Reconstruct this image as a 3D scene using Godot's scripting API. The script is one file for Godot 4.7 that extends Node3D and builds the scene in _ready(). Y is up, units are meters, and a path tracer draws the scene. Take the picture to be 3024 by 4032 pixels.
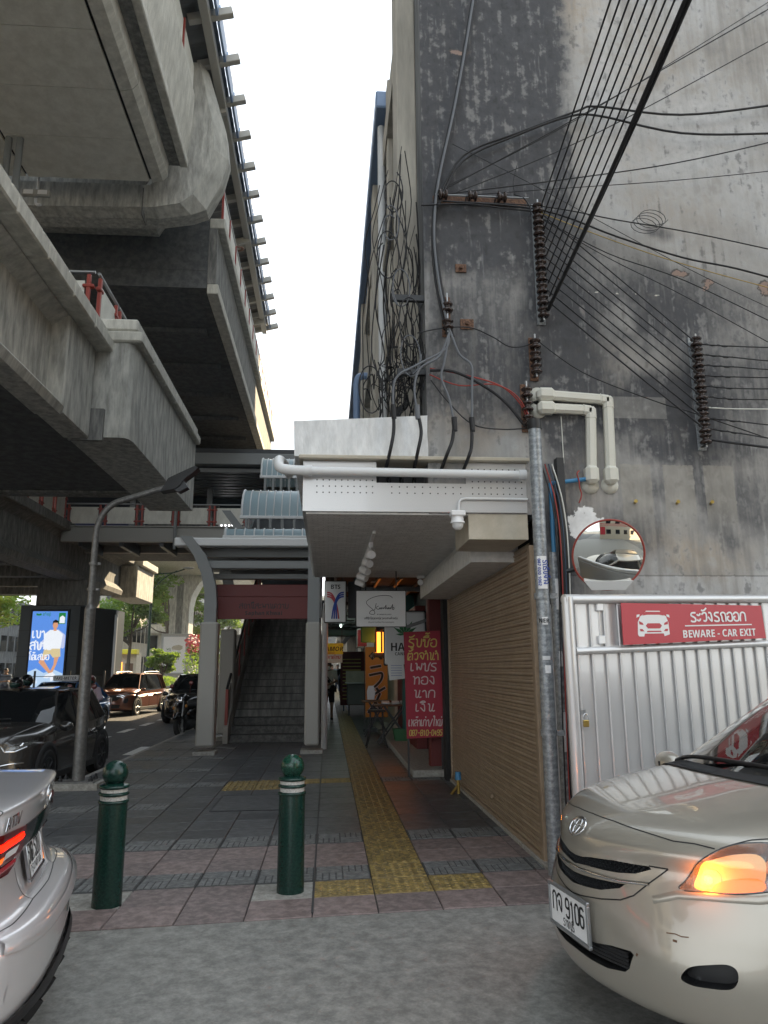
extends Node3D
# A street corner beside an elevated railway: pavement, stained wall, cables, cars, shophouse arcade.
# y is up, metres; the street runs along -z, the camera stands at the origin at eye height.

const EYE := 1.5
const KERB_X := -3.37
const ROAD_Y := -0.14
const WALL_Z := -5.95
var M := {}
var rng := RandomNumberGenerator.new()

func _ready() -> void:
	rng.seed = 20240611
	setup_view()
	make_materials()
	build_ground()
	build_wall()
	build_canopy()
	build_arcade()
	build_stairs()
	build_skywalk()
	build_station()
	build_background()
	build_gate()
	build_wall_fittings()
	build_cables()
	build_street_things()
	build_cars()
	build_people()

# ---------------------------------------------------------------- camera, sky, sun, exposure
func setup_view() -> void:
	var cam := Camera3D.new()
	cam.name = "camera"
	cam.fov = 69.62
	cam.near = 0.05
	cam.far = 900.0
	add_child(cam)
	cam.position = Vector3(0, EYE, 0)
	cam.rotation_order = EULER_ORDER_YXZ
	cam.rotation = Vector3(deg_to_rad(11.93), deg_to_rad(-4.38), -0.0065)
	var env := Environment.new()
	env.background_mode = Environment.BG_SKY
	var sky := Sky.new()
	var sm := ProceduralSkyMaterial.new()
	sm.sky_top_color = Color(0.86, 0.9, 0.94)
	sm.sky_horizon_color = Color(0.95, 0.96, 0.96)
	sm.sky_curve = 0.25
	sm.sky_energy_multiplier = 1.0
	sm.ground_bottom_color = Color(0.35, 0.35, 0.34)
	sm.ground_horizon_color = Color(0.6, 0.62, 0.63)
	sm.sun_angle_max = 1.0
	sky.sky_material = sm
	env.sky = sky
	env.background_energy_multiplier = 0.75
	env.tonemap_mode = Environment.TONE_MAPPER_LINEAR
	env.tonemap_exposure = 3.2
	env.sdfgi_enabled = true
	env.ssao_enabled = true
	env.ssil_enabled = true
	env.fog_enabled = true
	env.fog_light_color = Color(0.86, 0.93, 0.98)
	env.fog_density = 0.0005
	var we := WorldEnvironment.new()
	we.name = "world_environment"
	we.environment = env
	add_child(we)
	var sun := DirectionalLight3D.new()
	sun.name = "sun"
	sun.light_energy = 1.5
	sun.light_color = Color(1.0, 0.9, 0.74)
	sun.light_angular_distance = 0.5
	sun.shadow_enabled = true
	add_child(sun)
	sun.look_at_from_position(Vector3(8.4, 11.5, -18.1), Vector3.ZERO, Vector3.UP)

# ---------------------------------------------------------------- small mesh helpers
func st_new(smooth := false) -> SurfaceTool:
	var s := SurfaceTool.new()
	s.begin(Mesh.PRIMITIVE_TRIANGLES)
	s.set_smooth_group(0 if smooth else -1)
	return s

func numbered(n: String, parent: Node) -> String:
	if not parent.has_node(n):
		return n
	var key := str(parent.get_instance_id()) + n
	var k: int = counters.get(key, 0) + 1
	while parent.has_node("%s_%03d" % [n, k]):
		k += 1
	counters[key] = k
	return "%s_%03d" % [n, k]
var counters := {}

func put(called: String, mesh: Mesh, mat: Material, parent: Node = self, at := Transform3D()) -> MeshInstance3D:
	var o := MeshInstance3D.new()
	o.name = numbered(called, parent)
	o.mesh = mesh
	if mat:
		o.material_override = mat
	o.transform = at
	parent.add_child(o, true)
	return o

func obj(called: String, s: SurfaceTool, mat: Material, parent: Node = self, at := Transform3D()) -> MeshInstance3D:
	s.generate_normals()
	return put(called, s.commit(), mat, parent, at)

func tag(o: Node, label: String, category: String, group := "") -> Node:
	o.set_meta("label", label)
	o.set_meta("category", category)
	if group:
		o.set_meta("group", group)
	return o

func thing(called: String, label: String, category: String, at := Vector3.ZERO, turn := 0.0, group := "") -> Node3D:
	var o := Node3D.new()
	o.name = numbered(called, self)
	add_child(o, true)
	o.position = at
	o.rotation.y = turn
	tag(o, label, category, group)
	return o

func copy(src: Node3D, label: String, at: Vector3, turn := 0.0) -> Node3D:
	var c: Node3D = src.duplicate()
	var base := String(src.name)
	c.name = numbered(base, self)
	add_child(c, true)
	c.position = at
	c.rotation.y = turn
	c.set_meta("label", label)
	return c

func kind(o: Node, k: String) -> Node:
	o.set_meta("kind", k)
	return o

func quad(s: SurfaceTool, a: Vector3, b: Vector3, c: Vector3, d: Vector3) -> void:
	# clockwise seen from the front
	s.add_vertex(a)
	s.add_vertex(b)
	s.add_vertex(c)
	s.add_vertex(a)
	s.add_vertex(c)
	s.add_vertex(d)

func tri(s: SurfaceTool, a: Vector3, b: Vector3, c: Vector3) -> void:
	s.add_vertex(a); s.add_vertex(b); s.add_vertex(c)

# a box with chamfered edges (b = 0 for sharp ones)
func box(s: SurfaceTool, c: Vector3, size: Vector3, b := 0.0, basis := Basis()) -> void:
	var h := size / 2.0
	s.set_smooth_group(-1)
	if b <= 0.0:
		var p := []
		for i in 8:
			p.append(c + basis * Vector3(h.x * (1 if i & 1 else -1), h.y * (1 if i & 2 else -1), h.z * (1 if i & 4 else -1)))
		quad(s, p[4], p[6], p[7], p[5]); quad(s, p[1], p[3], p[2], p[0])
		quad(s, p[5], p[7], p[3], p[1]); quad(s, p[0], p[2], p[6], p[4])
		quad(s, p[6], p[2], p[3], p[7]); quad(s, p[0], p[4], p[5], p[1])
		return
	b = minf(b, minf(h.x, minf(h.y, h.z)) * 0.95)
	for ax in 3:
		for sg in [-1.0, 1.0]:
			var u := (ax + 1) % 3
			var w := (ax + 2) % 3
			var f := []
			for q in [[-1, -1], [-1, 1], [1, 1], [1, -1]]:
				var v := Vector3.ZERO
				v[ax] = h[ax] * sg
				v[u] = (h[u] - b) * q[0]
				v[w] = (h[w] - b) * q[1]
				f.append(c + basis * v)
			if sg > 0: quad(s, f[0], f[1], f[2], f[3])
			else: quad(s, f[3], f[2], f[1], f[0])
	for ax in 3:
		var u := (ax + 1) % 3
		var w := (ax + 2) % 3
		for su in [-1.0, 1.0]:
			for sw in [-1.0, 1.0]:
				var a := Vector3.ZERO; var d := Vector3.ZERO
				a[u] = h[u] * su; a[w] = (h[w] - b) * sw; a[ax] = h[ax] - b
				d[u] = (h[u] - b) * su; d[w] = h[w] * sw; d[ax] = h[ax] - b
				var a2 := a; a2[ax] = -a[ax]
				var d2 := d; d2[ax] = -d[ax]
				var flip: bool = su * sw > 0
				if flip: quad(s, c + basis * a, c + basis * d, c + basis * d2, c + basis * a2)
				else: quad(s, c + basis * a2, c + basis * d2, c + basis * d, c + basis * a)
	for i in 8:
		var sx := 1.0 if i & 1 else -1.0
		var sy := 1.0 if i & 2 else -1.0
		var sz := 1.0 if i & 4 else -1.0
		var x := c + basis * Vector3(h.x * sx, (h.y - b) * sy, (h.z - b) * sz)
		var y := c + basis * Vector3((h.x - b) * sx, h.y * sy, (h.z - b) * sz)
		var z := c + basis * Vector3((h.x - b) * sx, (h.y - b) * sy, h.z * sz)
		if sx * sy * sz > 0: tri(s, x, z, y)
		else: tri(s, x, y, z)

func bx(x0: float, y0: float, z0: float, x1: float, y1: float, z1: float, b := 0.0) -> SurfaceTool:
	var s := st_new()
	addbx(s, x0, y0, z0, x1, y1, z1, b)
	return s

func addbx(s: SurfaceTool, x0: float, y0: float, z0: float, x1: float, y1: float, z1: float, b := 0.0) -> void:
	box(s, Vector3(x0 + x1, y0 + y1, z0 + z1) / 2.0, Vector3(absf(x1 - x0), absf(y1 - y0), absf(z1 - z0)), b)

func frame_for(d: Vector3) -> Basis:
	var y := d.normalized()
	var x := y.cross(Vector3.UP if absf(y.y) < 0.95 else Vector3.RIGHT).normalized()
	return Basis(x, y, x.cross(y))

# a beam of rectangular section from a to b
func bar(s: SurfaceTool, a: Vector3, b: Vector3, w: float, t: float, bev := 0.0) -> void:
	box(s, (a + b) / 2.0, Vector3(w, (b - a).length(), t), bev, frame_for(b - a))

func cyl(s: SurfaceTool, a: Vector3, b: Vector3, r0: float, r1: float, n := 12, caps := true) -> void:
	var f := frame_for(b - a)
	for i in n:
		var t0 := TAU * i / n
		var t1 := TAU * (i + 1) / n
		var d0 := f.x * cos(t0) + f.z * sin(t0)
		var d1 := f.x * cos(t1) + f.z * sin(t1)
		s.set_smooth_group(0)
		quad(s, a + d0 * r0, b + d0 * r1, b + d1 * r1, a + d1 * r0)
		if caps:
			s.set_smooth_group(-1)
			tri(s, b, b + d1 * r1, b + d0 * r1)
			tri(s, a, a + d0 * r0, a + d1 * r0)

# a round tube along points
func tube(s: SurfaceTool, pts: PackedVector3Array, r: float, n := 6, r_end := -1.0) -> void:
	var m := pts.size()
	if m < 2:
		return
	var rings := []
	var side := Vector3.ZERO
	for i in m:
		var d := (pts[mini(i + 1, m - 1)] - pts[maxi(i - 1, 0)]).normalized()
		if side == Vector3.ZERO:
			side = frame_for(d).x
		side = (side - d * side.dot(d)).normalized()
		var up := d.cross(side)
		var rr := r if r_end < 0 else lerpf(r, r_end, float(i) / (m - 1))
		var ring := PackedVector3Array()
		for k in n:
			var t := TAU * k / n
			ring.append(pts[i] + (side * cos(t) + up * sin(t)) * rr)
		rings.append(ring)
	s.set_smooth_group(0)
	for i in m - 1:
		for k in n:
			var k1 := (k + 1) % n
			quad(s, rings[i][k], rings[i][k1], rings[i + 1][k1], rings[i + 1][k])
	s.set_smooth_group(-1)
	for k in range(1, n - 1):
		tri(s, rings[0][0], rings[0][k + 1], rings[0][k])
		tri(s, rings[m - 1][0], rings[m - 1][k], rings[m - 1][k + 1])

# profile points are (radius, height); smooth along the height
func lathe(s: SurfaceTool, prof: Array, n := 20, at := Transform3D(), flat := false) -> void:
	s.set_smooth_group(-1 if flat else 0)
	for j in prof.size() - 1:
		var p: Vector2 = prof[j]
		var q: Vector2 = prof[j + 1]
		for i in n:
			var t0 := TAU * i / n
			var t1 := TAU * (i + 1) / n
			var a := at * Vector3(p.x * cos(t0), p.y, p.x * sin(t0))
			var b := at * Vector3(q.x * cos(t0), q.y, q.x * sin(t0))
			var c := at * Vector3(q.x * cos(t1), q.y, q.x * sin(t1))
			var d := at * Vector3(p.x * cos(t1), p.y, p.x * sin(t1))
			if p.x < 1e-5: tri(s, a, b, c)
			elif q.x < 1e-5: tri(s, a, b, d)
			else: quad(s, a, b, c, d)

func ball(s: SurfaceTool, c: Vector3, r: Vector3, n := 16, m := 10, basis := Basis()) -> void:
	var prof := []
	for j in m + 1:
		var t := PI * j / m
		prof.append(Vector2(sin(t) if j > 0 and j < m else 0.0, -cos(t)))
	lathe(s, prof, n, Transform3D(basis * Basis.from_scale(r), c))

# a flat polygon pushed out along the z of xf
func prism(s: SurfaceTool, poly: PackedVector2Array, depth: float, xf := Transform3D()) -> void:
	var p := poly
	if Geometry2D.is_polygon_clockwise(p):
		p.reverse()
	s.set_smooth_group(-1)
	var ids := Geometry2D.triangulate_polygon(p)
	for i in range(0, ids.size(), 3):
		var a := p[ids[i]]; var b := p[ids[i + 1]]; var c := p[ids[i + 2]]
		if (b - a).cross(c - a) > 0:
			var t := b; b = c; c = t
		tri(s, xf * Vector3(a.x, a.y, depth), xf * Vector3(b.x, b.y, depth), xf * Vector3(c.x, c.y, depth))
		if depth != 0.0: tri(s, xf * Vector3(a.x, a.y, 0), xf * Vector3(c.x, c.y, 0), xf * Vector3(b.x, b.y, 0))
	if depth == 0.0:
		return
	for i in p.size():
		var a := p[i]; var b := p[(i + 1) % p.size()]
		quad(s, xf * Vector3(a.x, a.y, 0), xf * Vector3(a.x, a.y, depth), xf * Vector3(b.x, b.y, depth), xf * Vector3(b.x, b.y, 0))

func pts2(v: Array) -> PackedVector2Array:
	var o := PackedVector2Array()
	for i in range(0, v.size(), 2):
		o.append(Vector2(v[i], v[i + 1]))
	return o

func pts3(v: Array) -> PackedVector3Array:
	var o := PackedVector3Array()
	for i in range(0, v.size(), 3):
		o.append(Vector3(v[i], v[i + 1], v[i + 2]))
	return o

# a smooth curve through points
func curve(p: PackedVector3Array, per := 8) -> PackedVector3Array:
	var o := PackedVector3Array()
	for i in p.size() - 1:
		var a := p[maxi(i - 1, 0)]
		var d := p[mini(i + 2, p.size() - 1)]
		for k in per:
			o.append(p[i].cubic_interpolate(p[i + 1], a, d, float(k) / per))
	o.append(p[p.size() - 1])
	return o

func sag(a: Vector3, b: Vector3, drop: float, n := 10) -> PackedVector3Array:
	var o := PackedVector3Array()
	for i in n + 1:
		var t := float(i) / n
		o.append(a.lerp(b, t) - Vector3(0, drop * 4.0 * t * (1.0 - t), 0))
	return o

# ---------------------------------------------------------------- materials
func noise_map(seed_: int, freq: float, oct: int, a: Color, b: Color, size := 512, lo := 0.25, hi := 0.75, gain := 0.66) -> NoiseTexture2D:
	var n := FastNoiseLite.new()
	n.seed = seed_
	n.noise_type = FastNoiseLite.TYPE_SIMPLEX_SMOOTH
	n.frequency = freq
	n.fractal_octaves = oct
	n.fractal_gain = gain
	var g := Gradient.new()
	g.offsets = PackedFloat32Array([lo, hi])
	g.colors = PackedColorArray([a, b])
	var t := NoiseTexture2D.new()
	t.width = size
	t.height = size
	t.seamless = true
	t.noise = n
	t.color_ramp = g
	return t

func lin(r: float, g: float, b: float) -> Color:
	return Color(r, g, b).linear_to_srgb()

func mat(key: String, c: Color, rough := 0.6, metal := 0.0) -> StandardMaterial3D:
	var m := StandardMaterial3D.new()
	m.resource_name = key
	m.albedo_color = c
	m.roughness = rough
	m.metallic = metal
	M[key] = m
	return m

# colour wandering between two tones in world space, with relief
func grain(key: String, a: Color, b: Color, scale: float, rough := 0.8, relief := 0.0, seed_ := 1, oct := 5, stretch := 1.0, lo := 0.25, hi := 0.75, freq := 0.02, gain := 0.7) -> StandardMaterial3D:
	var m := mat(key, Color.WHITE, rough)
	m.albedo_texture = noise_map(seed_, freq, oct, a, b, 512, lo, hi, gain)
	m.uv1_triplanar = true
	m.uv1_world_triplanar = true
	m.uv1_scale = Vector3(1, stretch, 1) / scale
	m.texture_filter = BaseMaterial3D.TEXTURE_FILTER_LINEAR_WITH_MIPMAPS
	if relief > 0:
		m.heightmap_enabled = true
		m.heightmap_scale = relief
		m.heightmap_texture = relief_tex()
	return m

var _relief: NoiseTexture2D
func relief_tex() -> NoiseTexture2D:
	if _relief == null:
		_relief = noise_map(77, 0.03, 5, Color.BLACK, Color.WHITE, 512, 0.2, 0.8)
	return _relief

func streaks(key: String, a: Color, b: Color, scale: float, stretch: float, rough := 0.8, seed_ := 5) -> StandardMaterial3D:
	return grain(key, a, b, scale, rough, 0.3, seed_, 5, stretch, 0.2, 0.8)

# ---------------------------------------------------------------- lettering
# Thai letters as pen strokes: two characters per point (x, y), "|" lifts the pen; the base line is y = 4, the letter top y = e.
const PEN := {
	"ก": "7 04 0a 1b 0c 2e 5e 7c 74", "ข": "6 0c 0e 2e 25 34 54 65 6e", "ค": "7 04 0c 2e 5e 7c 74|04 37 39 19", "ง": "6 1e 4e 55 44 09",
	"จ": "7 2a 3a 38 28 2a|38 64 7a 7c 5e 2e 0c", "ฉ": "8 0c 2e 5e 7c 75 54 45|74 84", "ช": "7 0c 0e 2e 25 34 54 65 6b 8f", "ซ": "7 0b 0e 1c 2e 25 34 54 65 6b 8f",
	"ด": "7 44 04 0c 2e 5e 7c 74|04 38 49", "ต": "7 44 04 0c 1e 3c 5e 7c 74|04 38 49", "ถ": "7 44 24 2a 0c 2e 5e 7c 74", "ท": "7 0e 2e 24|2b 5e 7c 74",
	"น": "7 0e 2e 25 34 55 6e|55 74 85", "บ": "7 0e 2e 24 74 7e", "ผ": "7 2e 0e 04 3a 74 7e", "พ": "8 0e 2e 24 4b 74 8e", "ม": "7 0e 2e 24 04|14 74 7e",
	"ย": "7 2e 0e 0b 2a 06 14 74 7e", "ร": "6 6e 1e 0b 2a 68 64 14 05", "ล": "7 24 06 08 2a 7a|0c 2e 5e 7c 74", "ว": "6 0c 2e 5e 6c 66 44 25",
	"ส": "7 24 06 08 2a 7a|0c 2e 5e 7c 74|5d 8g", "ห": "7 0e 2e 24|29 4a 7e|5a 74", "อ": "7 0c 2e 5e 7c 75 54 24 06 09 29", "ะ": "4 0c 1b 3b 4d|06 15 35 47",
	"า": "5 0c 2e 4d 54", "ำ": "5 0g 1h 2g 1f 0g|0c 2e 4d 54", "เ": "3 0e 05 14 35", "แ": "6 0e 05 14 25|4e 45 54 65", "โ": "4 4k 0k 0i 3g 35 44", "ใ": "4 1i 0k 3k 3h 25 34",
	"ไ": "4 4l 1k 0h 2h 25 34", "ฬ": "8 0e 2e 24 4b 74 8e", "พฺ": "8 0e 2e 24 4b 74 8e",
}
const MARK := {"ั": "1h 2g 5h 7j", "ิ": "0g 2i 5i 6g 0g", "ี": "0g 2i 5i 6g 0g|6g 6j", "ึ": "0g 2i 5i 6g 0g|5j 6j", "ื": "0g 2i 5i 6g 0g|6g 6j|4i 4j", "ุ": "53 50", "ู": "23 20 50 53", "่": "5k 5m", "้": "2l 4m 4k 7m", "๋": "5j 5n|3l 7l", "์": "3k 5m 4k 6l"}
const UPPER := "ัิีึื"

func digit36(u: int) -> float:
	return float(u - 48 if u < 58 else u - 87)

func pen_points(code: String) -> Array:
	var out := []
	for piece in code.split("|"):
		var l := PackedVector2Array()
		for p in piece.split(" ", false):
			if p.length() == 2:
				l.append(Vector2(digit36(p.unicode_at(0)), digit36(p.unicode_at(1))))
		out.append(l)
	return out

func rounded(l: PackedVector2Array) -> PackedVector2Array:
	var p := l
	for it in 2:
		var q := PackedVector2Array([p[0]])
		for i in p.size() - 1:
			q.append(p[i].lerp(p[i + 1], 0.25))
			q.append(p[i].lerp(p[i + 1], 0.75))
		q.append(p[p.size() - 1])
		p = q
	return p

# a flat stroke of width w; z climbs a hair so that crossings do not share a plane
func ribbon(s: SurfaceTool, l: PackedVector2Array, w: float, xf: Transform3D, z := 0.0) -> void:
	var n := l.size()
	if n < 2:
		return
	var a := PackedVector2Array()
	var b := PackedVector2Array()
	for i in n:
		var d0 := (l[i] - l[maxi(i - 1, 0)]).normalized()
		var d1 := (l[mini(i + 1, n - 1)] - l[i]).normalized()
		if d0 == Vector2.ZERO: d0 = d1
		if d1 == Vector2.ZERO: d1 = d0
		var t := (d0 + d1).normalized()
		if t == Vector2.ZERO: t = d0
		var k := 1.0 / maxf(0.5, t.dot(d0))
		var o := Vector2(-t.y, t.x) * w * 0.5 * k
		var e := (d0 * -0.25 if i == 0 else (d1 * 0.25 if i == n - 1 else Vector2.ZERO)) * w
		a.append(l[i] + o + e)
		b.append(l[i] - o + e)
	s.set_smooth_group(-1)
	for i in n - 1:
		var z0 := z + 0.00004 * i
		var z1 := z + 0.00004 * (i + 1)
		quad(s, xf * Vector3(b[i].x, b[i].y, z0), xf * Vector3(a[i].x, a[i].y, z0), xf * Vector3(a[i + 1].x, a[i + 1].y, z1), xf * Vector3(b[i + 1].x, b[i + 1].y, z1))

# returns the width written; size = height of a consonant; italic slants
func thai(s: SurfaceTool, text: String, size: float, weight: float, xf: Transform3D, centred := true, slant := 0.0, narrow := 1.0) -> float:
	var u := size / 10.0
	var x := 0.0
	var list := []
	var start := 0.0
	var up := false
	for ch in text:
		if PEN.has(ch):
			var code: String = PEN[ch]
			var w := code.get_slice(" ", 0).to_int()
			if ch == "ำ":
				x -= 0.6
			list.append([code.substr(code.find(" ") + 1), x])
			start = x + (w - 7.0 if not (ch in "เแโใไ") else 0.0)
			x += w + 2.2
			up = false
		elif MARK.has(ch):
			var code: String = MARK[ch]
			list.append([code, start, -3.0 if (not up and not (ch in UPPER) and not (ch in "ุู")) else 0.0])
			if ch in UPPER: up = true
		elif ch == " ":
			x += 5.0
		elif DIGIT.has(ch):
			list.append([DIGIT[ch], x])
			x += 8.0
			start = x
	var width := (x - 2.2) * u * narrow
	var off := -width / 2.0 if centred else 0.0
	var z := 0.0
	for g in list:
		for l in pen_points(g[0]):
			if l.size() < 2:
				continue
			var q := PackedVector2Array()
			for p in rounded(l):
				var yy: float = (p.y - 4.0 + (g[2] if g.size() > 2 else 0.0)) * u
				q.append(Vector2((p.x + g[1]) * u * narrow + off + yy * slant, yy))
			ribbon(s, q, weight * size, xf, z)
			z += 0.00025
			if z > 0.002: z = 0.0
	return width

const DIGIT := {"0": "0c 1e 5e 6c 66 54 14 06 0c", "1": "1c 3e 34", "2": "0c 1e 5e 6c 69 04 64", "3": "0c 1e 5e 6c 6a 49 67 66 54 14 06", "4": "44 4e 07 67", "5": "6e 0e 0a 5a 68 66 54 14 06", "6": "6d 5e 1e 0c 06 14 54 66 69 5a 1a 09", "7": "0e 6e 24", "8": "19 0a 0d 1e 5e 6d 6a 59 19 08 05 14 54 65 68 59", "9": "05 14 54 66 6c 5e 1e 0c 0a 19 59 6a", "-": "19 59", "/": "03 6f"}

var fonts := {}
func latin(parent: Node, called: String, text: String, height: float, m: Material, at: Transform3D, bold := true, squeeze := 1.0, mono := false) -> MeshInstance3D:
	var key := "%s%s" % [bold, mono]
	if not fonts.has(key):
		var f := SystemFont.new()
		f.font_names = PackedStringArray(["Droid Sans Mono" if mono else "Droid Sans"])
		f.font_weight = 700 if bold else 400
		fonts[key] = f
	var t := TextMesh.new()
	t.text = text
	t.font = fonts[key]
	t.font_size = 32
	t.pixel_size = height / 23.0
	t.depth = 0.0016
	t.curve_step = 2.0
	return put(called, t, m, parent, at * Transform3D(Basis.from_scale(Vector3(squeeze, 1, 1))))

# where a flat face looks along dir (a unit vector in the xz plane), with its middle at c
func facing(c: Vector3, dir := Vector3.BACK, up := Vector3.UP) -> Transform3D:
	var x := up.cross(dir).normalized()
	return Transform3D(Basis(x, dir.cross(x).normalized(), dir.normalized()), c)

func make_materials() -> void:
	grain("driveway", lin(0.15, 0.149, 0.138), lin(0.31, 0.305, 0.28), 2.3, 0.7, 0.2, 11, 7, 1.0, 0.2, 0.8, 0.03, 0.85)
	grain("asphalt", lin(0.045, 0.046, 0.048), lin(0.1, 0.1, 0.1), 2.0, 0.75, 0.3, 12, 6)
	grain("ground", lin(0.13, 0.13, 0.12), lin(0.2, 0.2, 0.19), 6.0, 0.9, 0.0, 13)
	grain("tile_grey", lin(0.05, 0.053, 0.056), lin(0.105, 0.11, 0.113), 1.3, 0.42, 0.04, 14, 6)
	grain("tile_dark", lin(0.042, 0.045, 0.048), lin(0.09, 0.094, 0.098), 1.1, 0.4, 0.04, 15, 6)
	grain("tile_slate", lin(0.06, 0.063, 0.066), lin(0.115, 0.12, 0.122), 1.6, 0.46, 0.04, 16, 6)
	grain("tile_pink", lin(0.16, 0.125, 0.118), lin(0.29, 0.228, 0.215), 1.2, 0.6, 0.06, 17, 6)
	grain("tile_rose", lin(0.13, 0.105, 0.1), lin(0.25, 0.2, 0.19), 1.0, 0.62, 0.06, 18, 6)
	grain("tile_pattern", lin(0.11, 0.115, 0.115), lin(0.22, 0.225, 0.22), 0.8, 0.6, 0.05, 19, 6)
	grain("tactile", lin(0.13, 0.1, 0.045), lin(0.4, 0.285, 0.09), 1.0, 0.6, 0.08, 20, 6, 1.0, 0.3, 0.75)
	grain("joint", lin(0.03, 0.03, 0.03), lin(0.07, 0.07, 0.065), 0.7, 0.95, 0.0, 21)
	grain("cement", lin(0.26, 0.25, 0.225), lin(0.4, 0.39, 0.355), 0.8, 0.85, 0.2, 22)
	grain("kerb", lin(0.22, 0.21, 0.195), lin(0.38, 0.365, 0.34), 1.1, 0.85, 0.2, 23)
	streaks("concrete", lin(0.28, 0.275, 0.25), lin(0.56, 0.55, 0.5), 2.2, 0.22, 0.85, 24)
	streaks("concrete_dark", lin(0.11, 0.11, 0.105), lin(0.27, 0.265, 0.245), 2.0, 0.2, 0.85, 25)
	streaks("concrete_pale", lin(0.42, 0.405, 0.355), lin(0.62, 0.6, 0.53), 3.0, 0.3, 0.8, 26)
	grain("stair_dark", lin(0.07, 0.07, 0.066), lin(0.15, 0.148, 0.14), 1.5, 0.85, 0.1, 52)
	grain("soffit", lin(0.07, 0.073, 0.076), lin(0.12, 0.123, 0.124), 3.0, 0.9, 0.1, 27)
	streaks("panel", lin(0.58, 0.565, 0.5), lin(0.7, 0.69, 0.62), 4.0, 0.5, 0.55, 28)
	streaks("plaster_white", lin(0.62, 0.63, 0.63), lin(0.82, 0.83, 0.83), 1.6, 0.35, 0.7, 29)
	streaks("facade", lin(0.38, 0.35, 0.3), lin(0.58, 0.54, 0.46), 2.5, 0.15, 0.85, 30)
	streaks("facade_grey", lin(0.1, 0.105, 0.11), lin(0.24, 0.245, 0.25), 2.5, 0.15, 0.85, 31)
	grain("paint_white", lin(0.68, 0.69, 0.7), lin(0.82, 0.83, 0.83), 1.8, 0.45, 0.03, 32)
	grain("soffit_paint", lin(0.6, 0.6, 0.58), lin(0.72, 0.72, 0.7), 1.8, 0.95, 0.0, 32)
	grain("pattern_base", lin(0.06, 0.06, 0.06), lin(0.11, 0.11, 0.11), 0.6, 0.9, 0.0, 51)
	grain("cream_paint", lin(0.42, 0.38, 0.3), lin(0.5, 0.455, 0.37), 3.0, 0.5, 0.0, 33)
	grain("shutter", lin(0.25, 0.185, 0.125), lin(0.33, 0.25, 0.17), 2.2, 0.42, 0.0, 34)
	grain("galvanised", lin(0.17, 0.185, 0.2), lin(0.36, 0.385, 0.4), 0.5, 0.42, 0.0, 35, 4).metallic = 0.35
	grain("lamp_post", lin(0.12, 0.12, 0.115), lin(0.22, 0.215, 0.205), 0.8, 0.4, 0.0, 36).metallic = 0.4
	grain("green_paint", lin(0.004, 0.024, 0.018), lin(0.012, 0.05, 0.038), 0.25, 0.22, 0.05, 37, 5)
	grain("ball_green", lin(0.006, 0.03, 0.02), lin(0.03, 0.16, 0.1), 0.16, 0.15, 0.04, 38, 5, 1.0, 0.5, 0.8)
	grain("band_white", lin(0.4, 0.39, 0.37), lin(0.7, 0.69, 0.66), 0.2, 0.5, 0.0, 39)
	grain("rust", lin(0.08, 0.04, 0.025), lin(0.22, 0.12, 0.07), 0.4, 0.8, 0.1, 40)
	grain("bark", lin(0.06, 0.045, 0.035), lin(0.14, 0.11, 0.085), 0.5, 0.95, 0.6, 41)
	mat("porcelain", lin(0.035, 0.022, 0.018), 0.18)
	mat("cable", lin(0.012, 0.012, 0.014), 0.6)
	mat("cable_grey", lin(0.13, 0.14, 0.155), 0.6)
	mat("cable_blue", lin(0.03, 0.05, 0.08), 0.6)
	mat("cable_red", lin(0.3, 0.04, 0.03), 0.6)
	mat("cable_white", lin(0.6, 0.6, 0.55), 0.6)
	mat("steel", lin(0.4, 0.41, 0.42), 0.35, 0.8)
	mat("dark_steel", lin(0.05, 0.052, 0.055), 0.45, 0.5)
	mat("chrome", lin(0.75, 0.76, 0.78), 0.08, 1.0)
	mat("mirror", lin(0.86, 0.86, 0.82), 0.015, 1.0)
	mat("car_glass", lin(0.008, 0.009, 0.01), 0.03)
	mat("dark_trim", lin(0.05, 0.048, 0.045), 0.7)
	mat("lamp_bowl", lin(0.25, 0.25, 0.25), 0.25, 0.8)
	mat("lamp_bowl_bright", lin(0.6, 0.6, 0.62), 0.12, 0.9)
	mat("red_lens", lin(0.1, 0.004, 0.006), 0.08)
	mat("red_lens_dark", lin(0.12, 0.006, 0.008), 0.1)
	mat("red_bright", lin(0.4, 0.01, 0.02), 0.1)
	mat("amber_lens", lin(0.5, 0.2, 0.03), 0.15)
	lamp("amber_glow", Color(1.0, 0.34, 0.03), 0.4).albedo_color = lin(0.6, 0.25, 0.04)
	lamp("amber_bowl", Color(1.0, 0.48, 0.1), 0.08).albedo_color = lin(0.8, 0.55, 0.25)
	lamp("amber_core", Color(1.0, 0.58, 0.15), 0.2).albedo_color = lin(0.8, 0.6, 0.3)
	glass("clear_glass", Color(0.02, 0.025, 0.025, 0.35), 0.02)
	glass("lamp_cover", Color(0.9, 0.92, 0.9, 0.08), 0.02)
	mat("visor", lin(0.02, 0.06, 0.05), 0.05)
	mat("black", lin(0.01, 0.01, 0.011), 0.5)
	mat("black_gloss", lin(0.008, 0.008, 0.009), 0.08)
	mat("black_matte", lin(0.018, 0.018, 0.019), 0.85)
	mat("rubber", lin(0.018, 0.018, 0.018), 0.8)
	mat("duct", lin(0.62, 0.61, 0.54), 0.45)
	mat("pvc_white", lin(0.66, 0.67, 0.67), 0.4)
	mat("pvc_blue", lin(0.05, 0.22, 0.42), 0.4)
	mat("white", lin(0.78, 0.78, 0.78), 0.5)
	mat("ink", lin(0.012, 0.012, 0.013), 0.6)
	mat("ink_blue", lin(0.02, 0.06, 0.32), 0.6)
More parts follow.
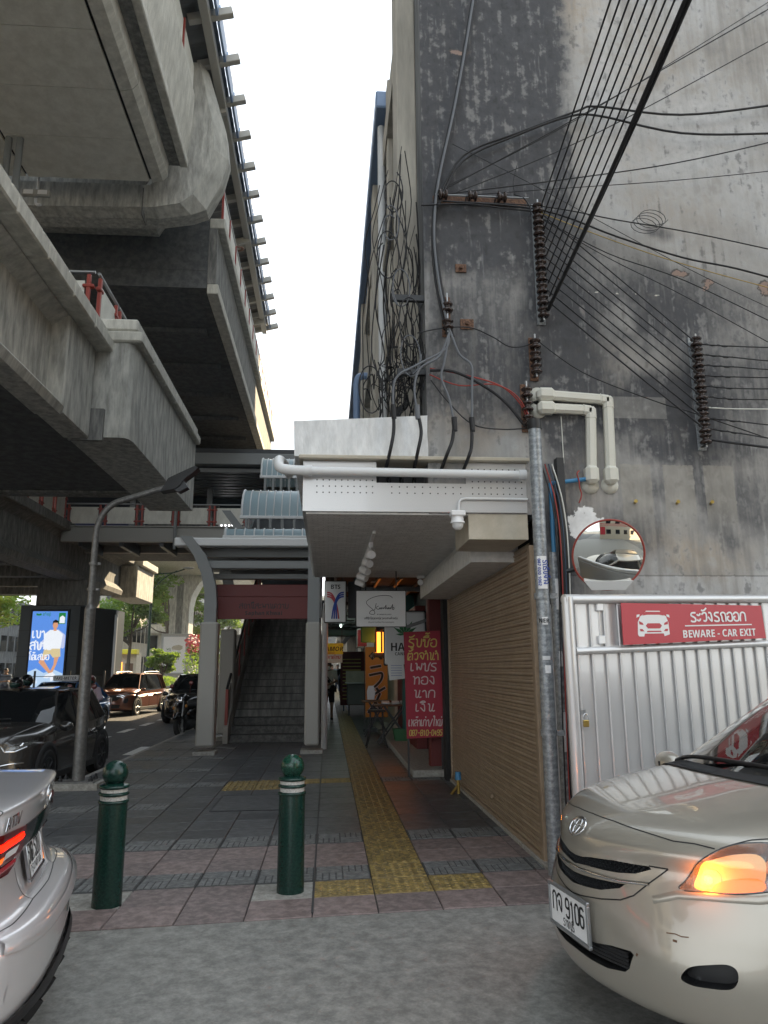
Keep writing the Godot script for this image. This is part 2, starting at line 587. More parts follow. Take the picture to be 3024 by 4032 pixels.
	mat("sign_red", lin(0.46, 0.035, 0.05), 0.4)
	mat("rail_red", lin(0.3, 0.05, 0.035), 0.4)
	mat("red_panel", lin(0.13, 0.018, 0.016), 0.55)
	mat("banner_red", lin(0.36, 0.02, 0.045), 0.6)
	mat("banner_orange", lin(0.55, 0.22, 0.03), 0.6)
	mat("yellow_sign", lin(0.7, 0.62, 0.03), 0.5)
	mat("letter_yellow", lin(0.62, 0.48, 0.12), 0.6)
	mat("letter_cream", lin(0.62, 0.5, 0.5), 0.6)
	mat("brass", lin(0.5, 0.35, 0.1), 0.3, 0.8)
	mat("leaf_print", lin(0.03, 0.14, 0.05), 0.6)
	mat("slat_edge", lin(0.5, 0.5, 0.5), 0.4)
	mat("skin", lin(0.3, 0.19, 0.135), 0.6)
	mat("skin_tan", lin(0.22, 0.13, 0.09), 0.6)
	mat("hair", lin(0.01, 0.009, 0.008), 0.6)
	mat("tee_white", lin(0.5, 0.49, 0.46), 0.9)
	mat("shorts_black", lin(0.014, 0.014, 0.016), 0.9)
	mat("shirt_dark", lin(0.03, 0.04, 0.045), 0.9)
	mat("shirt_blue", lin(0.2, 0.25, 0.33), 0.9)
	mat("jeans", lin(0.05, 0.065, 0.1), 0.9)
	mat("shirt_pink", lin(0.45, 0.36, 0.42), 0.9)
	mat("orange_shirt", lin(0.45, 0.12, 0.04), 0.9)
	mat("wood", lin(0.12, 0.06, 0.03), 0.6)
	mat("teal", lin(0.02, 0.1, 0.09), 0.5)
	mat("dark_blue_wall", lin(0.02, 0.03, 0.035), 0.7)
	mat("corrugated", lin(0.16, 0.16, 0.155), 0.45, 0.3)
	mat("roof_blue", lin(0.2, 0.29, 0.46), 0.4)
	mat("beam_grey", lin(0.42, 0.4, 0.35), 0.5)
	mat("steel_grey", lin(0.2, 0.21, 0.21), 0.45)
	mat("column_paint", lin(0.36, 0.35, 0.32), 0.6)
	mat("clad", lin(0.045, 0.055, 0.062), 0.4, 0.3)
	mat("lane_white", lin(0.6, 0.6, 0.57), 0.7)
	for i in 4:
		var l := mat("leaf_%d" % i, [lin(0.06, 0.11, 0.03), lin(0.11, 0.17, 0.04), lin(0.17, 0.24, 0.05), lin(0.3, 0.29, 0.06)][i], 0.6)
		l.backlight_enabled = true
		l.backlight = Color(0.5, 0.6, 0.2)
		l.cull_mode = BaseMaterial3D.CULL_DISABLED
	for q in [["poster_sky", Color(0.36, 0.57, 0.9)], ["poster_cloud", Color(0.72, 0.83, 0.94)], ["poster_white", Color(0.93, 0.95, 0.98)], ["poster_lilac", Color(0.74, 0.78, 0.92)], ["poster_sand", Color(0.85, 0.78, 0.6)], ["poster_skin", Color(0.85, 0.62, 0.48)], ["poster_green", Color(0.12, 0.5, 0.25)]]:
		lamp(q[0], q[1], 0.3).albedo_color = q[1] * 0.6
	mat("poster_navy", lin(0.03, 0.04, 0.22), 0.5)
	mat("poster_paper", lin(0.75, 0.75, 0.76), 0.4)
	mat("far_glass", lin(0.12, 0.25, 0.33), 0.15)
	mat("blossom", lin(0.6, 0.12, 0.14), 0.7)
	glass("window_glass", Color(0.05, 0.06, 0.07, 0.55), 0.04)
	var v := glass("vault_glass", Color(0.6, 0.69, 0.72, 0.75), 0.2)
	v.roughness = 0.3
	lamp("tube_light", Color(0.9, 1.0, 0.95), 6.0)
	lamp("warm_glow", Color(1.0, 0.55, 0.18), 1.6)
	lamp("white_letter", Color(1.0, 1.0, 1.0), 1.4)
	lamp("blue_led", Color(0.02, 0.03, 0.9), 0.6)
	lamp("indicator_amber", Color(1.0, 0.62, 0.2), 3.0)
	lamp("tail_red", Color(1.0, 0.1, 0.02), 1.2)
	car_paint("paint_gold", lin(0.4, 0.37, 0.315), 0.32, 0.5)
	car_paint("paint_silver", lin(0.62, 0.6, 0.6), 0.32, 0.4)
	car_paint("paint_graphite", lin(0.045, 0.042, 0.04), 0.26)
	car_paint("paint_bronze", lin(0.22, 0.085, 0.05), 0.28)
	car_paint("paint_blue", lin(0.02, 0.14, 0.4), 0.3)
	car_paint("paint_black", lin(0.012, 0.012, 0.013), 0.2)
	car_paint("paint_white", lin(0.6, 0.6, 0.6), 0.3)
	car_paint("paint_maroon", lin(0.12, 0.012, 0.014), 0.3)

func glass(key: String, c: Color, rough: float) -> StandardMaterial3D:
	var m := mat(key, c, rough)
	m.transparency = BaseMaterial3D.TRANSPARENCY_ALPHA
	return m

func lamp(key: String, c: Color, e: float) -> StandardMaterial3D:
	var m := mat(key, c, 0.5)
	m.emission_enabled = true
	m.emission = c
	m.emission_energy_multiplier = e
	return m

func car_paint(key: String, c: Color, rough: float, metal := 0.35) -> StandardMaterial3D:
	var m := mat(key, c, rough, metal)
	m.clearcoat_enabled = true
	m.clearcoat = 1.0
	m.clearcoat_roughness = 0.03
	return m

# ---------------------------------------------------------------- ground, road, pavement
const TILE_X := 0.415
const TILE_Z := 0.385
const SHEAR := -0.085          # the rows of tiles run a little askew to the street

func row_z(x: float) -> float:
	return -4.99 + SHEAR * x

func build_ground() -> void:
	var s := bx(-450, -1.2, -700, 450, ROAD_Y - 0.03, 120)
	kind(obj("ground", s, M.ground), "structure")
	s = bx(-26, ROAD_Y - 0.2, -260, KERB_X - 0.12, ROAD_Y, 40)
	kind(obj("road", s, M.asphalt), "structure")
	# driveway of worn concrete between the two stretches of pavement, running down to the road
	s = st_new()
	prism(s, pts2([9, -9, 9, 6.05, 1.78, 6.05, 1.78, 5.14, -3.3, 4.7, -3.3, -9]), 0.3, Transform3D(Basis(Vector3.RIGHT, Vector3.FORWARD, Vector3.UP), Vector3(0, -0.306, 0)))
	kind(obj("driveway", s, M.driveway), "structure")
	s = st_new()
	prism(s, pts2([0, 0, 0.9, 0.129, 0.9, 0]), 13.6, Transform3D(Basis(Vector3.RIGHT, Vector3.UP, Vector3.BACK), Vector3(-4.2, ROAD_Y + 0.004, -4.7)))
	kind(obj("driveway_ramp", s, M.driveway), "structure")
	# kerb stones along the road
	var kerb := Node3D.new()
	kerb.name = "kerb"
	add_child(kerb)
	kind(kerb, "structure")
	for i in 34:
		var z := -4.72 - i * 1.0
		put("kerb_stone", kerb_mesh(), M.kerb, kerb, Transform3D(Basis(), Vector3(KERB_X - 0.06, -0.075, z - 0.5 + rng.randf_range(-0.004, 0.004))))
	obj("kerb_run", bx(KERB_X - 0.12, -0.2, -120, KERB_X, -0.004, -38.74), M.kerb, kerb)
	# broken lane line, and a worn white line by the kerb
	var lines := Node3D.new()
	lines.name = "road_markings"
	add_child(lines)
	kind(lines, "structure")
	for i in 12:
		obj("lane_dash", bx(-5.55, ROAD_Y, -19.6 - i * 2.35, -5.35, ROAD_Y + 0.004, -18.4 - i * 2.35), M.lane_white, lines)
	obj("lane_dash", bx(-3.98, ROAD_Y, -16.9, -3.66, ROAD_Y + 0.004, -15.4), M.lane_white, lines)
	for k in 2:
		for i in 14:
			obj("lane_dash", bx(-9.0 - k * 3.4, ROAD_Y, -30 - i * 7.0, -8.85 - k * 3.4, ROAD_Y + 0.004, -26.5 - i * 7.0), M.lane_white, lines)
	build_pavement()

var _kerb: Mesh
func kerb_mesh() -> Mesh:
	if _kerb == null:
		var s := st_new()
		box(s, Vector3.ZERO, Vector3(0.12, 0.15, 0.992), 0.018)
		s.generate_normals()
		_kerb = s.commit()
	return _kerb

func slab_tile(w: float, d: float) -> SurfaceTool:
	# one paving tile, a sheared slab with a chamfered top, its top at y = 0
	var s := st_new()
	var g := 0.0035
	var c := 0.004
	var lo := []
	var mid := []
	var hi := []
	for q in [[-1, -1], [1, -1], [1, 1], [-1, 1]]:
		var x: float = q[0] * (w / 2 - g)
		var z: float = q[1] * (d / 2 - g)
		var x2: float = q[0] * (w / 2 - g - c)
		var z2: float = q[1] * (d / 2 - g - c)
		lo.append(Vector3(x, -0.03, z + SHEAR * x)); mid.append(Vector3(x, -c, z + SHEAR * x)); hi.append(Vector3(x2, 0, z2 + SHEAR * x2))
	quad(s, hi[3], hi[0], hi[1], hi[2])
	for i in 4:
		var j := (i + 1) % 4
		quad(s, mid[j], hi[j], hi[i], mid[i])
		quad(s, lo[j], mid[j], mid[i], lo[i])
	return s

func weave_ribs(s: SurfaceTool, w: float, d: float) -> void:
	for bxi in 2:
		for bz in 2:
			var cx := (bxi - 0.5) * w / 2
			var cz := (bz - 0.5) * d / 2
			for k in 4:
				var o := (k - 1.5) / 4.0
				if (bxi + bz) % 2 == 0:
					box(s, Vector3(cx, 0.0015, cz + o * d / 2 + SHEAR * cx), Vector3(w / 2 - 0.012, 0.006, d / 8 - 0.012), 0.0, Basis(Vector3(1, 0, SHEAR), Vector3.UP, Vector3.BACK))
				else:
					var x := cx + o * w / 2
					box(s, Vector3(x, 0.0015, cz + SHEAR * x), Vector3(w / 8 - 0.012, 0.006, d / 2 - 0.012))

func tile_mesh(sort: String) -> Mesh:
	var s := slab_tile(TILE_X, TILE_Z)
	var w := TILE_X - 0.03
	var d := TILE_Z - 0.03
	match sort:
		"bars":
			for i in 5:
				var x := -w / 2 + w * (i + 0.5) / 5
				box(s, Vector3(x, 0.002, SHEAR * x), Vector3(0.034, 0.014, d), 0.004, Basis(Vector3(1, 0, 0), Vector3.UP, Vector3.BACK))
		"cross_bars":
			for i in 5:
				var z := -d / 2 + d * (i + 0.5) / 5
				box(s, Vector3(0, 0.002, z), Vector3(w, 0.014, 0.034), 0.004, Basis(Vector3(1, 0, SHEAR), Vector3.UP, Vector3.BACK))
		"dots":
			for i in 6:
				for j in 6:
					var x := -w / 2 + w * (i + 0.5) / 6
					var z := -d / 2 + d * (j + 0.5) / 6
					lathe(s, [Vector2(0.021, -0.001), Vector2(0.018, 0.005), Vector2(0, 0.0065)], 8, Transform3D(Basis(), Vector3(x, 0, z + SHEAR * x)))
	s.generate_normals()
	return s.commit()

# basket-weave tile: light ribs on a dark bed, two materials on one mesh
func weave_mesh() -> Mesh:
	var a := slab_tile(TILE_X, TILE_Z)
	a.generate_normals()
	a.set_material(M.pattern_base)
	var m := a.commit()
	var s := st_new()
	weave_ribs(s, TILE_X - 0.02, TILE_Z - 0.02)
	s.generate_normals()
	s.set_material(M.tile_pattern)
	return s.commit(m)

func tile_kind(row: int, col: int) -> Array:
	# [mesh sort, material]
	var pink: String = ["tile_pink", "tile_rose"][absi(hash(Vector2i(row, col))) % 2]
	var grey: String = ["tile_grey", "tile_dark", "tile_slate"][absi(hash(Vector2i(row * 3, col * 7 + 1))) % 3]
	if col == 1 and row > 0:
		return ["dots" if row < 3 else "bars", "tactile"]
	if row == 1 and (col == 0 or col == 2):
		return ["dots", "tactile"]
	if row == 0 or row == 1 or row == 3 or row == 4:
		return ["plain", pink]
	if row == 2 or row == 5:
		return ["weave", "tile_pattern"]
	if row == 14:
		if col >= -3 and col < 1:
			return ["bars" if col < -1 else "cross_bars", "tactile"]
		return ["weave", "tile_pattern"]
	if row == 13 and col >= -3 and col < -1:
		return ["bars", "tactile"]
	if col <= -5 and row > 8:
		return ["weave", "tile_pattern"] if row % 4 == 2 else ["plain", "tile_slate"]
	return ["plain", grey]

func build_pavement() -> void:
	var pave := Node3D.new()
	pave.name = "pavement"
	add_child(pave)
	kind(pave, "structure")
	var s := st_new()
	prism(s, pts2([-3.37, 4.7, 1.78, 5.14, 2.6, 5.2, 2.6, 200, -3.37, 200]), 0.25, Transform3D(Basis(Vector3.RIGHT, Vector3.FORWARD, Vector3.UP), Vector3(0, -0.262, 0)))
	obj("bed", s, M.joint, pave)
	var meshes := {}
	for k in ["plain", "bars", "cross_bars", "dots"]:
		meshes[k] = tile_mesh(k)
	meshes["weave"] = weave_mesh()
	var n := 0
	var rest := {}
	for row in 240:
		for col in range(-8, 5):
			var x := -0.08 + TILE_X * (col + 0.5)
			var z := row_z(x) - TILE_Z * (row + 0.5)
			if x - TILE_X / 2 < KERB_X - 0.05 or z > -4.8:
				continue
			# the two footings set in cement around the bollards, and the steel cover
			if row == 1 and (col == -1 or col == -4):
				var c := put("cement_patch", meshes.plain, M.cement, pave, Transform3D(Basis(), Vector3(x, -0.002, z)))
				n += 1
				continue
			var tk := tile_kind(row, col)
			if n < 298:
				put("tactile_tile" if tk[1] == "tactile" else "tile", meshes[tk[0]], null if tk[0] == "weave" else M[tk[1]], pave, Transform3D(Basis(), Vector3(x, rng.randf_range(-0.0012, 0.0012), z)))
				n += 1
			elif row < 120 or tk[1] == "tactile":
				var key: String = tk[1] + "|" + tk[0]
				if not rest.has(key): rest[key] = []
				rest[key].append(Vector3(x, rng.randf_range(-0.0012, 0.0012), z))
	for key in rest:
		var mm := MultiMesh.new()
		mm.transform_format = MultiMesh.TRANSFORM_3D
		mm.mesh = meshes[key.get_slice("|", 1)]
		mm.instance_count = rest[key].size()
		for i in rest[key].size():
			mm.set_instance_transform(i, Transform3D(Basis(), rest[key][i]))
		var o := MultiMeshInstance3D.new()
		o.name = numbered("far_tiles", pave)
		o.multimesh = mm
		if not key.ends_with("weave"): o.material_override = M[key.get_slice("|", 0)]
		pave.add_child(o, true)
		kind(o, "stuff")
	# a long steel channel cover and an inspection cover let into the tiles
	obj("drain_channel", bx(-0.087, -0.02, -34, -0.073, 0.0042, -5.05, 0.002), M.dark_steel, pave)
	var cover := obj("inspection_cover", bx(-1.25, -0.02, -9.5, -0.25, 0.0045, -8.5, 0.003), M.tile_slate, pave)
	s = st_new()
	for e in [[-1.25, -9.5, -0.25, -9.48], [-1.25, -8.52, -0.25, -8.5], [-1.25, -9.48, -1.23, -8.52], [-0.27, -9.48, -0.25, -8.52]]:
		addbx(s, e[0], 0.0, e[1], e[2], 0.0075, e[3])
	obj("cover_frame", s, M.dark_steel, cover)
	# low plinth along the shutter, with the cut edge of the shop floor
	obj("threshold", bx(1.66, -0.05, -40, 1.79, 0.03, -5.35, 0.005), M.cement, pave)

# ---------------------------------------------------------------- the stained wall and the building behind it
func stain_image(w: int, h: int, x0: float, x1: float, y0: float, y1: float) -> Image:
	var n_big := FastNoiseLite.new(); n_big.seed = 3; n_big.frequency = 0.55; n_big.fractal_octaves = 4
	var n_streak := FastNoiseLite.new(); n_streak.seed = 8; n_streak.frequency = 1.0; n_streak.fractal_octaves = 5; n_streak.fractal_gain = 0.6
	var n_fine := FastNoiseLite.new(); n_fine.seed = 21; n_fine.frequency = 7.0; n_fine.fractal_octaves = 5; n_fine.fractal_gain = 0.65
	var n_mid := FastNoiseLite.new(); n_mid.seed = 34; n_mid.frequency = 2.2; n_mid.fractal_octaves = 5; n_mid.fractal_gain = 0.6
	# dark blots: centre x, y, radius x, y, strength
	var blots := [[1.4, 7.4, 0.85, 1.4, 0.85], [1.35, 5.9, 0.8, 0.9, 0.75], [1.5, 5.0, 0.7, 0.8, 0.35], [1.15, 4.0, 0.5, 0.7, 0.55], [2.05, 4.1, 0.45, 0.7, 0.8], [2.9, 3.6, 0.55, 0.45, 1.0], [3.5, 3.9, 0.8, 0.5, 0.6],
		[2.6, 4.9, 0.9, 0.5, 0.45], [3.3, 4.7, 0.8, 0.4, 0.4], [2.0, 3.0, 0.2, 1.2, 0.45], [2.55, 2.5, 0.3, 0.25, 0.55], [1.9, 2.25, 0.35, 0.35, 0.75], [3.5, 2.85, 0.4, 0.3, 0.4], [2.1, 5.4, 0.3, 0.8, 0.35], [2.9, 3.05, 0.5, 0.25, 0.3], [3.05, 5.62, 0.13, 0.12, 0.7]]
	var pale := [[2.9, 6.3, 1.3, 1.0, 0.5], [3.2, 5.45, 0.6, 0.4, 0.5], [2.75, 4.35, 0.8, 0.16, 0.5], [3.4, 5.1, 0.9, 0.2, 0.35], [1.35, 3.35, 0.5, 0.3, 0.3], [2.1, 5.05, 0.5, 0.2, 0.25]]
	var tan_blots := [[2.45, 7.7, 0.25, 0.5, 0.8], [2.9, 7.0, 0.5, 0.9, 0.35], [3.5, 6.9, 0.5, 0.8, 0.3], [1.2, 3.5, 0.4, 0.2, 0.6], [2.15, 3.0, 0.2, 0.5, 0.5], [3.0, 2.45, 0.5, 0.12, 0.7], [2.3, 4.2, 0.4, 0.4, 0.2]]
	var peels := [[3.2, 5.03, 0.085, 0.05], [3.46, 4.95, 0.06, 0.035], [3.99, 4.9, 0.05, 0.09], [1.2, 7.29, 0.11, 0.035], [3.44, 4.92, 0.03, 0.06]]
	# the large blots vary slowly: worked out on a coarse grid and spread
	var coarse := Image.create_empty(w / 8, h / 8, false, Image.FORMAT_RGBF)
	for j in h / 8:
		var y := lerpf(y1, y0, (j + 0.5) * 8 / h)
		for i in w / 8:
			var x := lerpf(x0, x1, (i + 0.5) * 8 / w)
			var mid := n_mid.get_noise_2d(x, y)
			var big := n_big.get_noise_2d(x, y)
			var wx := x + mid * 0.16
			var wy := y + big * 0.5 + mid * 0.12
			var sums := [0.0, 0.0, 0.0]
			for k in 3:
				for b in [blots, pale, tan_blots][k]:
					var q: float = pow((wx - b[0]) / b[2], 2.0) + pow((wy - b[1]) / b[3], 2.0)
					if q < 4.0: sums[k] += b[4] * exp(-q * q if k == 0 else -q)
			coarse.set_pixel(i, j, Color(sums[0], sums[1], sums[2]))
	coarse.resize(w, h, Image.INTERPOLATE_CUBIC)
	var field := coarse.get_data().to_float32_array()
	var out := PackedByteArray()
	out.resize(w * h * 3)
	var at := 0
	for j in h:
		var y := lerpf(y1, y0, (j + 0.5) / h)
		for i in w:
			var x := lerpf(x0, x1, (i + 0.5) / w)
			var big := n_big.get_noise_2d(x, y)
			var mid := n_mid.get_noise_2d(x, y)
			var fine := n_fine.get_noise_2d(x, y)
			var streak := n_streak.get_noise_2d(x * 9.0, y * 0.55 + mid * 0.12)
			var wx := x + mid * 0.16
			var d := 0.32 + 0.42 * big + 0.5 * streak + 0.38 * mid
			d += field[at]
			# the strip beside the corner stays dark, with a ragged edge
			if y > 5.3:
				d += 0.6 * smoothstep(0.16, -0.16, wx - 2.2 + 0.08 * fine + streak * 0.14) * smoothstep(5.2, 5.9, y)
				d += 0.45 * exp(-pow((x - 2.2) / 0.1, 2.0)) * maxf(0.0, 0.5 + fine * 2.0) * smoothstep(5.7, 6.4, y)
				d -= 0.35 * smoothstep(2.2, 2.6, x) * smoothstep(5.3, 6.2, y)
			var lift := field[at + 1]
			d -= lift * (0.7 + 1.3 * streak + 0.6 * mid)
			if y < 2.75: d -= 0.22 * smoothstep(2.75, 2.3, y)
			if y < 2.235 and x > 2.0: d -= 0.25
			d += fine * 0.6 * (0.45 + absf(mid))
			var warm := 0.25 * big + field[at + 2]
			d = clampf(d, -0.3, 1.25)
			var c := Vector3(0.35, 0.342, 0.328).lerp(Vector3(0.37, 0.31, 0.24), clampf(warm, 0, 1))
			c = c.lerp(Vector3(0.07, 0.071, 0.077), smoothstep(0.0, 1.15, d))
			if d < 0.1: c = c.lerp(Vector3(0.55, 0.56, 0.57), (0.1 - d) * 1.3)
			# flaking limewash: crisp pale scabs, and dark pinholes
			var scab := mid * 0.3 + fine * 0.5 + streak * 0.6
			c = c.lerp(Vector3(0.3, 0.295, 0.285), smoothstep(0.1, 0.42, scab) * 0.5)
			c = c.lerp(Vector3(0.035, 0.035, 0.037), smoothstep(0.2, 0.5, -scab) * 0.45)
			# faint white runs and scratches of lime
			var run := n_streak.get_noise_2d(x * 14.0 + 40.0, y * 1.3)
			c = c.lerp(Vector3(0.5, 0.5, 0.5), clampf((run - 0.33) * 1.6, 0.0, 0.22) * clampf(0.4 + mid * 1.6, 0, 1))
			# three paler rectangles where meters hung, and a patch of fresh plaster
			for r in [2.5, 2.88, 3.24]:
				if absf(x - r - 0.13) < 0.135 + fine * 0.006 and y < 3.2 + fine * 0.012 and y > 2.5:
					c = c.lerp(Vector3(0.34, 0.32, 0.28), 0.55 * smoothstep(2.5, 2.9, y))
			if x > 2.42 and x < 2.95 and y > 3.62 and y < 3.82 and d > 0.3:
				c = c.lerp(Vector3(0.27, 0.265, 0.25), 0.6)
			if absf(y - 2.24 + fine * 0.004) < 0.006 and x > 2.0: c *= 0.6
			if absf(y - 4.86 - 0.03 * x + 0.05 * x) < 0.006 and fine > 0.1 and x > 2.3 and x < 3.0: c = Vector3(0.6, 0.58, 0.5)
			if pow((x - 2.16 + mid * 0.05) / 0.15, 2.0) + pow((y - 2.68 + mid * 0.05) / 0.14, 2.0) < 0.9 + fine: c = Vector3(0.74, 0.75, 0.75)
			for p in peels:
				var q: float = pow((x - p[0] + fine * 0.05) / p[2], 2.0) + pow((y - p[1] + fine * 0.04) / p[3], 2.0)
				if q < 1.0: c = Vector3(0.32, 0.23, 0.19) if q < 0.6 else Vector3(0.1, 0.09, 0.085)
			c = c * (1.0 + fine * 0.25)
			out[at] = int(255.0 * pow(clampf(c.x, 0.01, 0.85), 0.4545))
			out[at + 1] = int(255.0 * pow(clampf(c.y, 0.01, 0.85), 0.4545))
			out[at + 2] = int(255.0 * pow(clampf(c.z, 0.01, 0.85), 0.4545))
			at += 3
	return Image.create_from_data(w, h, false, Image.FORMAT_RGB8, out)

func build_wall() -> void:
	var x0 := 0.8
	var x1 := 5.0
	var top := 9.4
	var m := mat("stained_wall", Color.WHITE, 0.9)
	m.albedo_texture = ImageTexture.create_from_image(stain_image(640, 1152, x0, x1, 2.0, top))
	m.texture_repeat = false
	m.heightmap_enabled = true
	m.heightmap_texture = relief_tex()
	m.heightmap_scale = 0.35
	var wall := thing("building", "old rendered building with black stained end wall full of cables", "building", Vector3(0.83, 0, WALL_Z))
	var at := Transform3D(Basis(), -wall.position)
	var s := st_new()
	# face of the end wall, upper part and the strip beside the shop opening
	for r in [[0.83, 2.75, 5.0, top], [1.78, 2.0, 5.0, 2.75]]:
		var c := []
		for q in [[0, 1], [0, 3], [2, 3], [2, 1]]:
			c.append(Vector3(r[q[0]], r[q[1]], WALL_Z))
		var order := [0, 1, 2, 0, 2, 3]
		for k in order:
			s.set_uv(Vector2((c[k].x - x0) / (x1 - x0), (top - c[k].y) / (top - 2.0)))
			s.add_vertex(c[k])
	obj("end_wall", s, m, wall, at)
	s = st_new()
	addbx(s, 0.83, 2.75, WALL_Z - 0.3, 9.0, top, WALL_Z - 0.003)
	addbx(s, 1.78, 2.0, WALL_Z - 0.3, 9.0, 2.747, WALL_Z - 0.003)
	addbx(s, 5.003, 2.0, WALL_Z - 0.003, 9.0, top, WALL_Z)
	obj("wall_core", s, M.facade_grey, wall, at)
	# lower strip, painted white behind the gate
	obj("white_wall", bx(1.78, -0.2, WALL_Z - 0.25, 9.0, 1.997, WALL_Z + 0.012), M.plaster_white, wall, at)
	obj("coping", bx(0.8, top, WALL_Z - 40, 9.0, top + 0.12, WALL_Z + 0.04), M.facade_grey, wall, at)
	# the long face above the pavement
	var zf := WALL_Z - 0.3
	obj("street_wall", bx(0.86, 2.95, zf - 40, 1.1, top, zf), M.facade_grey, wall, at)
	for i in 10:
		var z := zf - 0.3 - i * 4.0
		obj("pilaster", bx(0.66, 2.95, z - 0.45, 0.86, top - 0.02, z, 0.01), M.facade, wall, at)
		obj("pilaster", bx(0.74, 2.95, z - 2.3, 0.86, top - 0.02, z - 2.05, 0.01), M.facade, wall, at)
		for f in 2:
			var y := 3.9 + f * 3.0
			obj("sill", bx(0.7, y - 0.1, z - 3.98, 0.86, y, z - 0.47, 0.01), M.facade, wall, at)
			var w := obj("window", bx(0.8, y + 0.02, z - 2.0, 0.858, y + 1.5, z - 0.5), M.facade_grey, wall, at)
			obj("pane", bx(0.79, y + 0.1, z - 1.9, 0.798, y + 1.42, z - 0.6), M.black_gloss, w, Transform3D())
			obj("spandrel", bx(0.72, y + 1.55, z - 3.98, 0.86, y + 1.95, z - 0.47), M.facade, wall, at)
	# a pale blue gutter and tall downpipes
	obj("gutter", bx(0.6, top - 0.25, zf - 40, 0.86, top + 0.02, zf - 2.6, 0.02), M.roof_blue, wall, at)
	s = st_new(true)
	cyl(s, Vector3(0.7, 3.0, -9.2), Vector3(0.7, top - 0.3, -9.2), 0.055, 0.055, 10)
	obj("downpipe", s, M.pvc_white, wall, at)
	s = st_new(true)
	tube(s, curve(pts3([0.86, 7.1, -13.6, 0.6, 7.1, -13.6, 0.52, 6.95, -13.6, 0.52, 6.5, -13.6, 0.52, 3.0, -13.6])), 0.07, 10)
	obj("downpipe", s, M.roof_blue, wall, at)
	obj("back_wall", bx(8.7, -0.2, zf - 40, 9.0, top, zf), M.facade_grey, wall, at)
	obj("flat_roof", bx(1.1, top - 0.3, zf - 40, 8.7, top - 0.1, zf), M.facade_grey, wall, at)
	# buildings further down the row
	for k in 3:
		var z0 := -46.6 - k * 14.0
		var h: float = [10.5, 9.0, 12.0][k]
		var b := thing("shophouse", ["cream shophouse in the row beyond the stained building", "grey shophouse with red sign further down the row", "tall pale shophouse farthest down the right side"][k], "building", Vector3(1.2, 0, z0))
		obj("wall", bx(0, -0.2, -13.8, 8, h, 0), [M.facade, M.concrete, M.facade][k], b)
		for f in 3:
			for c in 4:
				var wd := obj("window", bx(-0.04, 3.6 + f * 2.3, -3.2 * c - 3.0, -0.003, 5.0 + f * 2.3, -3.2 * c - 0.9), M.dark_steel, b)
				obj("pane", bx(-0.05, 3.7 + f * 2.3, -3.2 * c - 2.9, -0.043, 4.9 + f * 2.3, -3.2 * c - 1.0), M.black_gloss, wd)
		obj("balcony", bx(-0.6, 3.2, -13, -0.003, 3.5, -1), M.facade, b)
	# vertical sign and bracket lamp on the far part of the facade
	var sg := thing("vertical_sign", "tall thin pink shop sign projecting from the far facade", "sign", Vector3(0.5, 4.6, -24))
	obj("board", bx(-0.12, 0, -0.06, 0.12, 3.2, 0.06, 0.01), M.sign_red, sg)
	s = st_new()
	for i in 8: addbx(s, 0.123, 0.2 + i * 0.36, -0.04, 0.3, 0.36 + i * 0.36, 0.04)
	obj("letter_boxes", s, M.dark_steel, sg)
	var fl := thing("facade_floodlight", "grey floodlight on a thin arm high above the pavement", "floodlight", Vector3(0.5, 7.9, -24))
	s = st_new(true)
	cyl(s, Vector3(0.3, -0.1, 0), Vector3(-0.5, 0.0, 0), 0.025, 0.025, 6)
	cyl(s, Vector3(0.3, 0.2, 0), Vector3(-0.2, 0.02, 0), 0.02, 0.02, 6)
	obj("arm", s, M.steel_grey, fl)
	s = st_new()
	prism(s, pts2([-0.5, 0.05, -0.72, 0.0, -0.78, -0.35, -0.66, -0.3]), 0.25, Transform3D(Basis(), Vector3(0, 0, -0.12)))
	obj("lamp_head", s, M.steel_grey, fl)

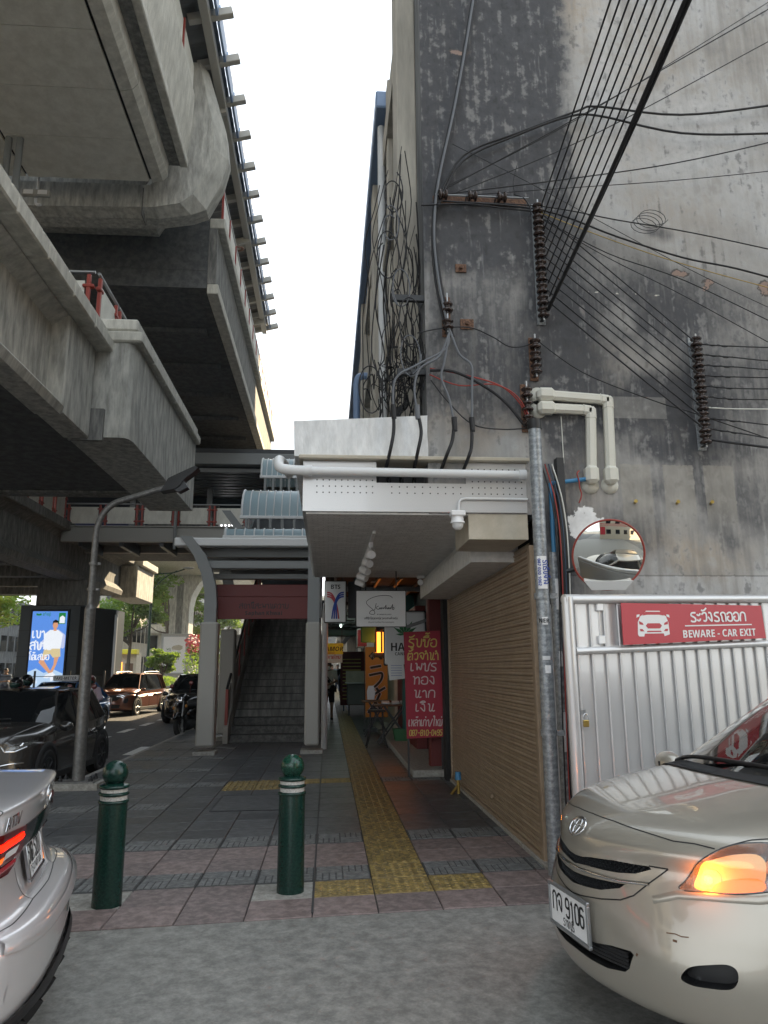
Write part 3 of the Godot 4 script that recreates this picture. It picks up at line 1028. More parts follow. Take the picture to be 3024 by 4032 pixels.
# ---------------------------------------------------------------- the white canopy over the pavement
func build_canopy() -> void:
	var c := thing("canopy", "white canopy with perforated fascia over the pavement", "canopy", Vector3(0.7, 2.72, -5.9))
	var at := Transform3D(Basis(), -c.position)
	var zb := -10.3
	var s := st_new()
	prism(s, pts2([-0.29, 3.225, -0.30, 3.53, 0.3, 3.565, 0.83, 3.6, 0.826, 3.45, 0.832, 3.3, 0.83, 3.225]), 0.2, Transform3D(Basis(), Vector3(0, 0, -5.955 - 0.17)))
	obj("parapet", s, M.plaster_white, c, at)
	obj("parapet_side", bx(-0.298, 3.225, zb, -0.2, 3.52, -6.13), M.plaster_white, c, at)
	obj("ledge", bx(-0.25, 3.19, -6.2, 1.68, 3.222, -5.86, 0.006), M.cream_paint, c, at)
	# fascia in three panels round a torn opening
	s = st_new()
	addbx(s, -0.215, 2.76, -5.955, 0.392, 3.186, -5.93)
	addbx(s, 0.392, 2.76, -5.955, 1.146, 3.005, -5.93)
	addbx(s, 1.146, 2.76, -5.955, 1.66, 3.186, -5.93)
	obj("fascia", s, M.paint_white, c, at)
	obj("fascia_side", bx(-0.215, 2.76, zb, -0.19, 3.22, -5.956), M.paint_white, c, at)
	obj("opening_back", bx(0.37, 2.99, -6.4, 1.16, 3.187, -6.38), M.black_matte, c, at)
	s = st_new()
	for i in 7:
		var x := 0.42 + i * 0.11
		addbx(s, x, 3.01 + 0.02 * (i % 3), -6.37, x + 0.085, 3.14, -6.2 - 0.03 * (i % 2), 0.008)
	obj("meter_box", s, M.dark_steel, c, at)
	s = st_new()
	for span in [[-0.10, 0.36, 10], [0.52, 1.1, 10], [1.2, 1.62, 9]]:
		for i in span[2]:
			var x: float = lerpf(span[0], span[1], float(i) / (span[2] - 1))
			for r in 5:
				var y := 3.13 - r * 0.053
				if r == 1 or (span[0] == 0.52 and r < 3): continue
				lathe(s, [Vector2(0.0, 0.0006), Vector2(0.0062, 0.0006)], 8, Transform3D(Basis(Vector3.RIGHT, Vector3.BACK, Vector3.DOWN), Vector3(x, y, -5.9295)))
	kind(obj("perforation", s, M.black, c, at), "stuff")
	# soffit boards with rows of vent holes
	for i in 9:
		var z := -5.96 - i * 0.482
		obj("soffit_board", bx(-0.188, 2.742, z - 0.478, 1.66, 2.758, z), M.soffit_paint, c, at)
	s = st_new()
	for i in 9:
		for k in 4:
			for q in 26:
				lathe(s, [Vector2(0.0, 0), Vector2(0.006, 0)], 6, Transform3D(Basis(Vector3.RIGHT, Vector3.DOWN, Vector3.FORWARD), Vector3(-0.14 + q * 0.046, 2.7413, -6.02 - i * 0.482 - k * 0.11)))
	kind(obj("vent_hole", s, M.dark_steel, c, at), "stuff")
	obj("deck", bx(-0.185, 2.762, zb, 1.7, 3.18, -6.45), M.facade_grey, c, at)
	# white pipe across the fascia
	var p := thing("rain_pipe", "white plastic rain pipe crossing the front of the canopy", "pipe", Vector3(0.6, 3.07, -5.88))
	s = st_new(true)
	tube(s, curve(pts3([-0.36, 3.22, -6.5, -0.4, 3.24, -6.2, -0.42, 3.2, -5.98, -0.40, 3.11, -5.88, -0.3, 3.085, -5.86, -0.15, 3.083, -5.86]), 6), 0.042, 12)
	cyl(s, Vector3(-0.15, 3.083, -5.86), Vector3(1.6, 3.068, -5.86), 0.036, 0.036, 14)
	obj("pipe", s, M.pvc_white, p, Transform3D(Basis(), -p.position))
	for x in [-0.2, 1.58]:
		s = st_new(true)
		cyl(s, Vector3(x, 3.083 if x < 0 else 3.068, -5.86), Vector3(x + 0.06, 3.083 if x < 0 else 3.068, -5.86), 0.046, 0.046, 14)
		obj("collar", s, M.pvc_white, p, Transform3D(Basis(), -p.position))
	var cd := thing("conduit", "thin white conduit bending down to the dome camera", "conduit", Vector3(1.3, 2.86, -5.92))
	s = st_new(true)
	tube(s, curve(pts3([1.66, 2.872, -5.915, 1.2, 2.874, -5.915, 1.12, 2.872, -5.915, 1.085, 2.85, -5.915, 1.075, 2.8, -5.915, 1.072, 2.76, -5.915]), 6), 0.012, 8)
	obj("tube", s, M.pvc_white, cd, Transform3D(Basis(), -cd.position))
	var cc := thing("security_camera", "white dome security camera hanging from the canopy edge", "camera", Vector3(1.06, 2.76, -5.9))
	obj("mount", bx(-0.06, -0.045, -0.05, 0.06, 0.0, 0.06, 0.008), M.white, cc)
	s = st_new(true)
	lathe(s, [Vector2(0.05, -0.045), Vector2(0.052, -0.085), Vector2(0.06, -0.088), Vector2(0.06, -0.1)], 18)
	obj("body", s, M.white, cc)
	s = st_new(true)
	lathe(s, [Vector2(0.05, -0.1), Vector2(0.044, -0.13), Vector2(0.026, -0.152), Vector2(0.0, -0.158)], 18)
	obj("dome", s, M.pvc_white, cc)
	var c2 := thing("security_camera", "small white bullet camera under the inner end of the canopy", "camera", Vector3(1.28, 2.742, -10.1))
	obj("mount", bx(-0.05, -0.04, -0.05, 0.05, 0, 0.05, 0.008), M.white, c2)
	s = st_new(true)
	cyl(s, Vector3(0, -0.09, -0.06), Vector3(-0.02, -0.1, 0.09), 0.04, 0.04, 12)
	obj("body", s, M.white, c2)
	# track of spot lamps under the soffit
	var tr := thing("track_light", "row of white spot lamps on a ceiling track under the canopy", "track light", Vector3(0.42, 2.742, -8.2))
	obj("track", bx(-0.015, -0.03, -1.9, 0.015, 0, 1.5, 0.004), M.white, tr)
	for i in 5:
		var l := put("lamp", track_lamp(), M.white, tr, Transform3D(Basis(Vector3.UP, 0.3 * i), Vector3(0, -0.03, 1.0 - i * 0.66)))
	# housing of the roller shutter
	var hb := thing("shutter_housing", "cream box housing of the roller shutter under the canopy", "shutter housing", Vector3(1.4, 2.5, -6.1))
	obj("front_box", bx(1.16, 2.535, -6.6, 1.665, 2.758, -5.95, 0.004), M.cream_paint, hb, Transform3D(Basis(), -hb.position))
	s = st_new()
	prism(s, pts2([0, 0, 0.5, 0, 0.5, 0.31, 0.06, 0.31, 0, 0.2]), 3.75, Transform3D(Basis(), Vector3(1.3, 2.44, -10.36)))
	obj("long_box", s, M.soffit_paint, hb, Transform3D(Basis(), -hb.position))
	build_shutter()

var _track: Mesh
func track_lamp() -> Mesh:
	if _track == null:
		var s := st_new()
		addbx(s, -0.02, -0.05, -0.03, 0.02, 0, 0.03)
		cyl(s, Vector3(0, -0.05, 0), Vector3(0, -0.09, 0), 0.008, 0.008, 6)
		cyl(s, Vector3(0, -0.08, -0.05), Vector3(0, -0.13, 0.07), 0.042, 0.042, 14)
		s.generate_normals()
		_track = s.commit()
	return _track

func build_shutter() -> void:
	var sh := thing("roller_shutter", "closed tan roller shutter along the right of the pavement", "roller shutter", Vector3(1.71, 0, -8.2))
	# one slat: a rolled profile with a flat, a bead and a groove
	var s := st_new()
	var prof := [Vector2(0, 0), Vector2(-0.012, 0.006), Vector2(-0.016, 0.016), Vector2(-0.012, 0.026), Vector2(-0.002, 0.031), Vector2(-0.004, 0.037), Vector2(-0.008, 0.05), Vector2(-0.004, 0.058), Vector2(0, 0.062)]
	for i in prof.size() - 1:
		s.set_smooth_group(i / 4)
		var a: Vector2 = prof[i]
		var b: Vector2 = prof[i + 1]
		quad(s, Vector3(a.x, a.y, -2.12), Vector3(b.x, b.y, -2.12), Vector3(b.x, b.y, 2.12), Vector3(a.x, a.y, 2.12))
	s.generate_normals()
	var mesh := s.commit()
	for i in 40:
		put("slat", mesh, M.shutter, sh, Transform3D(Basis(), Vector3(0.001 * sin(i * 2.1), 0.055 + i * 0.062, 0)))
	obj("bottom_rail", bx(-0.035, 0.0, -2.12, 0.01, 0.055, 2.12, 0.006), M.shutter, sh)
	obj("guide", bx(-0.03, 0, 2.12, 0.05, 2.5, 2.2, 0.004), M.shutter, sh)
	obj("guide", bx(-0.03, 0, -2.2, 0.05, 2.5, -2.12, 0.004), M.shutter, sh)
	obj("backing", bx(0.035, 0, -2.2, 0.06, 2.7, 2.2), M.black_matte, sh)
	obj("latch", bx(-0.05, 0.2, 0.3, -0.02, 0.24, 0.42, 0.004), M.shutter, sh)

# ---------------------------------------------------------------- stairs up to the footbridge
func build_stairs() -> void:
	var t := thing("staircase", "covered concrete stairs with red hanging name board", "stairs", Vector3(-1.25, 0, -16.2))
	var at := Transform3D(Basis(), -t.position)
	var x0 := -2.02
	var x1 := -0.28
	for i in 22:
		var z := -16.05 - i * 0.29
		var m: Material = M.stair_dark if i < 3 else M.concrete_dark
		obj("step", bx(x0 + 0.02, i * 0.155 - (0.0 if i == 0 else 0.16), z - 0.62, x1 - 0.02, (i + 1) * 0.155, z, 0.006), m, t, at)
		obj("nosing", bx(x0 + 0.02, (i + 1) * 0.155 + 0.0005, z - 0.05, x1 - 0.02, (i + 1) * 0.155 + 0.008, z + 0.012, 0.003), M.dark_steel, t, at)
	# stringer walls
	for x in [x0 - 0.1, x1]:
		var s := st_new()
		prism(s, pts2([0, 0, 0.25, 0.0, 7.0, 3.5, 7.0, 3.9, 0.1, 0.42, 0, 0.3]), 0.1, Transform3D(Basis(Vector3.FORWARD, Vector3.UP, Vector3.RIGHT), Vector3(x, 0, -15.85)))
		obj("stringer", s, M.column_paint, t, at)
	# red and steel railings
	for x in [x0 - 0.05, x1 + 0.05]:
		var s := st_new(true)
		cyl(s, Vector3(x, 1.1, -15.9), Vector3(x, 4.75, -22.8), 0.03, 0.03, 8)
		obj("handrail", s, M.dark_steel, t, at)
		for i in 8:
			var z := -15.95 - i * 0.93
			var y := i * 0.497
			obj("rail_post", bx(x - 0.03, y, z - 0.05, x + 0.03, y + 1.08, z + 0.05, 0.008), M.rail_red, t, at)
			var s2 := st_new()
			prism(s2, pts2([0.1, 0.35, 0.83, 0.74, 0.83, 1.38, 0.1, 1.0]), 0.02, Transform3D(Basis(Vector3.FORWARD, Vector3.UP, Vector3.RIGHT), Vector3(x - 0.01, y, z)))
			obj("rail_panel", s2, M.column_paint, t, at)
	# columns: a painted concrete boot, a steel post above it that curves out under the roof
	for k in 2:
		var x: float = [-2.17, -0.27][k]
		for z in [-14.0, -16.6, -19.2]:
			var lift: float = maxf(0.0, -z - 16.0) * 0.5
			obj("plinth", bx(x - 0.2, -0.02, z - 0.2, x + 0.2, 0.06, z + 0.2, 0.01), M.cement, t, at)
			var s := st_new()
			box(s, Vector3(x, 1.24, z), Vector3(0.32 if k == 0 else 0.27, 2.2, 0.34), 0.03)
			obj("column_casing", s, M.column_paint, t, at)
			s = st_new()
			var sg := -1.0 if k == 0 else 1.0
			var ring := pts2([-0.11, 2.3, 0.11, 2.3, 0.11, 2.7, 0.08, 3.0, 0.0, 3.3, -0.13, 3.6, -0.4, 3.95, -0.62, 3.95, -0.36, 3.6, -0.2, 3.25, -0.12, 2.9])
			if k == 1:
				ring = pts2([-0.11, 2.3, 0.11, 2.3, 0.11, 3.95, -0.11, 3.95])
			prism(s, ring, 0.2, Transform3D(Basis(), Vector3(x, lift, z - 0.1)))
			obj("column", s, M.steel_grey, t, at)
	# roof over the entrance
	obj("roof_edge", bx(-2.9, 3.77, -14.2, -0.3, 3.93, -13.95, 0.02), M.pvc_white, t, at)
	obj("roof_sheet", bx(-2.85, 3.85, -18.5, -0.3, 3.9, -14.2), M.steel_grey, t, at)
	for i in 5:
		obj("roof_beam", bx(-2.5, 3.62, -14.5 - i * 0.9, -0.3, 3.84, -14.38 - i * 0.9, 0.01), M.steel_grey, t, at)
	s_roof(t, at)
	obj("cross_beam", bx(-2.45, 3.35, -14.15, -0.15, 3.5, -14.0, 0.01), M.steel_grey, t, at)
	obj("cross_beam", bx(-2.3, 3.2, -14.6, -0.15, 3.3, -14.4, 0.01), M.steel_grey, t, at)
	# hanging board
	var b := thing("station_name_board", "dark red name board across the stair entrance", "sign", Vector3(-1.22, 2.42, -14.3))
	obj("board", bx(-0.93, 0.0, -0.05, 0.93, 0.42, 0.03, 0.006), M.red_panel, b)
	obj("upper_panel", bx(-0.93, 0.425, -0.06, 0.93, 0.66, 0.0, 0.006), M.red_panel, b)
	var s3 := st_new()
	thai(s3, "สถานีสะพานควาย", 0.085, 0.16, Transform3D(Basis(), Vector3(0, 0.2, 0.032)))
	obj("thai_lettering", s3, M.ink, b)
	latin(b, "lettering", "Saphan Khwai", 0.075, M.ink, Transform3D(Basis(), Vector3(0, 0.11, 0.032)))
	# glazed barrel vaults that step up above the stairs
	var spec := [[-2.46, -0.4, 4.6, -17.5, 0.2, "lowest"], [-2.5, -0.45, 5.8, -21.0, 0.95, "middle"], [-2.35, -0.7, 8.05, -25.0, 0.8, "uppermost"]]
	for q in spec:
		var v := thing("barrel_vault_roof", "%s of three pale glazed barrel vault roofs over the stairs" % q[5], "roof", Vector3(q[0], q[2], q[3]), 0.0, "barrel vaults over the stairs")
		var w: float = q[1] - q[0]
		var r: float = q[4]
		var s := st_new(true)
		for i in 10:
			var a0 := PI * i / 10.0
			var a1 := PI * (i + 1) / 10.0
			quad(s, Vector3(0, sin(a0) * r, -r + cos(a0) * r), Vector3(0, sin(a1) * r, -r + cos(a1) * r), Vector3(w, sin(a1) * r, -r + cos(a1) * r), Vector3(w, sin(a0) * r, -r + cos(a0) * r))
		obj("glazing", s, M.vault_glass, v)
		for i in 10:
			s = st_new(true)
			var p := PackedVector3Array()
			for k in 13: p.append(Vector3(w * i / 9.0, sin(PI * k / 12) * (r + 0.01), -r + cos(PI * k / 12) * (r + 0.01)))
			tube(s, p, 0.035 if i == 0 else 0.018, 6)
			obj("rib", s, M.pvc_white, v)
		obj("eaves_beam", bx(-0.05, -0.09, -0.06, w + 0.1, 0.0, 0.06, 0.01), M.pvc_white, v)
		for i in 6: obj("post", bx(0.1 + i * w / 6, -1.0, -0.05, 0.18 + i * w / 6, -0.09, 0.05), M.steel_grey, v)

func s_roof(t: Node3D, at: Transform3D) -> void:
	# the roof goes on up above the flight, placed to darken the gap over the board
	var s := st_new()
	prism(s, pts2([18.5, 3.85, 25.5, 7.3, 25.5, 7.4, 18.5, 3.95]), 2.0, Transform3D(Basis(Vector3.FORWARD, Vector3.UP, Vector3.RIGHT), Vector3(-2.3, 0, 0)))
	obj("upper_roof_sheet", s, M.dark_steel, t, at)
	obj("landing_wall", bx(-2.3, 3.4, -26, -0.2, 7.4, -25.8), M.dark_blue_wall, t, at)  # dark back panel, closes the same bright gap over the stairs
	obj("landing", bx(-2.3, 3.2, -25.8, -0.2, 3.4, -22.4), M.concrete_dark, t, at)

# ---------------------------------------------------------------- elevated walkway on the left, and the bridge across
func rail_bay(parent: Node, a: Vector3, b: Vector3, h: float, at: Transform3D) -> void:
	# two red posts with clamps, a pale panel between and a steel handrail
	var d := (b - a).normalized()
	var n := d.cross(Vector3.UP)
	var fr := Basis(d, Vector3.UP, n)
	var s := st_new()
	box(s, (a + b) / 2 + Vector3(0, h * 0.48, 0), Vector3((b - a).length() - 0.34, h * 0.74, 0.02), 0.0, fr)
	obj("panel", s, M.panel, parent, at)
	for e in [a + d * 0.1, b - d * 0.1]:
		s = st_new()
		box(s, e + Vector3(0, h * 0.48, 0), Vector3(0.07, h * 0.96, 0.07), 0.01, fr)
		for y in [0.22, 0.76]: box(s, e + Vector3(0, h * y, 0), Vector3(0.2, 0.06, 0.1), 0.012, fr)
		obj("post", s, M.rail_red, parent, at)
	s = st_new(true)
	cyl(s, a + Vector3(0, h, 0), b + Vector3(0, h, 0), 0.03, 0.03, 8)
	obj("handrail", s, M.steel, parent, at)

func build_skywalk() -> void:
	var w := thing("skywalk", "raised concrete walkway over the road with stone coping", "walkway", Vector3(-6, 5.2, -10))
	var at := Transform3D(Basis(), -w.position)
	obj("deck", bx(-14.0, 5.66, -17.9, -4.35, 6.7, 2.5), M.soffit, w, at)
	# the girder on the near side: web, sloping lower flange, thick end block, round hole
	var s := st_new()
	prism(s, pts2([-4.35, 5.2, -3.98, 5.2, -3.93, 5.32, -4.22, 5.62, -4.22, 6.62, -3.98, 6.78, -4.35, 6.78]), 11.6, Transform3D(Basis(), Vector3(0, 0, -10.7)))
	obj("girder", s, M.concrete, w, at)
	obj("girder_end", bx(-4.36, 5.22, -11.95, -3.955, 6.8, -10.7, 0.02), M.concrete, w, at)
	s = st_new(true)
	lathe(s, [Vector2(0, 0.0), Vector2(0.28, 0.0), Vector2(0.31, -0.02)], 24, Transform3D(Basis(Vector3.FORWARD, Vector3.RIGHT, Vector3.UP) * Basis.from_scale(Vector3(1, 1, 1.35)), Vector3(-4.214, 6.13, -8.0)))
	obj("web_hole", s, M.black_matte, w, at)
	# coping in stones: a lower band and an upper lip
	for i in 14:
		var z := 1.9 - i * 1.0
		obj("coping_stone", bx(-4.4, 6.8, z - 0.99, -3.7, 7.02, z, 0.025), M.concrete_pale, w, at)
		obj("coping_lip", bx(-4.4, 7.022, z - 0.99, -3.8, 7.22, z, 0.03), M.concrete_pale, w, at)
	# the deeper end block, with its own coping
	s = st_new()
	prism(s, pts2([-4.36, 0, -3.5, 0, -3.42, 0.02, -3.36, 0.1, -3.33, 0.25, -3.33, 5.9, -3.5, 5.9, -4.36, 5.9]), 1.7, Transform3D(Basis(Vector3.RIGHT, Vector3.FORWARD, Vector3.UP), Vector3(0, 5.28, -12.05)))
	obj("end_block", s, M.concrete, w, at)
	for i in 6:
		var z := -12.0 - i * 1.0
		obj("coping_stone", bx(-4.35, 6.98, z - 0.99, -3.22, 7.18, z, 0.03), M.concrete_pale, w, at)
		obj("coping_lip", bx(-4.35, 7.182, z - 0.99, -3.3, 7.4, z, 0.03), M.concrete_pale, w, at)
	obj("bearing", bx(-4.3, 5.2, -12.03, -3.75, 5.75, -11.955), M.concrete_dark, w, at)
	obj("edge_beam", bx(-14, 5.6, -17.95, -4.4, 5.8, -17.5, 0.02), M.concrete_dark, w, at)
	# railing above the coping
	for i in 5:
		rail_bay(w, Vector3(-4.15, 7.3, -12.4 - i * 1.25), Vector3(-4.15, 7.3, -13.6 - i * 1.25), 1.15, at)
	rail_bay(w, Vector3(-5.4, 7.3, -12.35), Vector3(-4.2, 7.3, -12.35), 1.15, at)
	obj("parapet", bx(-14, 6.7, -17.9, -13.8, 7.4, 2.5), M.concrete, w, at)
	# second stretch farther on, on the other side of the crossing
	var w2 := thing("skywalk", "far stretch of concrete walkway with red rail posts beyond the ad pillar", "walkway", Vector3(-11, 5, -30))
	at = Transform3D(Basis(), -w2.position)
	obj("deck", bx(-18, 5.4, -41, -10.3, 6.6, -19.5), M.soffit, w2, at)
	s = st_new()
	prism(s, pts2([-10.7, 5.0, -9.95, 5.0, -9.9, 5.2, -10.15, 5.5, -10.15, 6.4, -9.9, 6.6, -10.7, 6.6]), 17.0, Transform3D(Basis(), Vector3(0, 0, -36.5)))
	obj("girder", s, M.concrete_dark, w2, at)
	obj("end_block", bx(-10.7, 4.95, -41, -9.5, 6.6, -37.4, 0.06), M.concrete, w2, at)
	for i in 9: obj("coping_stone", bx(-10.4, 6.6, -21.5 - i * 2, -9.65, 6.95, -19.52 - i * 2, 0.03), M.concrete_dark, w2, at)
	obj("coping_stone", bx(-10.6, 6.6, -41, -9.3, 6.95, -37.6, 0.03), M.concrete_pale, w2, at)
	for i in 7: rail_bay(w2, Vector3(-10.0, 6.95, -19.6 - i * 1.25), Vector3(-10.0, 6.95, -20.8 - i * 1.25), 1.2, at)
	for i in 3: rail_bay(w2, Vector3(-10.0, 6.95, -37.6 - i * 1.1), Vector3(-10.0, 6.95, -38.7 - i * 1.1), 1.0, at)
	for k in 5: obj("cross_girder", bx(-17.5, 5.0, -22.4 - k * 3.5, -10.8, 5.4, -21.9 - k * 3.5), M.concrete_dark, w2, at)
	# the footbridge between the walkway and the stairs
	var f := thing("footbridge", "steel footbridge with white panels and red posts crossing the road", "footbridge", Vector3(-6, 6.2, -28.5))
	at = Transform3D(Basis(), -f.position)
	obj("edge_girder", bx(-10.0, 6.2, -28.2, -0.4, 6.75, -28.0, 0.01), M.column_paint, f, at)
	obj("edge_girder", bx(-10.0, 6.2, -31.0, -0.4, 6.75, -30.8, 0.01), M.column_paint, f, at)
	obj("flange", bx(-10.0, 6.755, -28.3, -0.4, 6.8, -27.9, 0.005), M.column_paint, f, at)
	obj("deck", bx(-10.0, 6.5, -30.8, -0.4, 6.7, -28.2), M.soffit, f, at)
	for i in 6: obj("cross_beam", bx(-9.4 + i * 1.5, 6.05, -30.8, -9.25 + i * 1.5, 6.45, -28.2), M.dark_steel, f, at)
	for i in 7: rail_bay(f, Vector3(-9.9 + i * 1.36, 6.8, -28.05), Vector3(-9.9 + (i + 1) * 1.36, 6.8, -28.05), 0.86, at)
	s = st_new(true)
	cyl(s, Vector3(-5.78, 5.9, -27.85), Vector3(-5.78, 7.6, -27.85), 0.06, 0.06, 10)
	obj("drain_pipe", s, M.steel_grey, f, at)
	# dark concourse behind the bridge: shop fronts, beams and a ribbed ceiling
	var c := thing("concourse", "dim shop concourse behind the footbridge under the station", "concourse", Vector3(-6, 6.8, -34))
	at = Transform3D(Basis(), -c.position)
	obj("back_wall", bx(-14, 6.8, -36.2, 0.5, 11, -36), M.dark_blue_wall, c, at)
	obj("floor", bx(-14, 6.6, -36, 0.5, 6.8, -31), M.soffit, c, at)
	obj("kiosk", bx(-8.2, 6.8, -35.8, -3.2, 8.35, -34.5, 0.02), M.facade_grey, c, at)
	obj("kiosk", bx(-3.9, 6.8, -35.7, -2.4, 8.5, -34.3, 0.02), M.facade_grey, c, at)
	obj("screen", bx(-12.5, 7.4, -35.9, -9.3, 8.2, -35.8), M.blue_led, c, at)
	for i in 9: obj("ceiling_rib", bx(-9.5, 9.05, -28.6 - i * 0.5, -0.6, 9.2, -28.35 - i * 0.5), M.steel_grey, c, at)
	obj("front_beam", bx(-14, 9.25, -28.3, -0.4, 9.7, -27.9, 0.02), M.steel_grey, c, at)
	obj("ceiling", bx(-14, 9.72, -36, 0.4, 9.9, -28), M.dark_steel, c, at)
	for x in [-8.4, -5.2, -2.2]: obj("post", bx(x, 6.8, -31.4, x + 0.22, 9.2, -31.15), M.steel_grey, c, at)
	var ws := thing("kiosk_sign", "glowing white Waffle kiosk sign behind the footbridge", "sign", Vector3(-5.05, 8.15, -34.25))
	latin(ws, "lettering", "Waffle", 0.34, M.white_letter, Transform3D())
	var ws2 := thing("kiosk_sign", "grey shop letters seen from behind above the footbridge rail", "sign", Vector3(-6.9, 8.12, -33.2))
	s = st_new()
	thai(s, "ชาพะยอม", 0.34, 0.2, Transform3D(Basis(Vector3.LEFT, Vector3.UP, Vector3.BACK), Vector3.ZERO))
	obj("lettering", s, M.steel_grey, ws2)
	obj("rail", bx(-1.6, -0.15, -0.05, 1.6, -0.1, 0.0), M.dark_steel, ws2)
	obj("backing", bx(-1.9, -0.3, -0.3, 1.9, 0.75, -0.25), M.facade_grey, ws2)

# ---------------------------------------------------------------- elevated station above: crosshead, girders, platform edge, roof
func build_station() -> void:
	var p := thing("crosshead_pier", "massive weathered concrete crosshead with upturned arm", "pier", Vector3(-8, 11, -16.3))
	var at := Transform3D(Basis(), -p.position)
	# outline of the crosshead seen along the street; its upper face is set back behind a sloping shelf
	var outer := pts2([-15, 11.74, -6.6, 11.76, -4.0, 11.82, -3.3, 11.95, -2.95, 12.1, -2.62, 12.8, -2.48, 13.45, -2.56, 14.2, -3.05, 15.9, -3.74, 15.9, -3.72, 14.4, -3.92, 13.9, -4.2, 13.25, -4.5, 12.8, -15, 12.76])
	var face_ := pts2([-15, 11.82, -6.6, 11.84, -4.1, 11.92, -3.5, 12.05, -3.22, 12.3, -2.9, 12.95, -2.78, 13.5, -2.84, 14.2, -3.22, 15.88, -3.62, 15.88, -3.6, 14.35, -3.76, 13.85, -4.0, 13.2, -4.2, 12.48, -15, 12.44])
	var s := st_new()
	var zf := -15.5
	var zb := -16.2
	for i in outer.size():
		var j := (i + 1) % outer.size()
		var back := zf - (0.3 if i < 9 else 0.5)
		var back_j := zf - (0.3 if j < 9 else 0.5)
		quad(s, Vector3(outer[i].x, outer[i].y, back), Vector3(face_[i].x, face_[i].y, zf), Vector3(face_[j].x, face_[j].y, zf), Vector3(outer[j].x, outer[j].y, back_j))
		quad(s, Vector3(outer[i].x, outer[i].y, zb), Vector3(outer[i].x, outer[i].y, back), Vector3(outer[j].x, outer[j].y, back_j), Vector3(outer[j].x, outer[j].y, zb))
	prism(s, face_, 0.0, Transform3D(Basis(), Vector3(0, 0, zf)))
	prism(s, outer, 0.0, Transform3D(Basis(), Vector3(0, 0, zb)))
	obj("crosshead", s, M.concrete, p, at)
	s = st_new()
	prism(s, pts2([-15, 12.6, -4.5, 12.6, -4.15, 13.25, -3.86, 13.9, -3.7, 14.4, -3.7, 15.0, -15, 15.0]), 1.95, Transform3D(Basis(), Vector3(0, 0, -17.8)))
	obj("upper_face", s, M.concrete, p, at)
	obj("construction_joint", bx(-4.36, 11.7, -15.9, -4.335, 12.4, -15.494), M.concrete_dark, p, at)
	s = st_new(true)
	cyl(s, Vector3(-13, -0.2, -16.7), Vector3(-13, 11.4, -16.7), 1.1, 1.1, 24)
	obj("column", s, M.concrete, p, at)
	# clad box of the near concourse, hung inside the crosshead
	var c := thing("clad_soffit", "pale panelled underside of the station concourse", "soffit", Vector3(-6, 12.4, -8))
	at = Transform3D(Basis(), -c.position)
	for i in 14:
		var z := -15.35 + i * 1.32
		obj("soffit_panel", bx(-6.7, 12.45, z, -4.12, 12.5, z + 1.31, 0.006), M.panel, c, at)
		obj("soffit_panel", bx(-9.4, 12.45, z, -6.76, 12.5, z + 1.31, 0.006), M.panel, c, at)
	obj("gap_strip", bx(-14, 12.52, -15.35, -4.0, 12.56, 3.2), M.black_matte, c, at)
	for i in 7:
		var z := -15.38 + i * 2.65
		var s2 := st_new()
		prism(s2, pts2([-4.06, 12.45, -3.84, 12.5, -3.74, 12.62, -3.74, 12.95, -4.06, 12.95]), 2.63, Transform3D(Basis(), Vector3(0, 0, z)))
		obj("fascia_panel", s2, M.concrete_pale, c, at)
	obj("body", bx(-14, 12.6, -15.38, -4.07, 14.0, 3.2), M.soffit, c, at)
	var st := thing("platform_girder", "long concrete girder and platform edge above the walkway", "girder", Vector3(-3.4, 13, -10))
	at = Transform3D(Basis(), -st.position)
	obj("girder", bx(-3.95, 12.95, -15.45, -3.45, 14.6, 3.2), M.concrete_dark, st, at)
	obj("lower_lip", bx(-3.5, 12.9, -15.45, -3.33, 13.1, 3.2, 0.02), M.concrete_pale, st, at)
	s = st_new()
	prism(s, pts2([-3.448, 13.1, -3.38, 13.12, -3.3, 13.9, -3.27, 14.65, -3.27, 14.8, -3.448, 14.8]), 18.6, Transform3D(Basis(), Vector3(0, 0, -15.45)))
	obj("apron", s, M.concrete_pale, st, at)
	for i in 14:
		rail_post(st, Vector3(-3.36, 14.8, 2.5 - i * 1.3), at)
	# far platform: dark underside, stepped edge, railing
	for q in [c, st]: q.position += Vector3(0.12, -0.45, 0.65)
	var f := thing("platform", "far station platform with dark underside and sunlit ledges", "platform", Vector3(-6, 11.5, -24))
	at = Transform3D(Basis(), -f.position)
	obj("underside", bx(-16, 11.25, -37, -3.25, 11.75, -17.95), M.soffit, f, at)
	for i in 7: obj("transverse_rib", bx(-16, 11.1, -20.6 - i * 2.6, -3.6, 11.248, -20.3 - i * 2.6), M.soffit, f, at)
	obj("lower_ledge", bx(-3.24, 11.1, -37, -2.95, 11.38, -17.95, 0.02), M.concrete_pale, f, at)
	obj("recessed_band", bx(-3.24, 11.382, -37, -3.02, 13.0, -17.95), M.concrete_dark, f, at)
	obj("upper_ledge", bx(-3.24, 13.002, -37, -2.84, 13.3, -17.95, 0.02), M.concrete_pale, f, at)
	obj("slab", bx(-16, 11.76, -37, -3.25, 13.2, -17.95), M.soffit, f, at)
	for i in 14: rail_post(f, Vector3(-2.95, 13.3, -18.2 - i * 1.35), at)
	s = st_new(true)
	cyl(s, Vector3(-2.95, 14.3, -18), Vector3(-2.95, 14.3, -37), 0.03, 0.03, 6)
	obj("handrail", s, M.steel, f, at)
	# roof: corrugated sheet below, lattice beam, blue fascia panels, purlin ends
	var r := thing("station_roof", "long station roof with blue fascia and projecting purlin ends", "roof", Vector3(-4, 16, -20))
	at = Transform3D(Basis(), -r.position)
	var up := Basis(Vector3.BACK, 0.0)
	s = st_new()
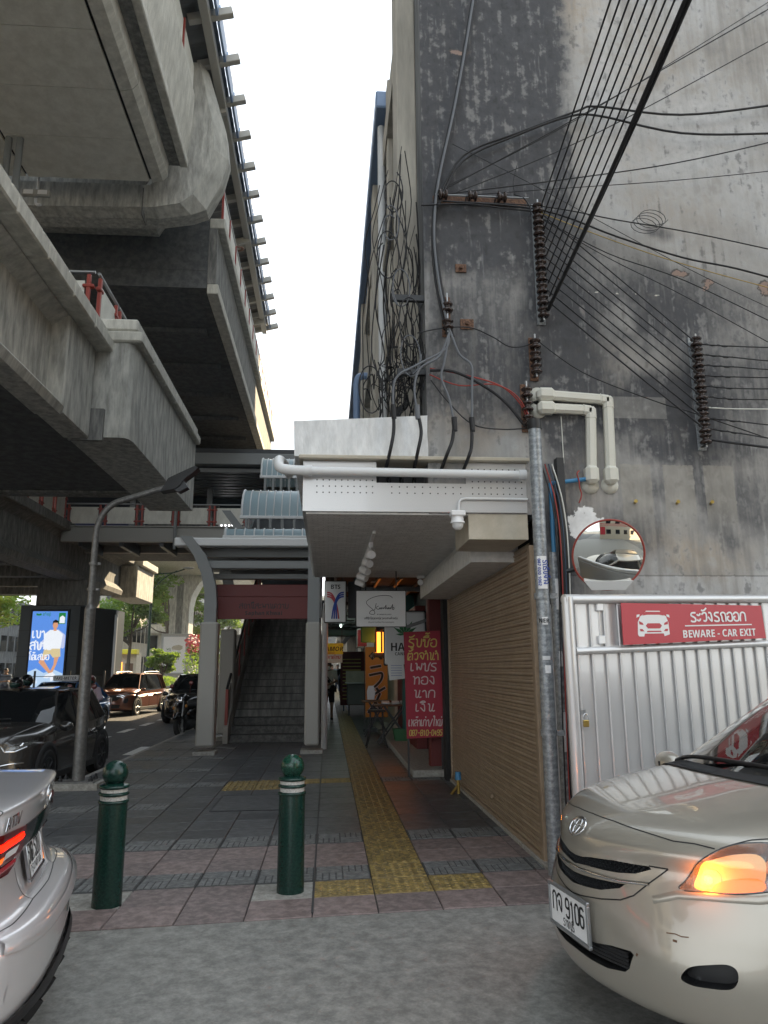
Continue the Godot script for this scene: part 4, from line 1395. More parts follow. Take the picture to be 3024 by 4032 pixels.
	for i in 90:
		var z := -30.3 + i * 0.36
		var h := 0.03
		quad(s, Vector3(-7.5, 15.0, z), Vector3(-2.72, 16.25, z), Vector3(-2.72, 16.25 + h, z + 0.12), Vector3(-7.5, 15.0 + h, z + 0.12))
		quad(s, Vector3(-7.5, 15.0 + h, z + 0.12), Vector3(-2.72, 16.25 + h, z + 0.12), Vector3(-2.72, 16.25 + h, z + 0.24), Vector3(-7.5, 15.0 + h, z + 0.24))
		quad(s, Vector3(-7.5, 15.0 + h, z + 0.24), Vector3(-2.72, 16.25 + h, z + 0.24), Vector3(-2.72, 16.25, z + 0.36), Vector3(-7.5, 15.0, z + 0.36))
	obj("roof_sheet", s, M.corrugated, r, at)
	obj("edge_beam", bx(-2.98, 15.85, -30.3, -2.78, 16.1, 2.5, 0.01), M.beam_grey, r, at)
	for i in 19:
		var z := -30.2 + i * 1.32
		s = st_new()
		bar(s, Vector3(-3.3, 15.95, z), Vector3(-2.3, 16.22, z), 0.16, 0.2, 0.01)
		obj("purlin_end", s, M.beam_grey, r, at)
		obj("fascia_panel", bx(-2.66, 16.0, z + 0.1, -2.6, 16.5, z + 1.22), M.roof_blue, r, at)
	for i in 5:
		var z := -29.0 + i * 6.0
		s = st_new()
		bar(s, Vector3(-7.0, 14.7, z), Vector3(-2.8, 15.85, z), 0.12, 0.22)
		obj("rafter", s, M.beam_grey, r, at)
	s = st_new(true)
	tube(s, pts3([-3.05, 13.0, -9.0, -2.95, 16.0, -8.6]), 0.14, 10)
	tube(s, pts3([-5.5, 12.4, -22, -5.5, 15.3, -22]), 0.14, 10)
	obj("roof_post", s, M.beam_grey, r, at)
	# floodlight on a bent pipe
	var fl := thing("pipe_floodlight", "twin floodlight on a bent white pipe under the station soffit", "floodlight", Vector3(-6.45, 12.45, -14.9))
	s = st_new(true)
	tube(s, curve(pts3([0, 0, 0, 0, -0.5, 0, -0.02, -0.85, 0, 0.02, -1.0, 0.02, 0.12, -1.02, 0.05])), 0.03, 8)
	obj("pipe", s, M.pvc_white, fl)
	s = st_new()
	box(s, Vector3(0.02, -0.78, 0.1), Vector3(0.6, 0.16, 0.1), 0.02)
	obj("housing", s, M.column_paint, fl)
	for x in [-0.13, 0.17]: obj("lens", bx(x - 0.1, -0.83, 0.15, x + 0.1, -0.73, 0.156), M.white, fl)
	# steel hangers at the far left
	var hg := thing("pipe_hanger", "pair of steel pipes hanging at the left under the station", "pipe", Vector3(-6.5, 10.5, -13.5))
	for x in [0.0, 0.22]:
		s = st_new(true)
		cyl(s, Vector3(x, 0, 0), Vector3(x, 2.0, 0), 0.07, 0.07, 10)
		obj("pipe", s, M.steel_grey, hg)

func rail_post(parent: Node, a: Vector3, at: Transform3D) -> void:
	obj("rail_post", bx(a.x - 0.03, a.y, a.z - 0.04, a.x + 0.03, a.y + 1.0, a.z + 0.04), M.rail_red, parent, at)
	obj("rail_panel", bx(a.x - 0.008, a.y + 0.12, a.z - 1.2, a.x + 0.008, a.y + 0.9, a.z - 0.1), M.panel, parent, at)

# ---------------------------------------------------------------- street beyond: advertising pillar, piers, trees, buildings
func build_background() -> void:
	ad_pillar()
	far_viaduct()
	# green street lamp in the median
	var g := thing("street_lamp", "tall dark green street lamp with twin arms in front of the far pier", "street lamp", Vector3(-13.1, ROAD_Y, -56))
	var s := st_new(true)
	cyl(s, Vector3.ZERO, Vector3(0, 1.0, 0), 0.17, 0.13, 12)
	cyl(s, Vector3(0, 1.0, 0), Vector3(0, 8.6, 0), 0.12, 0.08, 12)
	obj("post", s, M.green_paint, g)
	for k in [-1.0, 1.0]:
		s = st_new(true)
		tube(s, curve(pts3([0, 7.4, 0, k * 0.9, 8.3, 0, k * 1.8, 8.85, 0])), 0.04, 6)
		tube(s, curve(pts3([0, 8.5, 0, k * 0.6, 8.62, 0, k * 1.5, 8.7, 0, k * 2.4, 9.0, 0])), 0.05, 6)
		obj("arm", s, M.green_paint, g)
		s = st_new(true)
		ball(s, Vector3(k * 2.6, 9.05, 0), Vector3(0.45, 0.1, 0.14), 10, 6)
		obj("lamp_head", s, M.steel_grey, g)
	# trees
	tree("tree", "dark leafy street tree right of the advertising pillar", Vector3(-17.0, 0, -66), 10.5, 3.4, [0, 1], 1)
	tree("tree", "yellow-green airy street tree left of the green lamp", Vector3(-16.2, 0, -78), 12.5, 3.8, [1, 3], 2)
	tree("tree", "slim street tree behind the green lamp", Vector3(-15.6, 0, -88), 11.0, 3.2, [2, 3], 3)
	tree("tree", "bright tree hanging in from the left beside the dark wall", Vector3(-25.0, 0, -52), 9.0, 3.2, [2, 3], 4)
	tree("tree", "small sapling before the white poster of the far pier", Vector3(-11.6, 0, -54), 3.0, 0.9, [0, 1], 5)
	tree("tree", "tall dark tree right of the far pier", Vector3(-13.2, 0, -92), 14.0, 3.4, [0, 0], 6)
	tree("tree", "bright low tree right of the far pier under the tall dark one", Vector3(-11.2, 0, -72), 4.2, 1.6, [2, 2], 7)
	var hd := thing("hedge", "low clipped hedge in the road median", "hedge", Vector3(-12.3, 0, -56))
	var hs := st_new()
	leaf_cloud(hs, Vector3(0, 0.45, 0), Vector3(0.7, 0.5, 9.0), 1800, 0.16, 31)
	obj("foliage", hs, M.leaf_0, hd)
	obj("median_kerb", bx(-0.9, -0.2, -10, 0.9, 0.05, 10), M.kerb, hd)
	# buildings on the far side of the road
	house("shophouse", "pinkish concrete shophouse with balconies behind the street trees", Vector3(-26, 0, -84), Vector3(7, 11, 12), M.facade, 3, 3)
	house("shophouse", "pale shophouse with dark openings left of the green lamp", Vector3(-20.5, 0, -98), Vector3(6, 9.5, 10), M.concrete_pale, 3, 3)
	house("office_tower", "tall white tower with blue window bands far behind the trees", Vector3(-34, 0, -190), Vector3(16, 40, 14), M.plaster_white, 12, 5)
	house("apartment_block", "white apartment block right of the far pier", Vector3(-19.5, 0, -130), Vector3(8, 17, 10), M.plaster_white, 5, 4)
	house("shophouse", "grey shop building at the far left behind the billboard wall", Vector3(-38, 0, -74), Vector3(12, 8, 14), M.facade_grey, 3, 4)
	house("mall_block", "broad pale building closing the far end of the street", Vector3(-20, 0, -240), Vector3(60, 24, 20), M.concrete_pale, 6, 10)
	house("added_shade_tower", "tall added block out of view behind the stained building, shading walkway and station", Vector3(13, 0, -9), Vector3(15, 27, 38), M.concrete_pale, 9, 4)  # added unseen block, keeps the sun off the walkway and near station
	# yellow shop front with a lit interior
	var y := thing("corner_shop", "small yellow shop front with lit interior under the trees", "shop", Vector3(-21.2, 0, -79))
	obj("wall", bx(-1.6, 0, -2, 1.6, 3.2, 0), M.cream_paint, y)
	obj("window", bx(-1.2, 0.6, 0.003, 0.2, 2.2, 0.05), M.warm_glow, y)
	obj("door", bx(0.5, 0, 0.003, 1.3, 2.1, 0.05), M.wood, y)
	obj("awning", bx(-1.8, 3.0, -0.2, 1.8, 3.5, 0.9, 0.05), M.yellow_sign, y)
	# wall of hoardings at far left
	var hw := thing("hoarding", "dark hoarding wall with blue poster strip at far left", "hoarding", Vector3(-24, 0, -46))
	obj("wall", bx(-12, 0, -0.3, 2.6, 5.6, 0), M.black_matte, hw)
	obj("pale_band", bx(-12, 2.0, 0.003, 2.6, 3.2, 0.03), M.facade, hw)
	obj("poster_strip", bx(-12, 0.5, 0.003, 2.6, 1.98, 0.05), M.poster_navy, hw)
	for i in 4:
		s = st_new()
		var px := 0.2 + i * 0.62
		ellipse(s, Vector2(px, 1.55), Vector2(0.13, 0.17), 0.052)
		prism(s, pts2([px - 0.28, 0.55, px + 0.28, 0.55, px + 0.2, 1.3, px - 0.2, 1.3]), 0.0, Transform3D(Basis(), Vector3(0, 0, 0.052)))
		obj("printed_figure", s, [M.poster_skin, M.poster_white][i % 2], hw)
	var bn := thing("bougainvillea", "pink flowering bush hanging beside the far pier", "bush", Vector3(-11.6, 3.6, -66))
	s = st_new()
	leaf_cloud(s, Vector3.ZERO, Vector3(0.8, 0.9, 0.6), 220, 0.17, 44)
	obj("blossom", s, M.blossom, bn)
	s = st_new()
	leaf_cloud(s, Vector3(0, -1.8, 0), Vector3(0.9, 1.9, 0.6), 300, 0.17, 45)
	obj("foliage", s, M.leaf_1, bn)
	# building on the near side, behind the camera, that faces the stained wall
	var cb := thing("building", "cream building facing the gate, seen only in mirrors and paintwork", "building", Vector3(3, 0, 9))
	obj("wall", bx(-1.5, -0.2, 0, 16, 15, 8), M.cream_paint, cb)
	for i in 4:
		for f in 2:
			var w := obj("window", bx(0.5 + i * 3, 1.6 + f * 3.2, -0.04, 2.0 + i * 3, 3.0 + f * 3.2, -0.003), M.dark_steel, cb)
			obj("pane", bx(0.6 + i * 3, 1.7 + f * 3.2, -0.05, 1.9 + i * 3, 2.9 + f * 3.2, -0.043), M.black_gloss, w)
	for i in 3: obj("red_band", bx(-1.4, 4.1 + i * 0.3, -0.03, 15, 4.2 + i * 0.3, -0.003), M.sign_red, cb)
	obj("red_panel", bx(-1.3, 1.4, -0.03, 0.2, 3.8, -0.003), M.sign_red, cb)
	house("shophouse", "row of shophouses out of view across the road behind the viewer, placed for reflections", Vector3(-30, 0, 4), Vector3(8, 12, 50), M.facade, 4, 12)  # out of view, gives the cars something to reflect

func ellipse(s: SurfaceTool, c: Vector2, r: Vector2, z: float, n := 16, xf := Transform3D()) -> void:
	var p := PackedVector2Array()
	for i in n: p.append(c + Vector2(cos(TAU * i / n) * r.x, sin(TAU * i / n) * r.y))
	prism(s, p, 0.0, xf * Transform3D(Basis(), Vector3(0, 0, z)))

func leaf_cloud(s: SurfaceTool, c: Vector3, r: Vector3, n: int, size: float, seed_: int) -> void:
	var g := RandomNumberGenerator.new()
	g.seed = seed_
	s.set_smooth_group(-1)
	for i in n:
		var v := Vector3(g.randfn(), g.randfn(), g.randfn()).normalized() * pow(g.randf(), 0.4)
		var p := c + v * r
		var a := Vector3(g.randfn(), g.randfn() * 0.6, g.randfn()).normalized()
		var b := a.cross(Vector3(g.randfn(), g.randfn(), g.randfn())).normalized()
		var z := size * g.randf_range(0.6, 1.3)
		quad(s, p - a * z, p + b * z * 0.45, p + a * z, p - b * z * 0.45)

func tree(called: String, label: String, at: Vector3, h: float, r: float, tones: Array, seed_: int) -> void:
	var g := RandomNumberGenerator.new()
	g.seed = seed_ * 91
	var t := thing(called, label, "tree", at)
	var s := st_new(true)
	var lean := Vector3(g.randf_range(-0.5, 0.5), 0, g.randf_range(-0.3, 0.3)) * h * 0.06
	var tr := h * 0.016 + 0.03
	var fork := Vector3(lean.x, h * 0.4, lean.z)
	tube(s, curve(PackedVector3Array([Vector3(0, -0.2, 0), fork * 0.5 + Vector3(lean.z, 0, 0) * 0.5, fork, Vector3(lean.x * 1.6, h * 0.75, lean.z * 1.6)]), 5), tr, 8, tr * 0.35)
	obj("trunk", s, M.bark, t)
	var heads := []
	for i in 11:
		var a := TAU * i / 11.0 + g.randf() * 0.7
		var rr := r * g.randf_range(0.35, 0.9)
		var top := Vector3(lean.x + cos(a) * rr, h * g.randf_range(0.5, 0.95), lean.z + sin(a) * rr)
		heads.append(top)
		s = st_new(true)
		var from := fork * g.randf_range(0.7, 1.2)
		tube(s, curve(PackedVector3Array([from, from.lerp(top, 0.5) + Vector3(0, -0.1 * r, 0), top]), 4), tr * 0.45, 5, tr * 0.12)
		obj("limb", s, M.bark, t)
	for k in 2:
		s = st_new()
		for i in heads.size():
			if i % 2 == k or g.randf() < 0.4:
				for q in 3:
					var c: Vector3 = heads[i] + Vector3(g.randfn(), g.randfn() * 0.7, g.randfn()) * r * 0.2
					leaf_cloud(s, c, Vector3(0.42, 0.2, 0.42) * r * g.randf_range(0.6, 1.1), 150, 0.1 + r * 0.03, seed_ * 1000 + i * 10 + q + k * 500)
		obj("crown", s, M["leaf_%d" % tones[k]], t)

func house(called: String, label: String, at: Vector3, size: Vector3, m: Material, floors: int, bays: int) -> void:
	var b := thing(called, label, "building", at)
	obj("wall", bx(-size.x / 2, -0.2, -size.z, size.x / 2, size.y, 0), m, b)
	obj("parapet", bx(-size.x / 2 - 0.15, size.y, -size.z - 0.15, size.x / 2 + 0.15, size.y + 0.4, 0.15), m, b)
	var fh := size.y / floors
	for f in floors:
		for i in bays:
			var w := size.x / bays
			var x := -size.x / 2 + w * (i + 0.5)
			var o := obj("window", bx(x - w * 0.36, f * fh + fh * 0.25, 0.003, x + w * 0.36, f * fh + fh * 0.82, 0.05), M.steel_grey, b)
			obj("pane", bx(x - w * 0.33, f * fh + fh * 0.28, 0.053, x + w * 0.33, f * fh + fh * 0.79, 0.06), M.far_glass if size.y > 30 else M.black_gloss, o)
		obj("ledge", bx(-size.x / 2 - 0.1, f * fh + fh * 0.9, 0.003, size.x / 2 + 0.1, f * fh + fh, 0.35 if size.y > 30 else 0.8), m, b)
		for i in bays * 2:
			var d := size.z / (bays * 2)
			var z := -d * (i + 0.5)
			for sx in [-1.0, 1.0]:
				obj("window", bx(sx * (size.x / 2 + 0.003), f * fh + fh * 0.25, z - d * 0.36, sx * (size.x / 2 + 0.05), f * fh + fh * 0.82, z + d * 0.36), M.far_glass if size.y > 30 else M.black_gloss, b)

func ad_pillar() -> void:
	var z := -30.0
	var p := thing("advertising_pillar", "dark clad pillar under the walkway with big lit poster", "advertising pillar", Vector3(-10.6, 0, z))
	obj("cladding", bx(-1.4, -0.2, -2.6, 1.05, 3.98, 0, 0.02), M.clad, p)
	for i in 3: obj("cladding_joint", bx(-1.41, 1.0 + i * 1.0, -2.61, 1.06, 1.015 + i * 1.0, 0.004), M.black, p)
	var s := st_new()
	prism(s, pts2([1.07, 0.6, 1.9, -1.3, 1.9, -2.6, 1.07, -2.6]), 4.1, Transform3D(Basis(Vector3.RIGHT, Vector3.BACK, Vector3.UP), Vector3(0, -0.2, 0)))
	obj("side_panel", s, M.clad, p)
	obj("edge_trim", bx(1.88, 0.0, -1.36, 1.98, 3.7, -1.22), M.steel, p)
	obj("column", bx(-1.0, 3.98, -2.3, 0.9, 5.05, -0.4), M.concrete_dark, p)
	obj("poster_frame", bx(-0.98, 0.62, 0.003, 0.5, 3.82, 0.06, 0.01), M.black, p)
	obj("poster", bx(-0.9, 0.7, 0.063, 0.42, 3.74, 0.07), M.poster_sky, p)
	# printed picture: clouds, a jumping figure in white tee and shorts, lettering
	var f := func(called: String, poly: Array, m: Material, zz: float) -> void:
		var q := st_new()
		prism(q, pts2(poly), 0.0, Transform3D(Basis.from_scale(Vector3(1.3 if called != "printed_cloud" else 1.0, 1, 1)), Vector3(-0.03 if called != "printed_cloud" else 0.0, 0, zz)))
		obj(called, q, m, p)
	f.call("printed_cloud", [-0.9, 0.7, 0.42, 0.7, 0.42, 1.35, 0.1, 1.5, -0.3, 1.38, -0.6, 1.55, -0.9, 1.42], M.poster_cloud, 0.072)
	f.call("printed_sleeve", [-0.25, 2.72, -0.45, 2.4, -0.42, 2.3, -0.1, 2.5], M.poster_lilac, 0.0735)
	f.call("printed_sleeve", [0.1, 3.05, 0.3, 2.86, 0.335, 2.8, 0.335, 2.35, 0.28, 2.3, 0.12, 2.4], M.poster_lilac, 0.0735)
	f.call("printed_tee", [-0.28, 2.85, -0.12, 3.02, 0.1, 3.02, 0.26, 2.85, 0.22, 2.3, -0.28, 2.28], M.poster_white, 0.0745)
	f.call("printed_shorts", [-0.24, 2.3, 0.22, 2.3, 0.24, 2.0, 0.02, 1.96, -0.06, 2.1, -0.3, 1.98], M.poster_sand, 0.0755)
	f.call("printed_leg", [-0.3, 2.0, -0.12, 2.04, -0.22, 1.84, 0.0, 1.42, -0.06, 1.36, -0.38, 1.78], M.poster_skin, 0.075)
	f.call("printed_leg", [0.06, 1.98, 0.2, 2.0, 0.14, 1.7, 0.04, 1.36, -0.04, 1.38, 0.06, 1.7], M.poster_skin, 0.0752)
	f.call("printed_shoe", [-0.16, 1.3, 0.06, 1.42, 0.1, 1.32, -0.08, 1.18, -0.2, 1.2], M.poster_white, 0.076)
	f.call("printed_shoe", [-0.02, 1.22, 0.12, 1.36, 0.16, 1.2, 0.02, 1.05], M.poster_white, 0.0765)
	s = st_new()
	prism(s, pts2([-0.06, 2.98, 0.06, 2.98, 0.05, 3.12, -0.05, 3.12]), 0.0, Transform3D(Basis(), Vector3(0, 0, 0.076)))
	ellipse(s, Vector2(0, 3.2), Vector2(0.1, 0.14), 0.0765)
	obj("printed_face", s, M.poster_skin, p)
	s = st_new()
	prism(s, pts2([-0.11, 3.2, -0.1, 3.36, 0.0, 3.42, 0.1, 3.36, 0.11, 3.2, 0.08, 3.3, -0.07, 3.3]), 0.0, Transform3D(Basis(), Vector3(0, 0, 0.0775)))
	obj("printed_hair", s, M.hair, p)
	s = st_new()
	thai(s, "เบา", 0.26, 0.2, Transform3D(Basis(), Vector3(-0.6, 2.72, 0.078)), true, 0.0, 0.9)
	thai(s, "สบาย", 0.28, 0.2, Transform3D(Basis(), Vector3(-0.48, 2.27, 0.078)), true, 0.0, 0.88)
	thai(s, "ได้เสมอ", 0.19, 0.2, Transform3D(Basis(), Vector3(-0.52, 1.88, 0.078)), true, 0.0, 0.85)
	thai(s, "ใหม่", 0.09, 0.16, Transform3D(Basis(), Vector3(-0.62, 1.0, 0.078)))
	obj("slogan", s, M.poster_white, p)
	s = st_new()
	ellipse(s, Vector2(-0.66, 3.6), Vector2(0.1, 0.03), 0.076)
	ellipse(s, Vector2(-0.72, 3.63), Vector2(0.05, 0.03), 0.0763)
	ellipse(s, Vector2(-0.6, 3.63), Vector2(0.05, 0.03), 0.0766)
	prism(s, pts2([0.1, 3.25, 0.36, 3.25, 0.36, 3.68, 0.1, 3.68]), 0.0, Transform3D(Basis(), Vector3(0, 0, 0.0735)))
	obj("printed_logo", s, M.poster_green, p)
	s = st_new()
	prism(s, pts2([0.14, 3.28, 0.34, 3.28, 0.34, 3.5, 0.24, 3.58, 0.14, 3.5]), 0.0, Transform3D(Basis(), Vector3(0, 0, 0.0745)))
	obj("printed_pack", s, M.poster_white, p)
	s = st_new()
	thai(s, "ตำนคู่", 0.09, 0.16, Transform3D(Basis(), Vector3(-0.36, 3.58, 0.078)))
	obj("brand_lettering", s, M.poster_green, p)
	var fence := thing("wire_fence", "low dark post and wire fence before the lit poster", "fence", Vector3(-9.6, ROAD_Y, -28.6))
	for i in 4: obj("post", bx(-2.4 + i * 1.25, 0, -0.03, -2.34 + i * 1.25, 1.6, 0.03), M.dark_steel, fence)
	for k in 3:
		s = st_new()
		cyl(s, Vector3(-2.4, 0.6 + k * 0.4, 0), Vector3(1.4, 0.6 + k * 0.4, 0), 0.012, 0.012, 5)
		obj("wire", s, M.dark_steel, fence)

func far_viaduct() -> void:
	var v := thing("viaduct", "concrete rail viaduct deck running off over the road", "viaduct", Vector3(-13.3, 11, -60))
	var at := Transform3D(Basis(), -v.position)
	var s := st_new()
	prism(s, pts2([-15.6, 10.2, -11.0, 10.2, -9.2, 11.6, -8.6, 11.7, -8.6, 12.6, -18.0, 12.6, -18.0, 11.7, -17.4, 11.6]), 180, Transform3D(Basis(), Vector3(0, 0, -218)))
	obj("box_girder", s, M.concrete_pale, v, at)
	var y := thing("pier", "flared concrete pier of the viaduct with white poster at its foot", "pier", Vector3(-13.9, ROAD_Y, -72))
	s = st_new()
	prism(s, pts2([-0.9, 0, 0.9, 0, 0.9, 7.3, 1.1, 8.4, 1.6, 9.4, 2.4, 10.32, -2.4, 10.32, -1.6, 9.4, -1.1, 8.4, -0.9, 7.3]), 2.4, Transform3D(Basis(), Vector3(0, 0, -1.2)))
	obj("column", s, M.concrete, y)
	obj("groove", bx(-0.3, 1, 1.19, 0.3, 9.6, 1.205), M.concrete_dark, y)
	obj("casing", bx(-1.45, 0, -1.6, 1.3, 4.85, 1.6, 0.05), M.column_paint, y)
	obj("poster_frame", bx(-1.3, 1.2, 1.603, 0.9, 4.65, 1.68, 0.02), M.steel, y)
	obj("poster", bx(-1.2, 1.3, 1.683, 0.8, 4.55, 1.69), M.poster_paper, y)
	s = st_new()
	thai(s, "พบ", 0.22, 0.15, Transform3D(Basis(), Vector3(-0.7, 3.3, 1.694)))
	thai(s, "รถบรรทุก", 0.2, 0.16, Transform3D(Basis(), Vector3(-0.2, 2.95, 1.694)))
	thai(s, "แจ้ง", 0.2, 0.15, Transform3D(Basis(), Vector3(-0.35, 2.0, 1.694)))
	obj("lettering", s, M.leaf_print, y)
	s = st_new()
	thai(s, "ควันดำ", 0.22, 0.18, Transform3D(Basis(), Vector3(-0.2, 2.45, 1.694)))
	obj("bold_lettering", s, M.ink, y)
	s = st_new()
	prism(s, pts2([-0.4, 3.4, 0.3, 3.32, 0.55, 3.45, 0.55, 3.7, 0.2, 3.82, -0.3, 3.72, -0.42, 3.6]), 0.0, Transform3D(Basis(), Vector3(0, 0, 1.694)))
	obj("printed_truck", s, M.cream_paint, y)
	obj("pier_arm", bx(-2.6, 10.3, -1.2, 2.6, 10.5, 1.2), M.concrete, y)
	var y2: Node3D = copy(y, "plain farther pier of the viaduct, last in the line", Vector3(-13.9, ROAD_Y, -112))

# ---------------------------------------------------------------- the dim arcade of stalls beyond the shutter
func build_arcade() -> void:
	var a := thing("arcade", "dim covered arcade of shop fronts beyond the roller shutter", "arcade", Vector3(1.7, 0, -14))
	var at := Transform3D(Basis(), -a.position)
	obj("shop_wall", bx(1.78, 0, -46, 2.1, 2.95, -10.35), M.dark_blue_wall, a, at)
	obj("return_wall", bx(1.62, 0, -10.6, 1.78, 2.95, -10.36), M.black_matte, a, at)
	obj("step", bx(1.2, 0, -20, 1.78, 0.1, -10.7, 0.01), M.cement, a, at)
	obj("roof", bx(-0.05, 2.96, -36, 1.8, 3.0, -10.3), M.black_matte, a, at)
	for i in 11: obj("roof_rib", bx(-0.05, 2.86, -13.5 - i * 2.0, 1.78, 2.95, -13.42 - i * 2.0), M.steel_grey, a, at)
	for i in 5: obj("roof_stringer", bx(0.1 + i * 0.36, 2.92, -36, 0.14 + i * 0.36, 2.955, -12), M.corrugated, a, at)
	obj("hanging_beam", bx(-0.1, 2.35, -20.2, 1.78, 2.5, -20.1), M.teal, a, at)
	obj("side_screen", bx(-0.12, 0, -36, -0.08, 2.9, -15.6), M.dark_blue_wall, a, at)  # dark sheet on the stair side, brought forward to hold daylight out
	obj("pillar", bx(1.5, 0, -15.2, 1.75, 2.95, -14.9, 0.02), M.teal, a, at)
	obj("pillar", bx(1.5, 0, -11.3, 1.72, 2.95, -11.1, 0.02), M.red_panel, a, at)
	for i in 6:
		var m: Material = [M.red_panel, M.cream_paint, M.teal, M.wood, M.facade, M.steel_grey][i]
		obj("shop_front", bx(1.58, 0, -17 - i * 4.4, 1.77, 2.6, -13.4 - i * 4.4, 0.01), m, a, at)
	# drain pipe and gear box on the left
	var s := st_new(true)
	tube(s, curve(pts3([-0.05, 0.0, -14.6, -0.05, 2.5, -14.6, 0.0, 2.62, -14.6, 0.15, 2.66, -14.6])), 0.06, 10)
	obj("drain_pipe", s, M.pvc_white, a, at)
	# lit tubes
	for q in [[0.3, 2.8, -16.2, "nearest of the row"], [0.38, 2.8, -18.6, "second of the row"], [0.4, 2.8, -21.0, "third of the row"], [0.42, 2.8, -23.6, "farthest of the row"], [0.8, 2.8, -17.4, "alone near the lantern"]]:
		var t := thing("tube_lamp", "lit fluorescent tube under the arcade roof, " + q[3], "lamp", Vector3(q[0], q[1], q[2]), 0.0, "tubes under the arcade roof")
		obj("fitting", bx(-0.04, 0.03, -0.35, 0.04, 0.07, 0.35), M.white, t)
		s = st_new(true)
		cyl(s, Vector3(0, 0, -0.32), Vector3(0, 0, 0.32), 0.02, 0.02, 8)
		obj("tube", s, M.tube_light, t)
		var l := AreaLight3D.new()
		l.name = "light"
		l.area_size = Vector2(0.05, 0.6)
		l.light_energy = 0.015
		l.light_color = Color(0.85, 1.0, 0.9)
		l.shadow_enabled = true
		t.add_child(l)
		l.position = Vector3(0, -0.03, 0)
		l.rotation.x = -PI / 2
	# --- boards and banners
	sign_skinhub()
	sign_bts()
	banner_red()
	banner_ramen()
	var am := thing("massage_sign", "yellow Amor massage sign hanging over the pavement", "sign", Vector3(0.135, 1.8, -17.0))
	obj("board", bx(-0.215, 0, -0.04, 0.215, 0.245, 0.02, 0.004), M.yellow_sign, am)
	latin(am, "lettering", "AMOR", 0.1, M.ink, Transform3D(Basis(Vector3(1, 0, 0), Vector3(0.18, 1, 0), Vector3.BACK), Vector3(0.02, 0.12, 0.021)))
	latin(am, "small_lettering", "MASSAGE", 0.04, M.rail_red, Transform3D(Basis(), Vector3(-0.1, 0.03, 0.021)))
	s = st_new()
	thai(s, "นวด", 0.032, 0.16, Transform3D(Basis(), Vector3(0.15, 0.19, 0.0215)))
	obj("thai_lettering", s, M.rail_red, am)
	var am2 := thing("shop_sign", "pale sign with red lettering just below the yellow massage sign", "sign", Vector3(0.16, 1.62, -18.2))
	obj("board", bx(-0.2, 0, -0.03, 0.2, 0.2, 0.02), M.pvc_white, am2)
	s = st_new()
	thai(s, "นวดไทย", 0.06, 0.2, Transform3D(Basis(), Vector3(0, 0.1, 0.0215)))
	obj("lettering", s, M.sign_red, am2)
	obj("hanger", bx(-0.18, 0.2, -0.01, -0.16, 0.9, 0.01), M.dark_steel, am2)
	for k in [-0.2, 0.18]: obj("hanger", bx(k, 0.245, -0.02, k + 0.015, 1.1, 0.0), M.dark_steel, am)
	var ha := thing("cannabis_sign", "white sign with green leaf half hidden by the red banner", "sign", Vector3(1.28, 1.55, -12.3))
	obj("board", bx(-0.34, 0.0, -0.05, 0.34, 0.86, 0.0, 0.02), M.pvc_white, ha)
	obj("border", bx(-0.36, -0.02, -0.055, 0.36, 0.88, -0.02, 0.02), M.ink, ha)
	s = st_new()
	for k in 7:
		var an := (k - 3) * 0.5
		var len: float = [0.16, 0.23, 0.26, 0.29, 0.26, 0.23, 0.16][k]
		var d := Vector2(sin(an), cos(an))
		var n := Vector2(d.y, -d.x)
		var o := Vector2(0.0, 0.48)
		prism(s, PackedVector2Array([o, o + d * len * 0.5 + n * len * 0.12, o + d * len, o + d * len * 0.5 - n * len * 0.12]), 0.0, Transform3D(Basis(), Vector3(0, 0, 0.0015 + k * 0.0004)))
	obj("printed_leaf", s, M.leaf_print, ha)
	latin(ha, "lettering", "HANA", 0.13, M.ink, Transform3D(Basis(), Vector3(0.0, 0.28, 0.001)))
	latin(ha, "small_lettering", "CANNABIS", 0.05, M.ink, Transform3D(Basis(), Vector3(0.0, 0.17, 0.001)))
	var nt := thing("paper_notice", "small white paper notice with writing beside the red banner", "notice", Vector3(1.12, 1.32, -12.2))
	s = st_new()
	box(s, Vector3(0, 0.13, 0), Vector3(0.26, 0.28, 0.004), 0.0, Basis(Vector3.BACK, 0.12))
	obj("paper", s, M.pvc_white, nt)
	for i in 5: obj("line_of_writing", bx(-0.09, 0.05 + i * 0.04, 0.003, 0.09, 0.056 + i * 0.04, 0.004), M.ink_blue, nt)
	# lantern-lit wooden front
	var ln := thing("lantern_front", "warm lit wooden shop lantern above the ramen banner", "lantern", Vector3(1.25, 1.72, -15.6))
	obj("frame", bx(-0.3, 0, -0.5, 0.26, 0.08, 0.3, 0.01), M.wood, ln)
	obj("glow", bx(-0.24, 0.09, -0.4, 0.2, 0.5, 0.2), M.warm_glow, ln)
	for i in 5: obj("slat", bx(-0.28 + i * 0.12, 0.085, 0.21, -0.24 + i * 0.12, 0.56, 0.25), M.wood, ln)
	var wl := OmniLight3D.new()
	wl.name = "glow_light"
	wl.light_energy = 0.03
	wl.light_color = Color(1.0, 0.55, 0.2)
	wl.light_size = 0.2
	wl.shadow_enabled = true
	wl.omni_range = 8
	ln.add_child(wl)
	wl.position = Vector3(-0.02, 0.35, 0.4)
	var gs := thing("green_shop_sign", "dim green light box beside the wooden lantern", "sign", Vector3(0.86, 2.02, -15.8))
	obj("board", bx(-0.16, 0, -0.06, 0.16, 0.55, 0.0, 0.02), M.leaf_print, gs)
	obj("hanger", bx(-0.01, 0.55, -0.04, 0.01, 0.95, -0.02), M.dark_steel, gs)
	var rs := thing("red_white_sign", "small red and white box sign over the stalls", "sign", Vector3(0.95, 2.0, -19.4))
	obj("board", bx(-0.2, 0, -0.1, 0.25, 0.5, 0.1, 0.02), M.pvc_white, rs)
